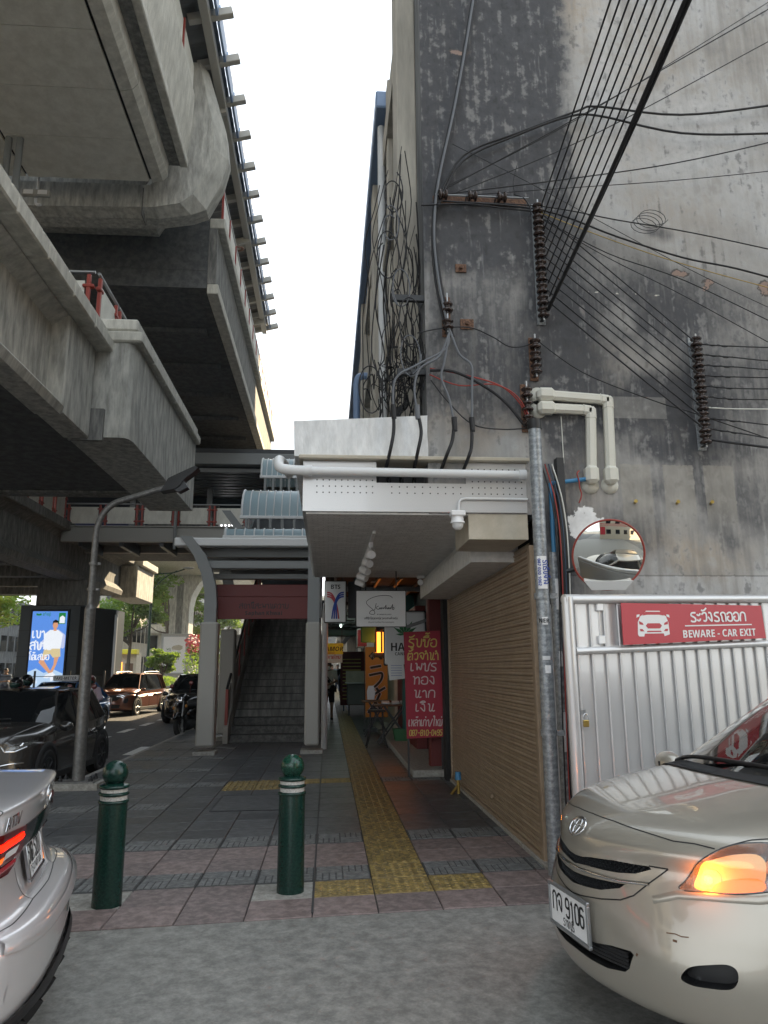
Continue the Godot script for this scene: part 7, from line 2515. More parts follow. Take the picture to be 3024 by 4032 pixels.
# everything behind the front skin: flanks, tail, glasshouse, roof, wheels
func car_rest(t: Node3D, k: Dictionary, q: Dictionary, paint: Material) -> void:
	var L: float = q.length
	var w: float = q.w
	var rows: int = k.rows
	var vm: float = k.cols - 1.0
	var s := st_new(true)
	var st := 9
	for side in [1.0, -1.0]:
		var g := []
		for i in st + 1:
			var f := float(i) / st
			var line := PackedVector3Array()
			for r in rows:
				var p := skin_p(k, vm - 0.002, float(r) - (0.002 if r == rows - 1 else 0.0))
				var x := lerpf(p.x, -L + 0.12 + 0.1 * absf(r - 4.0) / 4.0, f)
				var tuck := smoothstep(0.82, 1.0, f)
				var rise: float = q.get("belt_rise", 0.08) * f * pow(r / (rows - 1.0), 2.0)
				line.append(Vector3(x, p.y + rise, (p.z + 0.012 * sin(PI * f)) * (1.0 - 0.16 * tuck) * side))
			g.append(line)
		s.set_smooth_group(0)
		for i in st:
			for r in rows - 1:
				if side > 0: quad(s, g[i][r], g[i][r + 1], g[i + 1][r + 1], g[i + 1][r])
				else: quad(s, g[i][r], g[i + 1][r], g[i + 1][r + 1], g[i][r + 1])
		if side > 0:
			for r in rows - 1:
				var a: Vector3 = g[st][r]; var b: Vector3 = g[st][r + 1]
				quad(s, a, b, b * Vector3(1, 1, -1), a * Vector3(1, 1, -1))
	obj("body", s, paint, t)
	# glasshouse: bottom and top outline of the left half, front to back
	var cowl := skin_p(k, 0, rows - 1.01)
	var cx := cowl.x
	var cy := cowl.y
	var by: float = skin_p(k, vm - 0.002, rows - 1.01).y
	var roof: float = q.roof
	var bot := [Vector3(cx, cy, 0), skin_p(k, 3, rows - 1.01), skin_p(k, 5, rows - 1.01) + Vector3(-0.03, 0, 0.0), Vector3(cx - 0.35, by + 0.02, w * 0.965), Vector3(cx - 1.2, by + 0.04, w * 0.975), Vector3(q.back + 0.5, by + 0.06, w * 0.955), Vector3(q.back, by + 0.08, w * 0.86), Vector3(q.back - 0.05, by + 0.08, 0)]
	var rf: float = q.roof_front
	var rb: float = q.roof_back
	var top := [Vector3(rf, roof, 0), Vector3(rf - 0.02, roof - 0.008, w * 0.35), Vector3(rf - 0.1, roof - 0.035, w * 0.66), Vector3(rf - 0.32, roof - 0.03, w * 0.72), Vector3(cx - 1.25, roof - 0.02, w * 0.735), Vector3(lerpf(rb, cx - 1.25, 0.25), roof - 0.035, w * 0.725), Vector3(rb, roof - 0.075, w * 0.66), Vector3(rb - 0.05, roof - 0.05, 0)]
	var glass_m: Material = q.get("glass", M.car_glass)
	for sd in [1.0, -1.0]:
		var m := Vector3(1, 1, sd)
		for i in [2, 3, 4, 5]:
			s = st_new()
			var inset := 0.0
			quad(s, bot[i] * m, top[i] * m, top[i + 1] * m, bot[i + 1] * m)
			obj("side_window" if i > 2 else "quarter_glass", s, glass_m, t)
		for i in [2, 4, 5, 6]:
			s = st_new()
			var thick: float = 0.085 if i != 4 else 0.06
			if i == 6: thick = 0.16
			bar(s, bot[i] * m + Vector3(0, -0.02, -0.004 * sd), top[i] * m + Vector3(0, 0.0, -0.004 * sd), thick * 0.6, thick, 0.012)
			obj("pillar", s, paint if i != 4 else M.black_gloss, t)
		s = st_new(true)
		tube(s, curve(PackedVector3Array([top[2] * m, top[3] * m, top[4] * m, top[5] * m, top[6] * m]), 4), 0.03, 6)
		obj("roof_rail", s, paint, t)
		s = st_new(true)
		tube(s, curve(PackedVector3Array([bot[3] * m, bot[4] * m, bot[5] * m]), 4), 0.012, 5)
		obj("window_trim", s, M.chrome if q.get("bright", false) else M.black_gloss, t)
		# mirror, handles, sill
		s = st_new(true)
		ball(s, bot[3] * m + Vector3(0.08, 0.06, 0.13 * sd), Vector3(0.07, 0.075, 0.11), 14, 10)
		var mr := obj("door_mirror", s, q.get("mirror_paint", paint), t)
		s = st_new()
		bar(s, bot[3] * m + Vector3(0.08, 0.02, -0.02 * sd), bot[3] * m + Vector3(0.08, 0.04, 0.09 * sd), 0.05, 0.03)
		obj("mirror_arm", s, M.black, mr)
		for x in [cx - 1.0, cx - 1.95]:
			s = st_new()
			box(s, Vector3(x, by - 0.14, (w + 0.028) * sd), Vector3(0.2, 0.03, 0.03), 0.01)
			obj("door_handle", s, M.chrome if q.get("bright", false) else paint, t)
		for x in [cx - 0.15, cx - 1.18, cx - 2.1]:
			s = st_new()
			box(s, Vector3(x, 0.62, (w + 0.0125) * sd), Vector3(0.008, 0.66, 0.006))
			obj("door_gap", s, M.black, t)
		s = st_new()
		box(s, Vector3(cx - 1.15, 0.27, (w + 0.005) * sd), Vector3(1.9, 0.12, 0.05), 0.015)
		obj("sill", s, M.black_matte, t)
		for x in [q.axle_front, q.axle_rear]:
			var r: float = q.wheel
			s = st_new(true)
			for i in 18:
				var a0 := PI * (i / 18.0 * 1.2 - 0.1)
				var a1 := PI * ((i + 1) / 18.0 * 1.2 - 0.1)
				var o := Vector3(x, r, (w + 0.016) * sd)
				quad(s, o + Vector3(cos(a0), sin(a0), 0) * r * 1.12, o + Vector3(cos(a0), sin(a0), 0) * r * 1.3, o + Vector3(cos(a1), sin(a1), 0) * r * 1.3, o + Vector3(cos(a1), sin(a1), 0) * r * 1.12)
				quad(s, o + Vector3(cos(a0), sin(a0), 0) * r * 1.3, o + Vector3(cos(a0) * r * 1.34, sin(a0) * r * 1.34, -0.03 * sd), o + Vector3(cos(a1) * r * 1.34, sin(a1) * r * 1.34, -0.03 * sd), o + Vector3(cos(a1), sin(a1), 0) * r * 1.3)
			obj("arch_trim", s, M.black_matte if q.get("cladding", false) else paint, t)
			s = st_new()
			var pl := PackedVector2Array()
			for i in 24: pl.append(Vector2(cos(TAU * i / 24), maxf(sin(TAU * i / 24), -0.6)) * r * 1.13)
			prism(s, pl, 0.004, Transform3D(Basis(), Vector3(x, r, (w + 0.008) * sd)))
			obj("wheel_well", s, M.black_matte, t)
			wheel(t, Vector3(x, r, (w - 0.075) * sd), r, sd, q.get("dark_wheels", false))
	s = st_new(true)
	var grid := []
	for i in 9:
		var f := i / 8.0
		var a: Vector3 = bot[0].lerp(bot[1], f * 2.0) if f < 0.5 else bot[1].lerp(bot[2], f * 2.0 - 1.0)
		var b: Vector3 = top[0].lerp(top[1], f * 2.0) if f < 0.5 else top[1].lerp(top[2], f * 2.0 - 1.0)
		var line := PackedVector3Array()
		for j in 7:
			var u := j / 6.0
			line.append(a.lerp(b, u) + Vector3(0.02, 0.03, 0) * sin(PI * u))
		grid.append(line)
	for sd in [1.0, -1.0]:
		var m := Vector3(1, 1, sd)
		for i in 8:
			for j in 6:
				if sd > 0: quad(s, grid[i][j] * m, grid[i][j + 1] * m, grid[i + 1][j + 1] * m, grid[i + 1][j] * m)
				else: quad(s, grid[i][j] * m, grid[i + 1][j] * m, grid[i + 1][j + 1] * m, grid[i][j + 1] * m)
	obj("windscreen", s, q.get("screen", glass_m), t)
	s = st_new(true)
	for sd in [1.0, -1.0]:
		for i in 7:
			var crown := func(p: Vector3, f: float) -> Vector3: return Vector3(p.x, p.y + 0.03 * (1.0 - f * f), p.z * f * sd)
			for j in 5:
				var f0 := j / 5.0
				var f1 := (j + 1) / 5.0
				quad(s, roof_pt(top, i, f0, sd), roof_pt(top, i + 1, f0, sd), roof_pt(top, i + 1, f1, sd), roof_pt(top, i, f1, sd))
	obj("roof", s, q.get("roof_paint", paint), t)
	s = st_new()
	quad(s, bot[6], top[6], top[6] * Vector3(1, 1, -1), bot[6] * Vector3(1, 1, -1))
	obj("rear_window", s, glass_m, t)
	s = st_new()
	quad(s, bot[6] + Vector3(0, -0.02, 0), bot[6] * Vector3(1, 1, -1) + Vector3(0, -0.02, 0), Vector3(-L + 0.15, by + 0.04, -w * 0.82), Vector3(-L + 0.15, by + 0.04, w * 0.82))
	obj("tail_deck", s, paint, t)
	obj("underbody", bx(-L + 0.4, 0.17, -w * 0.8, -0.6, 0.3, w * 0.8), M.black_matte, t)
	s = st_new(true)
	tube(s, curve(PackedVector3Array([skin_p(k, 4.2, rows - 1.05, 0.01), skin_p(k, 2, rows - 1.0, 0.012) + Vector3(-0.02, 0.02, 0), skin_p(k, -1.0, rows - 1.0, 0.012) + Vector3(-0.04, 0.03, 0)]), 5), 0.012, 6)
	obj("wiper", s, M.black, t)

func roof_pt(top: Array, i: int, f: float, sd: float) -> Vector3:
	# roof ribs run from the middle line to the outline
	var p: Vector3 = top[i]
	var mid := Vector3(p.x + (0.05 if i < 3 else 0.0) * (1 - f), maxf(p.y, top[0].y) + 0.025, 0)
	return Vector3(lerpf(mid.x, p.x, f), lerpf(mid.y, p.y, f * f), p.z * f * sd)

const TRAFFIC := 0.88

func car_at(called: String, label: String, cat: String, at: Vector3, deg: float, group := "") -> Node3D:
	# deg 0 looks along +z (towards the viewer); the car's forward axis is its own +x
	var t := thing(called, label, cat, at, deg_to_rad(deg - 90.0), group)
	t.scale = Vector3.ONE * TRAFFIC
	return t

func plate(parent: Node, xf: Transform3D, top: String, bottom: String, rim: Material) -> void:
	var f := obj("number_plate", bx(-0.17, -0.075, 0.0, 0.17, 0.075, 0.006, 0.003), M.white, parent, xf)
	var s := st_new()
	for e in [[-0.185, 0.075, 0.185, 0.09], [-0.185, -0.09, 0.185, -0.075], [-0.185, -0.075, -0.17, 0.075], [0.17, -0.075, 0.185, 0.075]]: addbx(s, e[0], e[1], -0.004, e[2], e[3], 0.012, 0.003)
	obj("plate_frame", s, rim, f)
	s = st_new()
	var probe := thai(st_new(), top, 0.075, 0.14, Transform3D())
	thai(s, top, 0.075, 0.14, Transform3D(Basis(), Vector3(0, -0.02, 0.0068)), true, 0.0, 0.29 / probe)
	thai(s, bottom, 0.028, 0.16, Transform3D(Basis(), Vector3(0, -0.062, 0.0068)), true, 0.0, 0.9)
	obj("plate_lettering", s, M.ink, f)

func emblem(parent: Node, xf: Transform3D, w: float, h: float) -> void:
	var s := st_new(true)
	for e in [[0, 0, w, h, 0.0055], [0, 0.0, w * 0.36, h * 0.86, 0.0045], [0, h * 0.42, w * 0.78, h * 0.42, 0.0045]]:
		var p := PackedVector3Array()
		for i in 25: p.append(xf * Vector3(e[0] + cos(TAU * i / 24) * e[2], e[1] + sin(TAU * i / 24) * e[3], 0.006))
		tube(s, p, e[4], 6)
	obj("emblem", s, M.chrome, parent)

func build_cars() -> void:
	gold_car()
	silver_car()
	traffic()

func gold_car() -> void:
	var t := car_at("sedan", "gold sedan with amber lamps lit, nosing out past the gate", "car", Vector3(1.0792, 0.0, -3.4203), 0.0)
	t.basis = Basis(Vector3(-0.98902, 0, 0.14781), Vector3.UP, Vector3(-0.14781, 0, -0.98902))
	# x forward, y up, z to the car's right; the side nearer the viewer has negative v
	var k := skin_new(front_net(0.85, 1.0, 0.87))
	var up_grille := both_halves([0, 4.42, 0.5, 4.53, 1.3, 4.62, 1.66, 4.74, 1.95, 5.02, 1.9, 5.12, 1.2, 5.06, 0.6, 4.92, 0.3, 4.8, 0, 4.76])
	var low_grille := both_halves([0, 3.66, 0.5, 3.74, 0.95, 3.83, 1.4, 4.1, 1.5, 4.28, 0.95, 4.2, 0.4, 4.12, 0, 4.08])
	var intake := both_halves([0, 1.55, 0.6, 1.52, 1.1, 1.54, 1.58, 1.66, 1.7, 1.78, 1.84, 2.2, 1.76, 2.27, 1.3, 2.2, 0.8, 2.04, 0, 1.96])
	var lamp_l := smooth_poly([2.62, 4.5, 2.7, 4.8, 2.86, 5.35, 3.1, 6.0, 3.4, 6.65, 3.75, 7.0, 4.2, 7.2, 4.9, 7.25, 5.6, 7.1, 6.0, 6.7, 5.8, 6.0, 5.3, 5.3, 4.6, 4.85, 3.9, 4.6, 3.2, 4.5])
	var lamp_r := mirrored(lamp_l)
	var fog_l := smooth_poly([2.98, 1.98, 3.05, 2.2, 3.2, 2.36, 3.5, 2.48, 3.85, 2.57, 4.05, 2.48, 4.1, 2.26, 4.02, 2.06, 3.85, 1.97, 3.5, 1.92, 3.2, 1.9])
	var fog_r := mirrored(fog_l)
	var holes := [up_grille, low_grille, intake, lamp_l, lamp_r, fog_l, fog_r]
	var s := st_new(true)
	skin_patch(s, k, pts2([-7, 0, 7, 0, 7, 10, -7, 10]), holes, 0.1)
	obj("front_body", s, M.paint_gold, t)
	for h in [[up_grille, -0.025], [low_grille, -0.025], [intake, -0.05], [fog_l, -0.06], [fog_r, -0.06]]:
		s = st_new(true)
		skin_wall(s, k, h[0], 0.0, h[1])
		skin_patch(s, k, h[0], [], 0.1, h[1])
		obj("grille" if h[1] > -0.06 else "fog_lamp_recess", s, M.black, t)
	# honeycomb of the two upper grilles, slats of the intake
	s = st_new()
	for g in [[up_grille, 4.5, 5.12], [low_grille, 3.78, 4.28]]:
		for i in range(-20, 21):
			for j in 7:
				var p := Vector2(i * 0.1 + (0.05 if j % 2 else 0.0), g[1] + j * 0.1)
				if Geometry2D.is_point_in_polygon(p, g[0]):
					var c := skin_p(k, p.x, p.y, -0.021)
					var n := skin_n(k, p.x, p.y)
					lathe(s, [Vector2(0.0115, 0.0), Vector2(0.0095, 0.007), Vector2(0.0085, 0.0)], 6, Transform3D(frame_for(n), c), true)
	kind(obj("honeycomb", s, M.dark_steel, t), "stuff")
	for i in 5:
		s = st_new(true)
		var l := PackedVector2Array()
		for q in 17:
			var v := -1.6 + q * 0.2
			l.append(Vector2(v, 1.62 + i * 0.09 + 0.07 * absf(v) / 1.6))
		skin_line(s, k, l, 0.012, -0.028, 0.012)
		obj("intake_slat", s, M.black_matte, t)
	# chrome bar and seams
	s = st_new(true)
	skin_line(s, k, pts2([-1.95, 4.48, -1.4, 4.36, -0.7, 4.33, 0, 4.3, 0.7, 4.33, 1.4, 4.36, 1.95, 4.48]), 0.013, 0.004, 0.006)
	obj("chrome_strip", s, M.chrome, t)
	var seams := [[2.3, 5.15, 1.95, 4.5, 1.7, 3.98, 1.45, 3.72, 1.0, 3.54, 0.35, 3.36, 0, 3.3], [0.0, 6.78, 0.8, 6.74, 1.6, 6.58, 2.3, 6.44, 2.75, 6.5, 3.2, 6.45], [2.3, 5.15, 1.9, 5.14], [3.3, 6.5, 3.7, 7.15, 4.1, 7.5, 4.5, 8.2, 4.9, 9.2, 5.05, 9.95]]
	for q in seams:
		s = st_new()
		skin_line(s, k, pts2(q), 0.0055, 0.0008)
		obj("seam", s, M.black, t)
		s = st_new()
		skin_line(s, k, mirrored(pts2(q)), 0.0055, 0.0008)
		obj("seam", s, M.black, t)
	# a raised crease from lamp to bumper corner
	for m in [1.0, -1.0]:
		s = st_new(true)
		skin_line(s, k, pts2([2.1 * m, 4.0, 2.6 * m, 4.3, 3.2 * m, 4.38, 4.2 * m, 4.45, 5.5 * m, 4.8]), 0.03, 0.0, 0.008)
		obj("crease", s, M.paint_gold, t)
	# scratches on the bumper corner
	s = st_new()
	skin_line(s, k, pts2([-2.55, 3.1, -2.75, 3.12, -2.9, 3.08, -3.05, 3.1]), 0.004, 0.0012)
	skin_line(s, k, pts2([-2.72, 2.93, -2.82, 2.92]), 0.008, 0.0012)
	skin_line(s, k, pts2([-1.9, 2.2, -1.93, 2.28]), 0.008, 0.0012)
	obj("scratch", s, M.rust, t)
	# headlamps: recess, bright bowl, glowing amber bulb behind a clear cover
	for m in [1.0, -1.0]:
		var poly: PackedVector2Array = lamp_l if m > 0 else lamp_r
		s = st_new(true)
		skin_wall(s, k, poly, -0.001, -0.075)
		skin_patch(s, k, poly, [], 0.15, -0.075)
		var h := obj("headlamp", s, M.lamp_bowl, t)
		var bowl := smooth_poly([2.84 * m, 4.66, 2.92 * m, 5.25, 3.15 * m, 5.9, 3.5 * m, 6.45, 3.95 * m, 6.7, 4.25 * m, 6.3, 4.3 * m, 5.5, 4.15 * m, 4.85, 3.6 * m, 4.62, 3.2 * m, 4.58])
		s = st_new(true)
		skin_patch(s, k, bowl, [], 0.1, -0.03)
		skin_wall(s, k, bowl, -0.03, -0.074)
		obj("amber_bowl", s, M.amber_bowl, h)
		s = st_new(true)
		skin_patch(s, k, smooth_poly([3.3 * m, 5.75, 3.5 * m, 6.1, 3.9 * m, 6.2, 4.05 * m, 5.9, 3.8 * m, 5.6, 3.5 * m, 5.55]), [], 0.1, -0.026)
		skin_patch(s, k, smooth_poly([2.98 * m, 4.75, 3.0 * m, 5.2, 3.25 * m, 5.3, 3.35 * m, 4.9]), [], 0.1, -0.026)
		obj("bright_facets", s, M.amber_core, h)
		s = st_new(true)
		ball(s, skin_p(k, 3.12 * m, 4.95, -0.018), Vector3(0.014, 0.016, 0.02), 12, 8)
		obj("bulb", s, M.indicator_amber, h)
		s = st_new(true)
		skin_patch(s, k, smooth_poly([3.3 * m, 4.56, 3.4 * m, 4.95, 4.1 * m, 5.2, 4.25 * m, 4.75]), [], 0.15, -0.012)
		obj("amber_lens", s, M.amber_glow, h)
		s = st_new(true)
		ball(s, skin_p(k, 4.7 * m, 6.2, -0.05), Vector3(0.06, 0.06, 0.07), 20, 12)
		obj("reflector", s, M.chrome, h)
		s = st_new(true)
		skin_patch(s, k, poly, [], 0.15, 0.002)
		obj("cover", s, M.lamp_cover, h)
		s = st_new()
		skin_line(s, k, dense(poly), 0.006, 0.0015)
		obj("seal", s, M.black, h)
		var l := OmniLight3D.new()
		l.name = "indicator_light"
		l.light_energy = 0.02
		l.light_color = Color(1.0, 0.5, 0.1)
		l.light_size = 0.03
		l.omni_range = 6.0
		l.shadow_enabled = true
		h.add_child(l)
		l.position = skin_p(k, 3.1 * m, 4.98, 0.02)
	# number plate and emblem
	var c := skin_p(k, 0, 2.6, 0.014)
	plate(t, Transform3D(Basis(Vector3(0, 0, -1), Vector3(0.02, 1, 0), Vector3(1, -0.02, 0)), c), "กจ 9106", "ราชบุรี", M.steel)
	c = skin_p(k, 0, 6.05, 0.004)
	var n := skin_n(k, 0, 6.0)
	emblem(t, Transform3D(Basis(Vector3(0, 0, -1), Vector3(-n.y, n.x, 0), n), c), 0.058, 0.043)
	# dark cowl with vents
	s = st_new(true)
	skin_patch(s, k, pts2([-4.9, 9.45, 0, 9.62, 4.9, 9.45, 5.0, 10, -5.0, 10]), [], 0.15, 0.006)
	obj("cowl_panel", s, M.black_matte, t)
	for i in 26:
		s = st_new()
		skin_line(s, k, pts2([0.4 + i * 0.1, 9.66, 0.4 + i * 0.1, 9.9]), 0.006, 0.009, 0.003)
		obj("cowl_vent", s, M.black, t)
	car_rest(t, k, {"length": 4.25, "w": 0.85, "roof": 1.45, "back": -3.75, "roof_front": -1.75, "roof_back": -3.05, "axle_front": -0.86, "axle_rear": -3.4, "wheel": 0.3, "screen": M.clear_glass, "glass": M.car_glass}, M.paint_gold)
	# what shows through the windscreen
	obj("dashboard", bx(-1.55, 0.75, -0.66, -1.0, 0.93, 0.66, 0.05), M.dark_trim, t)
	obj("cabin_floor", bx(-3.6, 0.3, -0.7, -1.55, 0.4, 0.7), M.dark_trim, t)
	for z in [-0.36, 0.36]:
		s = st_new()
		box(s, Vector3(-2.35, 0.85, z), Vector3(0.16, 0.75, 0.48), 0.05, Basis(Vector3.BACK, 0.25))
		box(s, Vector3(-2.45, 1.28, z), Vector3(0.1, 0.18, 0.24), 0.04)
		obj("seat", s, M.dark_trim, t)
	s = st_new(true)
	var ring := PackedVector3Array()
	for i in 25: ring.append(Vector3(-1.62, 0.95, 0.36) + Vector3(0.06 * sin(TAU * i / 24), 0.17 * sin(TAU * i / 24), 0.18 * cos(TAU * i / 24)))
	tube(s, ring, 0.014, 8)
	obj("steering_wheel", s, M.dark_trim, t)

func rear_net() -> Array:
	var sl := [0.0, 0.22, 0.42, 0.58, 0.70, 0.78, 0.83, 0.85]
	var d := [0.0, -0.004, -0.018, -0.045, -0.085, -0.15, -0.30, -0.6]
	var cx := [-0.0, 0.05, 0.085, 0.095, 0.095, 0.07, -0.02, -0.06, -0.04, -0.03, -0.02, -0.045, -0.28, -0.55]
	var cy := [0.19, 0.25, 0.32, 0.43, 0.52, 0.565, 0.60, 0.72, 0.805, 0.895, 0.965, 0.995, 1.01, 1.05]
	var drop := [0.0, 0.0, 0.0, 0.006, 0.02, 0.045, 0.09, 0.15]
	var net := []
	for r in 14:
		var row := []
		for c in 8:
			var w := 1.0
			var x: float = cx[r] + d[c]
			var y: float = cy[r]
			if r >= 5 and r <= 7: w = [0.985, 0.965, 0.955][r - 5]
			if r == 8 or r == 9:
				w = 0.95
				x += 0.05 * smoothstep(2.5, 5.0, c)
			if r >= 10:
				w = [0.90, 0.875, 0.86, 0.85][r - 10]
				y -= drop[c] * (0.4 + 0.2 * (r - 10))
				x = cx[r] + d[c] * (1.0 - 0.15 * (r - 9))
			if r == 0: w = 0.96
			row.append(Vector3(x, y, sl[c] * w))
		net.append(row)
	return net

func silver_car() -> void:
	var t := thing("sedan", "silver sedan at the left edge seen from behind with tail lamp lit", "car", Vector3(-1.2523, 0, -3.6658))
	# x points out of the tail, z towards the viewer's side
	t.basis = Basis(Vector3(0.97815, 0, -0.20791), Vector3.UP, Vector3(0.20791, 0, 0.97815))
	var k := skin_new(rear_net())
	var bar_poly := pts2([-1.75, 7.9, -1.75, 8.85, 1.75, 8.85, 1.75, 7.9])
	var lamp_l := pts2([1.75, 8.85, 2.6, 8.95, 4.6, 9.15, 5.6, 9.1, 6.2, 8.7, 6.0, 7.6, 5.0, 7.15, 2.3, 7.0, 1.9, 7.2, 1.7, 7.6])
	var lamp_r := mirrored(lamp_l)
	var black := pts2([-7, 0, 7, 0, 7, 0.9, 5.5, 1.5, 3.0, 1.75, 0, 1.85, -3.0, 1.75, -5.5, 1.5, -7, 0.9])
	var recess := both_halves([0, 5.9, 1.3, 5.95, 1.62, 6.5, 1.55, 7.6, 0, 7.7])
	var s := st_new(true)
	skin_patch(s, k, pts2([-7, 0, 7, 0, 7, 13, -7, 13]), [bar_poly, lamp_l, lamp_r, black, recess], 0.1)
	obj("rear_body", s, M.paint_silver, t)
	s = st_new(true)
	skin_wall(s, k, recess, 0.0, -0.02)
	skin_patch(s, k, recess, [], 0.1, -0.02)
	obj("plate_recess", s, M.paint_silver, t)
	s = st_new(true)
	skin_patch(s, k, black, [], 0.1, 0.004)
	skin_line(s, k, pts2([-6.5, 1.1, -3.0, 1.75, 0, 1.85, 3.0, 1.75, 6.5, 1.1]), 0.05, 0.012, 0.02)
	obj("diffuser", s, M.black, t)
	for i in 9:
		s = st_new()
		var v := -4.4 + i * 1.1
		skin_line(s, k, pts2([v, 0.1, v, 1.5]), 0.05, 0.01, 0.035)
		obj("diffuser_fin", s, M.black_matte, t)
	s = st_new(true)
	skin_patch(s, k, bar_poly, [], 0.1, 0.006)
	skin_wall(s, k, bar_poly, 0.0, 0.006)
	obj("lamp_bar", s, M.black_gloss, t)
	for m in [1.0, -1.0]:
		var poly := lamp_l if m > 0 else lamp_r
		s = st_new(true)
		skin_patch(s, k, poly, [], 0.1, 0.006)
		skin_wall(s, k, poly, 0.0, 0.006)
		var h := obj("tail_lamp", s, M.red_lens, t)
		s = st_new(true)
		skin_line(s, k, pts2([2.0 * m, 8.52, 2.8 * m, 8.5, 4.6 * m, 8.6]), 0.028, 0.009, 0.006)
		obj("glowing_strip", s, M.tail_red if m > 0 else M.red_lens_dark, h)
		s = st_new(true)
		skin_patch(s, k, pts2([2.35 * m, 7.95, 3.4 * m, 7.95, 3.3 * m, 8.22, 2.2 * m, 8.22]), [], 0.1, 0.009)
		obj("clear_lens", s, M.pvc_white, h)
		s = st_new(true)
		skin_patch(s, k, pts2([3.4 * m, 7.9, 4.6 * m, 7.9, 4.6 * m, 8.15, 3.4 * m, 8.15]), [], 0.1, 0.009)
		obj("amber_lens", s, M.amber_glow if m > 0 else M.amber_lens, h)
		s = st_new(true)
		skin_line(s, k, pts2([2.1 * m, 7.45, 3.0 * m, 7.4, 4.4 * m, 7.5]), 0.03, 0.009, 0.005)
		obj("reflector", s, M.red_bright, h)
		s = st_new(true)
		ball(s, skin_p(k, 5.1 * m, 2.4, -0.01), Vector3(0.02, 0.03, 0.03), 10, 8)
		obj("parking_sensor", s, M.paint_silver, t)
		s = st_new(true)
		skin_patch(s, k, pts2([3.2 * m, 2.3, 4.4 * m, 2.5, 4.3 * m, 2.9, 3.4 * m, 2.7]), [], 0.1, 0.003)
		obj("bumper_inset", s, M.paint_silver, t)
	# bright ridge across the bumper
	s = st_new(true)
	skin_line(s, k, pts2([-4.6, 4.6, -3.0, 4.2, -1.5, 3.95, 0, 3.85, 1.5, 3.95, 3.0, 4.2, 4.6, 4.6]), 0.055, 0.002, 0.018)
	obj("bumper_ridge", s, M.paint_silver, t)
	for q in [[-1.75, 7.0, -1.62, 6.3, -1.4, 5.7, 0, 5.6, 1.4, 5.7, 1.62, 6.3, 1.75, 7.0], [-4.6, 9.15, -4.2, 10.2, -4.0, 11.2, -3.9, 12.9], [4.6, 9.15, 4.2, 10.2, 4.0, 11.2, 3.9, 12.9], [-1.4, 5.7, -3.2, 5.5, -5, 5.6, -7, 5.8], [1.4, 5.7, 3.2, 5.5, 5, 5.6, 7, 5.8]]:
		s = st_new()
		skin_line(s, k, pts2(q), 0.005, 0.0008)
		obj("seam", s, M.black, t)
	var c := skin_p(k, 0.0, 6.85, 0.0)
	plate(t, Transform3D(Basis(Vector3(0, 0, -1), Vector3(-0.22, 0.975, 0), Vector3(0.975, 0.22, 0)), c), "5ขต 5207", "กรุงเทพมหานคร", M.chrome)
	c = skin_p(k, 0, 9.65, 0.004)
	emblem(t, Transform3D(Basis(Vector3(0, 0, -1), Vector3.UP, Vector3.RIGHT), c), 0.055, 0.04)
	c = skin_p(k, 3.1, 9.5, 0.006)
	latin(t, "badge", "ATIV", 0.045, M.chrome, Transform3D(Basis(Vector3(0.12, 0, -1).normalized(), Vector3(0.05, 1, 0), Vector3(1, 0, 0.12).normalized()), c), true, 1.3)
	# the rest of the car, mostly outside the frame: flanks, glass, roof, wheels
	s = st_new(true)
	for sd in [1.0, -1.0]:
		for i in 6:
			for r in 12:
				var pts := []
				for q in [[i, r], [i, r + 1], [i + 1, r + 1], [i + 1, r]]:
					var p := skin_p(k, 6.99, q[1])
					var f: float = q[0] / 6.0
					pts.append(Vector3(lerpf(p.x, -4.2, f), p.y * (1.0 - 0.12 * f * f * (q[1] / 12.0)), p.z * (1.0 - 0.12 * pow(f, 6.0)) * sd))
				if sd > 0: quad(s, pts[3], pts[2], pts[1], pts[0])
				else: quad(s, pts[0], pts[1], pts[2], pts[3])
	obj("body", s, M.paint_silver, t)
	obj("bonnet", bx(-4.2, 0.75, -0.7, -3.2, 0.86, 0.7, 0.03), M.paint_silver, t)
	s = st_new()
	var roof := [Vector3(-1.15, 1.45, 0.6), Vector3(-2.6, 1.45, 0.62)]
	var base := [Vector3(-0.5, 1.0, 0.72), Vector3(-3.3, 0.95, 0.74)]
	var mz := Vector3(1, 1, -1)
	quad(s, base[0], roof[0], roof[0] * mz, base[0] * mz)
	quad(s, base[1] * mz, roof[1] * mz, roof[1], base[1])
	for sd in [1.0, -1.0]:
		var m := Vector3(1, 1, sd)
		quad(s, base[0] * m, base[1] * m, roof[1] * m, roof[0] * m)
	obj("windows", s, M.car_glass, t)
	obj("roof", bx(-2.65, 1.44, -0.64, -1.1, 1.48, 0.64, 0.015), M.paint_silver, t)
	for sd in [1.0, -1.0]:
		for x in [-0.85, -3.4]: wheel(t, Vector3(x, 0.3, 0.77 * sd), 0.3, sd)
	obj("underbody", bx(-4.0, 0.17, -0.7, -0.2, 0.3, 0.7), M.black_matte, t)

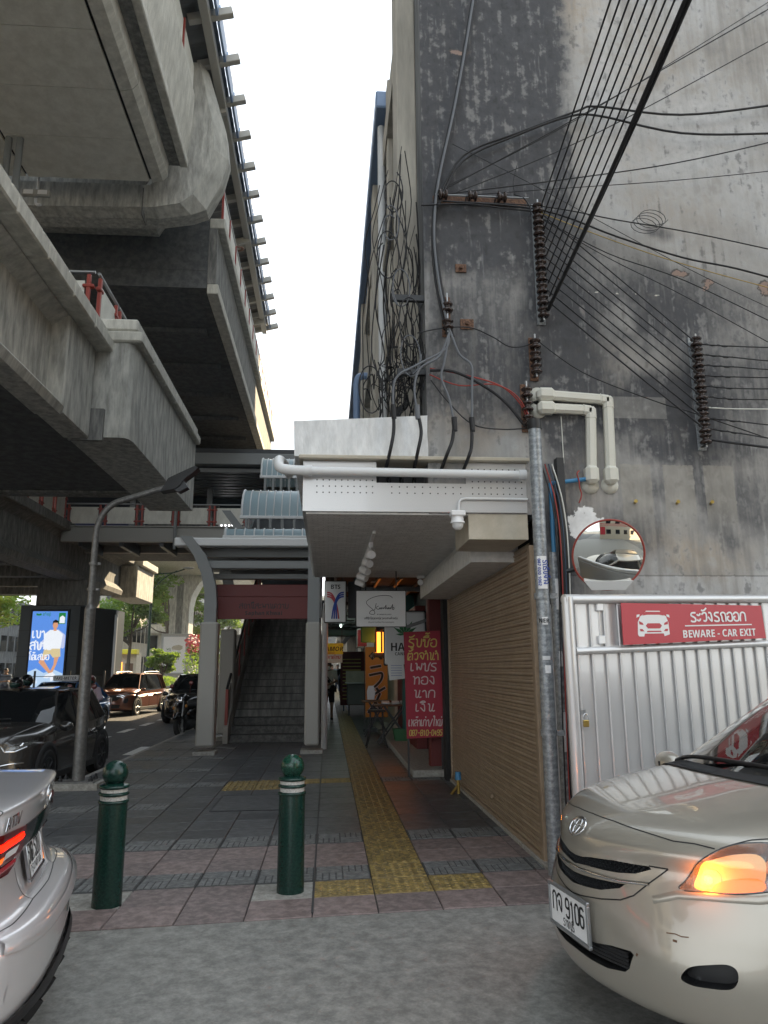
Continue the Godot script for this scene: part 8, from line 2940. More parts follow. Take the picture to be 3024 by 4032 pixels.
func traffic() -> void:
	# --- graphite crossover at the kerb
	var q := {"length": 4.2, "w": 0.88, "roof": 1.54, "back": -3.7, "roof_front": -1.72, "roof_back": -3.35, "axle_front": -0.82, "axle_rear": -3.38, "wheel": 0.34, "cladding": true, "dark_wheels": true, "belt_rise": 0.12}
	var t := car_at("crossover", "dark graphite crossover waiting by the kerb behind the lamp post", "car", Vector3(-4.5, ROAD_Y, -9.9), -1.0)
	var k := skin_new(front_net(0.88, 1.08, 0.95, 0.85, 0.22), 0.1)
	face(t, k, M.paint_graphite, both_halves([0, 2.6, 1.0, 2.7, 1.7, 3.2, 2.1, 4.3, 2.25, 5.1, 1.6, 5.25, 0, 5.3]), smooth_poly([2.5, 4.45, 2.7, 4.9, 3.4, 5.35, 4.4, 5.9, 5.2, 6.3, 5.1, 5.6, 4.4, 4.9, 3.3, 4.5]), smooth_poly([3.2, 2.1, 3.9, 2.5, 4.3, 2.45, 4.2, 2.2, 3.7, 2.0]), both_halves([0, 0.7, 1.6, 0.75, 2.0, 1.2, 0, 1.25]))
	for m in [1.0, -1.0]:
		var s := st_new(true)
		skin_line(s, k, pts2([2.2 * m, 5.2, 2.6 * m, 4.35, 3.4 * m, 4.3, 4.4 * m, 4.75]), 0.02, 0.004, 0.006)
		obj("chrome_wing", s, M.chrome, t)
		s = st_new(true)
		skin_line(s, k, pts2([2.2 * m, 2.75, 3.2 * m, 2.9, 4.4 * m, 2.9]), 0.02, 0.004, 0.006)
		obj("lower_trim", s, M.chrome, t)
		s = st_new()
		skin_patch(s, k, pts2([3.55 * m, 2.2, 3.95 * m, 2.42, 4.1 * m, 2.3, 3.8 * m, 2.15]), [], 0.15, 0.012)
		obj("turn_signal", s, M.amber_glow if m > 0 else M.amber_lens, t)
		s = st_new(true)
		skin_line(s, k, pts2([2.3 * m, 5.6, 2.9 * m, 7.0, 3.5 * m, 8.5, 4.0 * m, 9.8]), 0.03, 0.001, 0.012)
		obj("bonnet_crease", s, M.paint_graphite, t)
	plate(t, Transform3D(Basis(Vector3(0, 0, -1), Vector3.UP, Vector3.RIGHT), skin_p(k, 0, 2.2, 0.03)), "3กต 4417", "กรุงเทพมหานคร", M.black)
	car_rest(t, k, q, M.paint_graphite)
	for st in [[0.32, 1.17, 0.09], [0.3, 1.3, 0.04]]:
		var s := st_new()
		box(s, Vector3(-1.14 - (st[1] - 1.17) * 1.2, st[1], st[0] + 0.1), Vector3(0.004, st[2], 0.12), 0.0, Basis(Vector3.BACK, 0.95))
		obj("windscreen_sticker", s, M.pvc_white, t)
	# --- bronze people carrier
	t = car_at("people_carrier", "bronze people carrier with roof rails in the middle lane", "car", Vector3(-7.75, ROAD_Y, -27.6), -9.0)
	k = skin_new(front_net(0.88, 1.12, 0.85, 0.8, 0.24), 0.1)
	face(t, k, M.paint_bronze, both_halves([0, 3.3, 1.6, 3.4, 2.3, 4.4, 2.6, 5.6, 1.0, 5.4, 0, 5.35]), smooth_poly([2.7, 5.3, 3.3, 5.6, 4.4, 6.1, 5.3, 6.6, 5.2, 6.1, 4.2, 5.5, 3.2, 5.0]), smooth_poly([3.1, 2.7, 3.2, 3.9, 4.1, 4.0, 4.2, 2.9, 3.7, 2.5]), both_halves([0, 1.2, 2.2, 1.3, 2.4, 2.1, 0, 2.2]))
	for m in [1.0, -1.0]:
		var s := st_new(true)
		skin_line(s, k, pts2([1.5 * m, 5.0, 2.3 * m, 4.7, 2.9 * m, 4.2]), 0.04, 0.006, 0.006)
		skin_line(s, k, pts2([1.9 * m, 5.35, 2.6 * m, 5.15, 3.2 * m, 4.7]), 0.035, 0.006, 0.006)
		obj("chrome_blade", s, M.chrome, t)
	plate(t, Transform3D(Basis(Vector3(0, 0, -1), Vector3.UP, Vector3.RIGHT), skin_p(k, 0, 3.6, 0.03)), "1กบ 3047", "กรุงเทพมหานคร", M.steel)
	car_rest(t, k, {"length": 4.5, "w": 0.88, "roof": 1.68, "back": -4.1, "roof_front": -1.6, "roof_back": -3.9, "axle_front": -0.85, "axle_rear": -3.6, "wheel": 0.34, "cladding": true}, M.paint_bronze)
	for z in [-0.62, 0.62]:
		var s := st_new(true)
		tube(s, curve(pts3([-1.9, 1.66, z, -2.1, 1.74, z, -3.4, 1.75, z, -3.7, 1.68, z])), 0.022, 6)
		obj("roof_bar", s, M.steel, t)
	# --- blue taxi beside it, with a roof sign
	t = car_at("taxi", "blue taxi with white roof sign behind the graphite crossover", "taxi", Vector3(-7.75, ROAD_Y, -20.4), -6.0)
	k = skin_new(front_net(0.87, 1.0, 0.95, 1.0, 0.2), 0.1)
	face(t, k, M.paint_blue, both_halves([0, 3.6, 1.6, 3.8, 2.0, 4.8, 0, 4.7]), smooth_poly([2.5, 4.6, 2.9, 5.6, 4.4, 6.6, 5.2, 6.6, 5.0, 5.6, 3.6, 4.7]), smooth_poly([3.1, 2.0, 3.3, 2.4, 4.1, 2.5, 4.1, 2.1]), both_halves([0, 1.2, 1.8, 1.3, 2.0, 2.1, 0, 2.2]))
	car_rest(t, k, {"length": 4.6, "w": 0.87, "roof": 1.47, "back": -3.95, "roof_front": -1.85, "roof_back": -3.25, "axle_front": -0.9, "axle_rear": -3.55, "wheel": 0.31, "bright": true}, M.paint_blue)
	obj("roof_sign", bx(-2.5, 1.5, -0.42, -2.3, 1.68, 0.42, 0.03), M.white, t)
	latin(t, "roof_sign_lettering", "TAXI-METER", 0.1, M.ink, Transform3D(Basis(Vector3(0, 0, -1), Vector3.UP, Vector3.RIGHT), Vector3(-2.298, 1.59, 0)), true, 0.95)
	# --- black crossover near the stairs
	t = car_at("crossover", "black crossover parked by the kerb beside the scooter", "car", Vector3(-4.3, ROAD_Y, -23.6), -1.0)
	k = skin_new(front_net(0.9, 1.08, 0.95, 0.9, 0.22), 0.1)
	face(t, k, M.paint_black, both_halves([0, 3.2, 1.4, 3.4, 2.2, 4.8, 1.4, 5.4, 0, 5.4]), smooth_poly([2.9, 4.6, 3.3, 5.4, 4.4, 6.0, 5.1, 6.1, 4.8, 5.2, 3.7, 4.6]), smooth_poly([3.2, 2.0, 3.3, 2.8, 4.0, 2.8, 4.1, 2.1]), both_halves([0, 1.2, 1.8, 1.3, 2.0, 2.1, 0, 2.2]))
	plate(t, Transform3D(Basis(Vector3(0, 0, -1), Vector3.UP, Vector3.RIGHT), skin_p(k, 0, 2.8, 0.03)), "6ขน 1288", "กรุงเทพมหานคร", M.black)
	car_rest(t, k, {"length": 4.5, "w": 0.9, "roof": 1.66, "back": -4.0, "roof_front": -1.7, "roof_back": -3.7, "axle_front": -0.86, "axle_rear": -3.5, "wheel": 0.35, "cladding": true, "dark_wheels": true}, M.paint_black)
	# --- white and silver cars farther back
	t = car_at("hatchback", "white hatchback between the bronze carrier and the black crossover", "car", Vector3(-6.15, ROAD_Y, -33.0), 1.0)
	k = skin_new(front_net(0.85, 1.05, 0.87, 1.0, 0.2), 0.1)
	face(t, k, M.paint_white, both_halves([0, 3.6, 1.6, 3.8, 2.0, 4.8, 0, 4.7]), smooth_poly([2.5, 4.6, 2.9, 5.6, 4.4, 6.6, 5.2, 6.6, 5.0, 5.6, 3.6, 4.7]), smooth_poly([3.1, 2.0, 3.3, 2.4, 4.1, 2.5, 4.1, 2.1]), both_halves([0, 1.2, 1.8, 1.3, 2.0, 2.1, 0, 2.2]))
	var opts := {"length": 4.2, "w": 0.85, "roof": 1.5, "back": -3.8, "roof_front": -1.7, "roof_back": -3.3, "axle_front": -0.86, "axle_rear": -3.4, "wheel": 0.31}
	car_rest(t, k, opts, M.paint_white)
	t = car_at("hatchback", "silver car half hidden behind the bronze people carrier", "car", Vector3(-10.0, ROAD_Y, -32.5), 2.0)
	face(t, k, M.paint_silver, both_halves([0, 3.6, 1.6, 3.8, 2.0, 4.8, 0, 4.7]), smooth_poly([2.5, 4.6, 2.9, 5.6, 4.4, 6.6, 5.2, 6.6, 5.0, 5.6, 3.6, 4.7]), smooth_poly([3.1, 2.0, 3.3, 2.4, 4.1, 2.5, 4.1, 2.1]), both_halves([0, 1.2, 1.8, 1.3, 2.0, 2.1, 0, 2.2]))
	car_rest(t, k, opts, M.paint_silver)
	t = car_at("pickup", "dark pickup parked at the far left beyond the advertising pillar", "car", Vector3(-17.6, ROAD_Y, -40.0), 80.0)
	face(t, k, M.paint_black, both_halves([0, 3.6, 1.6, 3.8, 2.0, 4.8, 0, 4.7]), smooth_poly([2.5, 4.6, 2.9, 5.6, 4.4, 6.6, 5.2, 6.6, 5.0, 5.6, 3.6, 4.7]), smooth_poly([3.1, 2.0, 3.3, 2.4, 4.1, 2.5, 4.1, 2.1]), both_halves([0, 1.2, 1.8, 1.3, 2.0, 2.1, 0, 2.2]))
	car_rest(t, k, opts, M.paint_black)
	scooter("black scooter with round headlamp leaning at the kerb", Vector3(-3.5, ROAD_Y, -18.7), -14.0, 0.16)

# nose of a traffic car: painted skin with grille, lamps, fog lamp recesses and lower intake
func face(t: Node3D, k: Dictionary, paint: Material, grille: PackedVector2Array, lamp_l: PackedVector2Array, fog_l: PackedVector2Array, intake: PackedVector2Array) -> void:
	var lamp_r := mirrored(lamp_l)
	var fog_r := mirrored(fog_l)
	var s := st_new(true)
	skin_patch(s, k, pts2([-7, 0, 7, 0, 7, 10, -7, 10]), [grille, lamp_l, lamp_r, fog_l, fog_r, intake], 0.25)
	obj("front_body", s, paint, t)
	for h in [["grille", grille, -0.04], ["intake", intake, -0.05], ["fog_lamp_recess", fog_l, -0.03], ["fog_lamp_recess", fog_r, -0.03]]:
		s = st_new(true)
		skin_wall(s, k, h[1], 0.0, h[2])
		skin_patch(s, k, h[1], [], 0.25, h[2])
		obj(h[0], s, M.black, t)
	for h in [lamp_l, lamp_r]:
		s = st_new(true)
		skin_wall(s, k, h, 0.0, -0.05)
		skin_patch(s, k, h, [], 0.25, -0.05)
		var o := obj("headlamp", s, M.lamp_bowl, t)
		var c := Vector2.ZERO
		for p in h: c += p / h.size()
		s = st_new(true)
		ball(s, skin_p(k, c.x, c.y, -0.035), Vector3(0.045, 0.045, 0.05), 14, 10)
		obj("lamp_lens", s, M.chrome, o)
		s = st_new(true)
		skin_patch(s, k, h, [], 0.25, 0.002)
		obj("cover", s, M.lamp_cover, o)
	s = st_new(true)
	skin_line(s, k, pts2([-1.6, 6.75, -0.8, 6.8, 0, 6.78, 0.8, 6.8, 1.6, 6.75]), 0.008, 0.001)
	obj("bonnet_seam", s, M.black, t)
	var e := skin_p(k, 0, 4.7, 0.0)
	s = st_new(true)
	ball(s, e, Vector3(0.012, 0.045, 0.06), 12, 8)
	obj("badge", s, M.chrome, t)

func scooter(label: String, at: Vector3, deg: float, lean: float) -> Node3D:
	var t := car_at("scooter", label, "scooter", at, deg)
	t.basis = Basis(Vector3.UP, deg_to_rad(deg - 90.0)) * Basis(Vector3.RIGHT, lean) * Basis.from_scale(Vector3.ONE * 0.95)
	for x in [0.0, -1.2]:
		var s := st_new(true)
		lathe(s, [Vector2(0.15, -0.05), Vector2(0.23, -0.052), Vector2(0.265, -0.03), Vector2(0.27, 0.0), Vector2(0.265, 0.03), Vector2(0.23, 0.052), Vector2(0.15, 0.05)], 24, Transform3D(Basis(Vector3.RIGHT, Vector3.BACK, Vector3.DOWN), Vector3(x, 0.27, 0)))
		var w := obj("wheel", s, M.rubber, t)
		s = st_new()
		for i in 5:
			var a := TAU * i / 5
			bar(s, Vector3(x, 0.27, 0), Vector3(x + cos(a) * 0.17, 0.27 + sin(a) * 0.17, 0), 0.03, 0.03)
		lathe(s, [Vector2(0.16, -0.04), Vector2(0.16, 0.04)], 20, Transform3D(Basis(Vector3.RIGHT, Vector3.BACK, Vector3.DOWN), Vector3(x, 0.27, 0)))
		obj("rim", s, M.steel, w)
	var s := st_new(true)
	for z in [-0.08, 0.08]: cyl(s, Vector3(0, 0.27, z), Vector3(-0.2, 0.75, z * 0.7), 0.022, 0.025, 8)
	obj("fork", s, M.steel_grey, t)
	s = st_new(true)
	tube(s, curve(pts3([0.16, 0.5, 0, 0.1, 0.57, 0, -0.05, 0.6, 0, -0.22, 0.5, 0])), 0.075, 10)
	obj("mudguard", s, M.paint_black, t)
	s = st_new(true)
	ball(s, Vector3(-0.2, 0.72, 0), Vector3(0.12, 0.34, 0.19), 18, 12, Basis(Vector3.BACK, 0.35))
	ball(s, Vector3(-0.32, 0.98, 0), Vector3(0.14, 0.13, 0.2), 18, 12)
	obj("front_fairing", s, M.paint_black, t)
	s = st_new(true)
	ball(s, Vector3(-0.2, 0.93, 0), Vector3(0.06, 0.11, 0.11), 20, 12)
	obj("headlamp", s, M.lamp_bowl_bright, t)
	s = st_new(true)
	tube(s, curve(pts3([-0.2, 0.35, 0.0, -0.45, 0.3, 0, -0.8, 0.33, 0])), 0.13, 10)
	obj("footboard", s, M.black_matte, t)
	s = st_new(true)
	ball(s, Vector3(-1.0, 0.58, 0), Vector3(0.42, 0.2, 0.19), 18, 12)
	obj("rear_fairing", s, M.paint_black, t)
	s = st_new(true)
	ball(s, Vector3(-0.98, 0.77, 0), Vector3(0.4, 0.08, 0.16), 18, 10)
	obj("saddle", s, M.black_matte, t)
	for z in [-1.0, 1.0]:
		s = st_new(true)
		tube(s, curve(pts3([-0.36, 1.06, 0, -0.4, 1.08, z * 0.18, -0.48, 1.05, z * 0.34])), 0.016, 8)
		obj("handlebar", s, M.black, t)
		s = st_new(true)
		tube(s, curve(pts3([-0.4, 1.08, z * 0.2, -0.36, 1.2, z * 0.24, -0.38, 1.3, z * 0.27])), 0.007, 6)
		ball(s, Vector3(-0.38, 1.34, z * 0.27), Vector3(0.02, 0.06, 0.06), 12, 8)
		obj("mirror", s, M.paint_maroon, t)
		s = st_new(true)
		ball(s, Vector3(-0.16, 0.78, z * 0.17), Vector3(0.03, 0.04, 0.035), 10, 8)
		obj("turn_signal", s, M.amber_lens, t)
	return t

# ---------------------------------------------------------------- people
# A body is one skin drawn round tapered bones: the distance field of the bones is joined smoothly and meshed as surface nets.
func field_mesh(bones: Array, cell: float, blend: float) -> Mesh:
	var lo := Vector3.INF
	var hi := -Vector3.INF
	for b in bones:
		var r: float = maxf(b[2], b[3]) + 0.03
		lo = lo.min(b[0] - Vector3.ONE * r).min(b[1] - Vector3.ONE * r)
		hi = hi.max(b[0] + Vector3.ONE * r).max(b[1] + Vector3.ONE * r)
	var n := Vector3i(((hi - lo) / cell).ceil()) + Vector3i(2, 2, 2)
	var d := PackedFloat32Array()
	d.resize(n.x * n.y * n.z)
	d.fill(1.0)
	for b in bones:
		var a: Vector3 = b[0]
		var ab: Vector3 = b[1] - a
		var ll := maxf(ab.length_squared(), 1e-9)
		var r: float = maxf(b[2], b[3]) + 0.06
		var flat: Vector3 = b[4] if b.size() > 4 else Vector3.ONE
		var p0 := Vector3i(((a.min(b[1]) - Vector3.ONE * r - lo) / cell).floor()).clamp(Vector3i.ZERO, n - Vector3i.ONE)
		var p1 := Vector3i(((a.max(b[1]) + Vector3.ONE * r - lo) / cell).ceil()).clamp(Vector3i.ZERO, n - Vector3i.ONE)
		for z in range(p0.z, p1.z + 1):
			for y in range(p0.y, p1.y + 1):
				var o := (z * n.y + y) * n.x
				for x in range(p0.x, p1.x + 1):
					var p := lo + Vector3(x, y, z) * cell
					var t := clampf((p - a).dot(ab) / ll, 0.0, 1.0)
					var q: float = ((p - a - ab * t) * flat).length() - lerpf(b[2], b[3], t)
					var e := d[o + x]
					var h := maxf(blend - absf(e - q), 0.0) / blend
					d[o + x] = minf(e, q) - h * h * blend * 0.25
	var id := {}
	var s := st_new(true)
	var vert := PackedVector3Array()
	for z in n.z - 1:
		for y in n.y - 1:
			for x in n.x - 1:
				var o := (z * n.y + y) * n.x + x
				var sum := Vector3.ZERO
				var cnt := 0
				var c := [o, o + 1, o + n.x, o + n.x + 1, o + n.x * n.y, o + n.x * n.y + 1, o + n.x * n.y + n.x, o + n.x * n.y + n.x + 1]
				var neg := 0
				for k in 8: neg += int(d[c[k]] < 0.0)
				if neg == 0 or neg == 8: continue
				for e in [[0, 1], [2, 3], [4, 5], [6, 7], [0, 2], [1, 3], [4, 6], [5, 7], [0, 4], [1, 5], [2, 6], [3, 7]]:
					var u := d[c[e[0]]]; var v := d[c[e[1]]]
					if (u < 0.0) != (v < 0.0):
						var t := u / (u - v)
						sum += Vector3(e[0] & 1, (e[0] >> 1) & 1, e[0] >> 2).lerp(Vector3(e[1] & 1, (e[1] >> 1) & 1, e[1] >> 2), t)
						cnt += 1
				id[o] = vert.size()
				vert.append(lo + (Vector3(x, y, z) + sum / cnt) * cell)
	var step := [1, n.x, n.x * n.y]
	for z in range(1, n.z - 1):
		for y in range(1, n.y - 1):
			for x in range(1, n.x - 1):
				var o := (z * n.y + y) * n.x + x
				for ax in 3:
					var u := d[o] < 0.0
					if u != (d[o + step[ax]] < 0.0):
						var s1: int = step[(ax + 1) % 3]
						var s2: int = step[(ax + 2) % 3]
						if not (id.has(o) and id.has(o - s1) and id.has(o - s2) and id.has(o - s1 - s2)): continue
						var q := [vert[id[o]], vert[id[o - s1]], vert[id[o - s1 - s2]], vert[id[o - s2]]]
						if u: quad(s, q[3], q[2], q[1], q[0])
						else: quad(s, q[0], q[1], q[2], q[3])
	s.generate_normals()
	return s.commit()

# joints: a dictionary of points in the figure's own axes (facing +z, feet at y = 0)
func figure(label: String, at: Vector3, turn: float, j: Dictionary, look: Dictionary) -> Node3D:
	var t := thing("person", label, "person", at, turn)
	var cell: float = look.get("cell", 0.016)
	var f := Vector3(1, 1, 1.25)
	var body := []
	for k in ["l", "r"]:
		body.append([j.neck, j[k + "_sh"], 0.06, 0.055])
		body.append([j[k + "_sh"], j[k + "_el"], 0.05, 0.04])
		body.append([j[k + "_el"], j[k + "_wr"], 0.039, 0.027])
		body.append([j[k + "_hip"], j[k + "_kn"], 0.082, 0.055])
		body.append([j[k + "_kn"], j[k + "_an"], 0.054, 0.036])
		body.append([j[k + "_an"], j[k + "_an"] + Vector3(0, -0.04, 0.13).rotated(Vector3.UP, look.get("toe", 0.0)), 0.038, 0.03])
		# palm, four fingers slightly curled, and a thumb
		var d: Vector3 = (j[k + "_wr"] - j[k + "_el"]).normalized()
		var side: Vector3 = d.cross(Vector3.BACK).normalized() if absf(d.z) < 0.9 else Vector3.RIGHT
		var front: Vector3 = side.cross(d).normalized()
		var w: Vector3 = j[k + "_wr"]
		body.append([w, w + d * 0.08, 0.026, 0.03])
		for q in 4:
			var base: Vector3 = w + d * 0.08 + front * (q - 1.5) * 0.019
			var l: float = [0.062, 0.075, 0.07, 0.055][q]
			body.append([base, base + d * l * 0.55 + side * 0.01, 0.0095, 0.009])
			body.append([base + d * l * 0.55 + side * 0.01, base + d * l + side * 0.03, 0.009, 0.008])
		body.append([w + d * 0.025 + front * 0.022, w + d * 0.07 + front * 0.055, 0.011, 0.009])
	body.append([j.neck, j.chest, 0.075, 0.115, f])
	body.append([j.chest, j.waist, 0.125, 0.11, f])
	body.append([j.waist, j.hips, 0.11, 0.12, f])
	body.append([j.l_hip, j.r_hip, 0.095, 0.095])
	body.append([j.neck, j.head - Vector3(0, 0.04, 0), 0.05, 0.05])
	# head: skull, jaw, nose, brow, ears
	var h: Vector3 = j.head
	var n: Vector3 = look.get("face", Vector3(0, 0, 1))
	var r := n.cross(Vector3.UP).normalized()
	body.append([h + Vector3(0, 0.035, 0) - n * 0.015, h + Vector3(0, 0.03, 0) + n * 0.01, 0.09, 0.085])
	body.append([h + Vector3(0, 0.0, 0) + n * 0.03, h + Vector3(0, -0.075, 0) + n * 0.045, 0.062, 0.042])
	body.append([h + n * 0.09 + Vector3(0, 0.015, 0), h + n * 0.108 + Vector3(0, -0.02, 0), 0.009, 0.014])
	for s in [-1.0, 1.0]: body.append([h + r * 0.09 * s + Vector3(0, 0.02, 0), h + r * 0.092 * s + Vector3(0, -0.02, 0), 0.014, 0.01])
	put("body", field_mesh(body, cell, 0.035), look.skin, t)
	# clothes follow the bones a little further out
	var top := []
	top.append([j.neck - Vector3(0, 0.03, 0), j.chest, 0.092, 0.135, f])
	top.append([j.chest, j.waist, 0.142, 0.132, f])
	top.append([j.waist, j.hips - Vector3(0, 0.02, 0), 0.132, 0.142, f])
	for k in ["l", "r"]:
		var e: Vector3 = j[k + "_el"]
		top.append([j.neck - Vector3(0, 0.03, 0), j[k + "_sh"], 0.06, 0.07])
		top.append([j[k + "_sh"], j[k + "_sh"].lerp(e, look.get("sleeve", 0.7)), 0.068, 0.066])
		if look.get("sleeve", 0.7) >= 1.0: top.append([e, e.lerp(j[k + "_wr"], 0.95), 0.056, 0.045])
	put("shirt", field_mesh(top, cell, 0.03), look.shirt, t)
	var leg := []
	leg.append([j.hips, j.hips - Vector3(0, 0.06, 0), 0.135, 0.135, f])
	for k in ["l", "r"]:
		var kn: Vector3 = j[k + "_kn"]
		leg.append([j[k + "_hip"] + Vector3(0, 0.03, 0), j[k + "_hip"].lerp(kn, minf(1.0, look.get("leg", 0.8))), 0.1, 0.088 if look.get("leg", 0.8) <= 1.0 else 0.07])
		if look.get("leg", 0.8) > 1.0: leg.append([kn, kn.lerp(j[k + "_an"], 0.95), 0.07, 0.055])
	put("trousers", field_mesh(leg, cell, 0.03), look.trousers, t)
	for k in ["l", "r"]:
		var a: Vector3 = j[k + "_an"]
		var to := Vector3(0, 0, 1).rotated(Vector3.UP, look.get("toe", 0.0))
		put("shoe", field_mesh([[a + Vector3(0, -0.035, 0) - to * 0.04, a + Vector3(0, -0.055, 0) + to * 0.15, 0.046, 0.038]], cell, 0.02), look.get("shoes", M.black), t)
	if look.has("helmet"):
		var s := st_new(true)
		ball(s, h + Vector3(0, 0.035, 0) - n * 0.01, Vector3(0.135, 0.14, 0.15), 22, 16)
		obj("helmet", s, look.helmet, t)
		s = st_new(true)
		ball(s, h + Vector3(0, 0.01, 0) + n * 0.045, Vector3(0.115, 0.075, 0.11), 18, 12)
		obj("visor", s, M.visor, t)
	else:
		put("hair", field_mesh([[h + Vector3(0, 0.06, 0) - n * 0.03, h + Vector3(0, 0.055, 0) + n * 0.02, 0.092, 0.078], [h - n * 0.05, h - n * 0.045 - Vector3(0, 0.04, 0), 0.075, 0.06]], 0.012, 0.03), M.hair, t)
		var s := st_new(true)
		for q in [-1.0, 1.0]: ball(s, h + n * 0.083 + r * 0.032 * q + Vector3(0, 0.012, 0), Vector3(0.011, 0.007, 0.007), 8, 6)
		obj("eyes", s, M.ink, t)
		if look.get("mask", false):
			put("face_mask", field_mesh([[h + n * 0.085 + Vector3(0, -0.02, 0), h + n * 0.065 + Vector3(0, -0.075, 0), 0.042, 0.034]], 0.01, 0.02), M.white, t)
	return t

func walking(k: float) -> Dictionary:
	# mid-stride, k is the swing
	return {"head": Vector3(0, 1.58, 0.03), "neck": Vector3(0, 1.43, 0.0), "chest": Vector3(0, 1.26, 0.01), "waist": Vector3(0, 1.08, 0), "hips": Vector3(0, 0.96, 0),
		"l_sh": Vector3(0.19, 1.38, 0), "r_sh": Vector3(-0.19, 1.38, 0), "l_el": Vector3(0.25, 1.1, -0.1 * k), "r_el": Vector3(-0.25, 1.1, 0.06 * k), "l_wr": Vector3(0.24, 0.88, 0.0), "r_wr": Vector3(-0.24, 0.88, 0.14 * k),
		"l_hip": Vector3(0.09, 0.9, 0), "r_hip": Vector3(-0.09, 0.9, 0), "l_kn": Vector3(0.1, 0.49, 0.2 * k), "r_kn": Vector3(-0.09, 0.5, -0.02 * k), "l_an": Vector3(0.1, 0.1, 0.26 * k), "r_an": Vector3(-0.08, 0.13, -0.3 * k)}

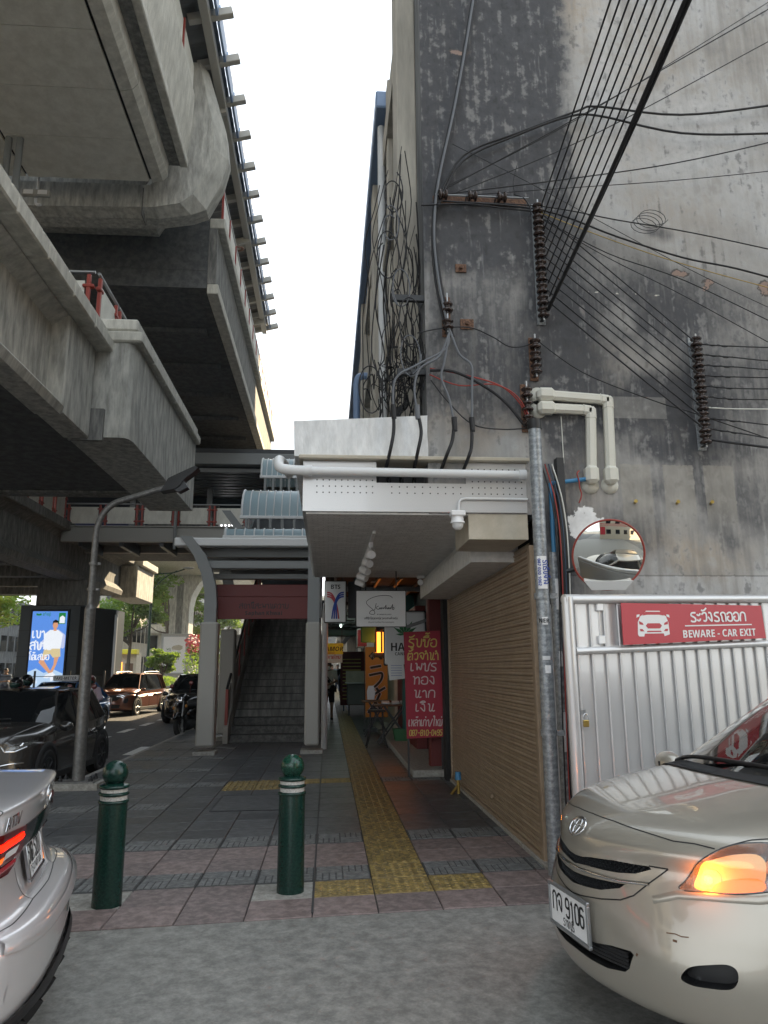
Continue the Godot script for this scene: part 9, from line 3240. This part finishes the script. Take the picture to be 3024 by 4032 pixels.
func build_people() -> void:
	# man in a white tee reading his phone as he walks
	var j := walking(0.6)
	j.l_el = Vector3(0.24, 1.12, 0.02); j.r_el = Vector3(-0.24, 1.12, 0.02)
	j.l_wr = Vector3(0.1, 1.06, 0.25); j.r_wr = Vector3(-0.1, 1.06, 0.25)
	j.head = Vector3(0, 1.56, 0.07)
	var man := figure("person in white tee and black shorts walking and looking at a phone", Vector3(0.03, 0, -22.6), 0.05, j, {"skin": M.skin_tan, "shirt": M.tee_white, "trousers": M.shorts_black, "leg": 0.85, "shoes": M.black, "mask": true, "face": Vector3(0, -0.3, 0.95).normalized()})
	var s := st_new(true)
	tube(s, curve(pts3([-0.17, 1.4, 0.08, -0.04, 1.25, 0.165, 0.1, 1.08, 0.17, 0.2, 0.95, 0.1])), 0.016, 6)
	tube(s, curve(pts3([-0.17, 1.4, 0.08, -0.1, 1.36, -0.1, 0.08, 1.12, -0.17, 0.2, 0.95, -0.02])), 0.016, 6)
	box(s, Vector3(0.21, 0.88, 0.03), Vector3(0.07, 0.16, 0.2), 0.02)
	var bag := obj("shoulder_bag", s, M.black_matte)
	bag.position = man.position
	bag.rotation.y = 0.05
	tag(bag, "black shoulder bag slung across the person in the white tee", "bag")
	s = st_new()
	box(s, Vector3(0, 1.12, 0.29), Vector3(0.075, 0.15, 0.01), 0.004, Basis(Vector3.RIGHT, -0.9))
	var ph := obj("phone", s, M.black_gloss)
	ph.position = man.position
	ph.rotation.y = 0.05
	tag(ph, "dark phone in the hands of the person in the white tee", "phone")
	figure("person in dark clothes walking away beyond the one in white", Vector3(0.72, 0, -35.5), PI + 0.1, walking(-0.5), {"skin": M.skin_tan, "shirt": M.shirt_dark, "trousers": M.shorts_black, "leg": 1.5, "cell": 0.022})
	figure("person in pale shirt at the bright far end of the arcade", Vector3(0.62, 0, -46), 0.2, walking(0.4), {"skin": M.skin, "shirt": M.shirt_blue, "trousers": M.jeans, "leg": 1.5, "cell": 0.025})
	figure("person in orange top at the bright far end of the arcade", Vector3(0.3, 0, -52), 0.0, walking(-0.5), {"skin": M.skin, "shirt": M.orange_shirt, "trousers": M.jeans, "leg": 1.5, "cell": 0.025})
	# onlooker with a phone at the station railing
	j = walking(0.1)
	j.l_wr = Vector3(0.1, 1.12, 0.34); j.r_wr = Vector3(-0.1, 1.12, 0.34)
	j.l_el = Vector3(0.24, 1.1, 0.08); j.r_el = Vector3(-0.24, 1.1, 0.08)
	figure("person in red leaning on the station railing with a phone, high above", Vector3(-3.22, 13.28, -21.2), PI / 2, j, {"skin": M.skin_tan, "shirt": M.rail_red, "trousers": M.jeans, "leg": 1.5, "face": Vector3(0, -0.25, 0.97).normalized()})
	figure("person in blue shirt photographing at the far left of the road", Vector3(-15.2, ROAD_Y, -37), 0.5, j, {"skin": M.skin, "shirt": M.shirt_blue, "trousers": M.jeans, "leg": 1.5, "cell": 0.022})
	for q in [[-7.4, "person behind the bridge railing, left"], [-2.6, "person behind the bridge railing near the lit sign"]]:
		figure(q[1], Vector3(q[0], 6.8, -29.6), 0.3, walking(0.3), {"skin": M.skin_tan, "shirt": M.shirt_dark, "trousers": M.jeans, "leg": 1.5, "cell": 0.025})
	# motorcycle rider between the taxi and the crossover
	var sc := scooter("scooter with a rider between the blue taxi and the graphite crossover", Vector3(-5.32, ROAD_Y, -16.6), 2.0, 0.0)
	var ride := {"head": Vector3(0, 1.52, 0.08), "neck": Vector3(0, 1.37, 0.02), "chest": Vector3(0, 1.2, 0.0), "waist": Vector3(0, 1.02, -0.04), "hips": Vector3(0, 0.9, -0.06), "l_sh": Vector3(0.19, 1.32, 0.02), "r_sh": Vector3(-0.19, 1.32, 0.02),
		"l_el": Vector3(0.3, 1.12, 0.18), "r_el": Vector3(-0.3, 1.12, 0.18), "l_wr": Vector3(0.3, 1.08, 0.4), "r_wr": Vector3(-0.3, 1.08, 0.4), "l_hip": Vector3(0.1, 0.86, -0.04), "r_hip": Vector3(-0.1, 0.86, -0.04),
		"l_kn": Vector3(0.16, 0.8, 0.4), "r_kn": Vector3(-0.16, 0.8, 0.4), "l_an": Vector3(0.14, 0.5, 0.36), "r_an": Vector3(-0.14, 0.5, 0.36)}
	var f1 := figure("person in helmet and pale pink jacket riding the scooter beside the taxi", Vector3(-5.32, ROAD_Y, -17.5), 0.03, ride, {"skin": M.skin, "shirt": M.shirt_pink, "sleeve": 1.0, "trousers": M.jeans, "leg": 1.5, "helmet": M.paint_maroon})
	var sc2 := scooter("scooter with two helmeted riders behind the graphite crossover", Vector3(-5.95, ROAD_Y, -14.2), 2.0, 0.0)
	var f2 := figure("person in black helmet, front rider behind the graphite crossover", Vector3(-5.95, ROAD_Y - 0.01, -15.05), 0.0, ride, {"skin": M.skin, "shirt": M.shirt_dark, "sleeve": 1.0, "trousers": M.jeans, "leg": 1.5, "helmet": M.paint_black})
	var f3 := figure("person in dark helmet, rear rider behind the graphite crossover", Vector3(-5.93, ROAD_Y + 0.03, -15.5), 0.0, ride, {"skin": M.skin, "shirt": M.shirt_dark, "sleeve": 1.0, "trousers": M.jeans, "leg": 1.5, "helmet": M.paint_black})
	for f in [f1, f2, f3]: f.scale = Vector3.ONE * 0.9
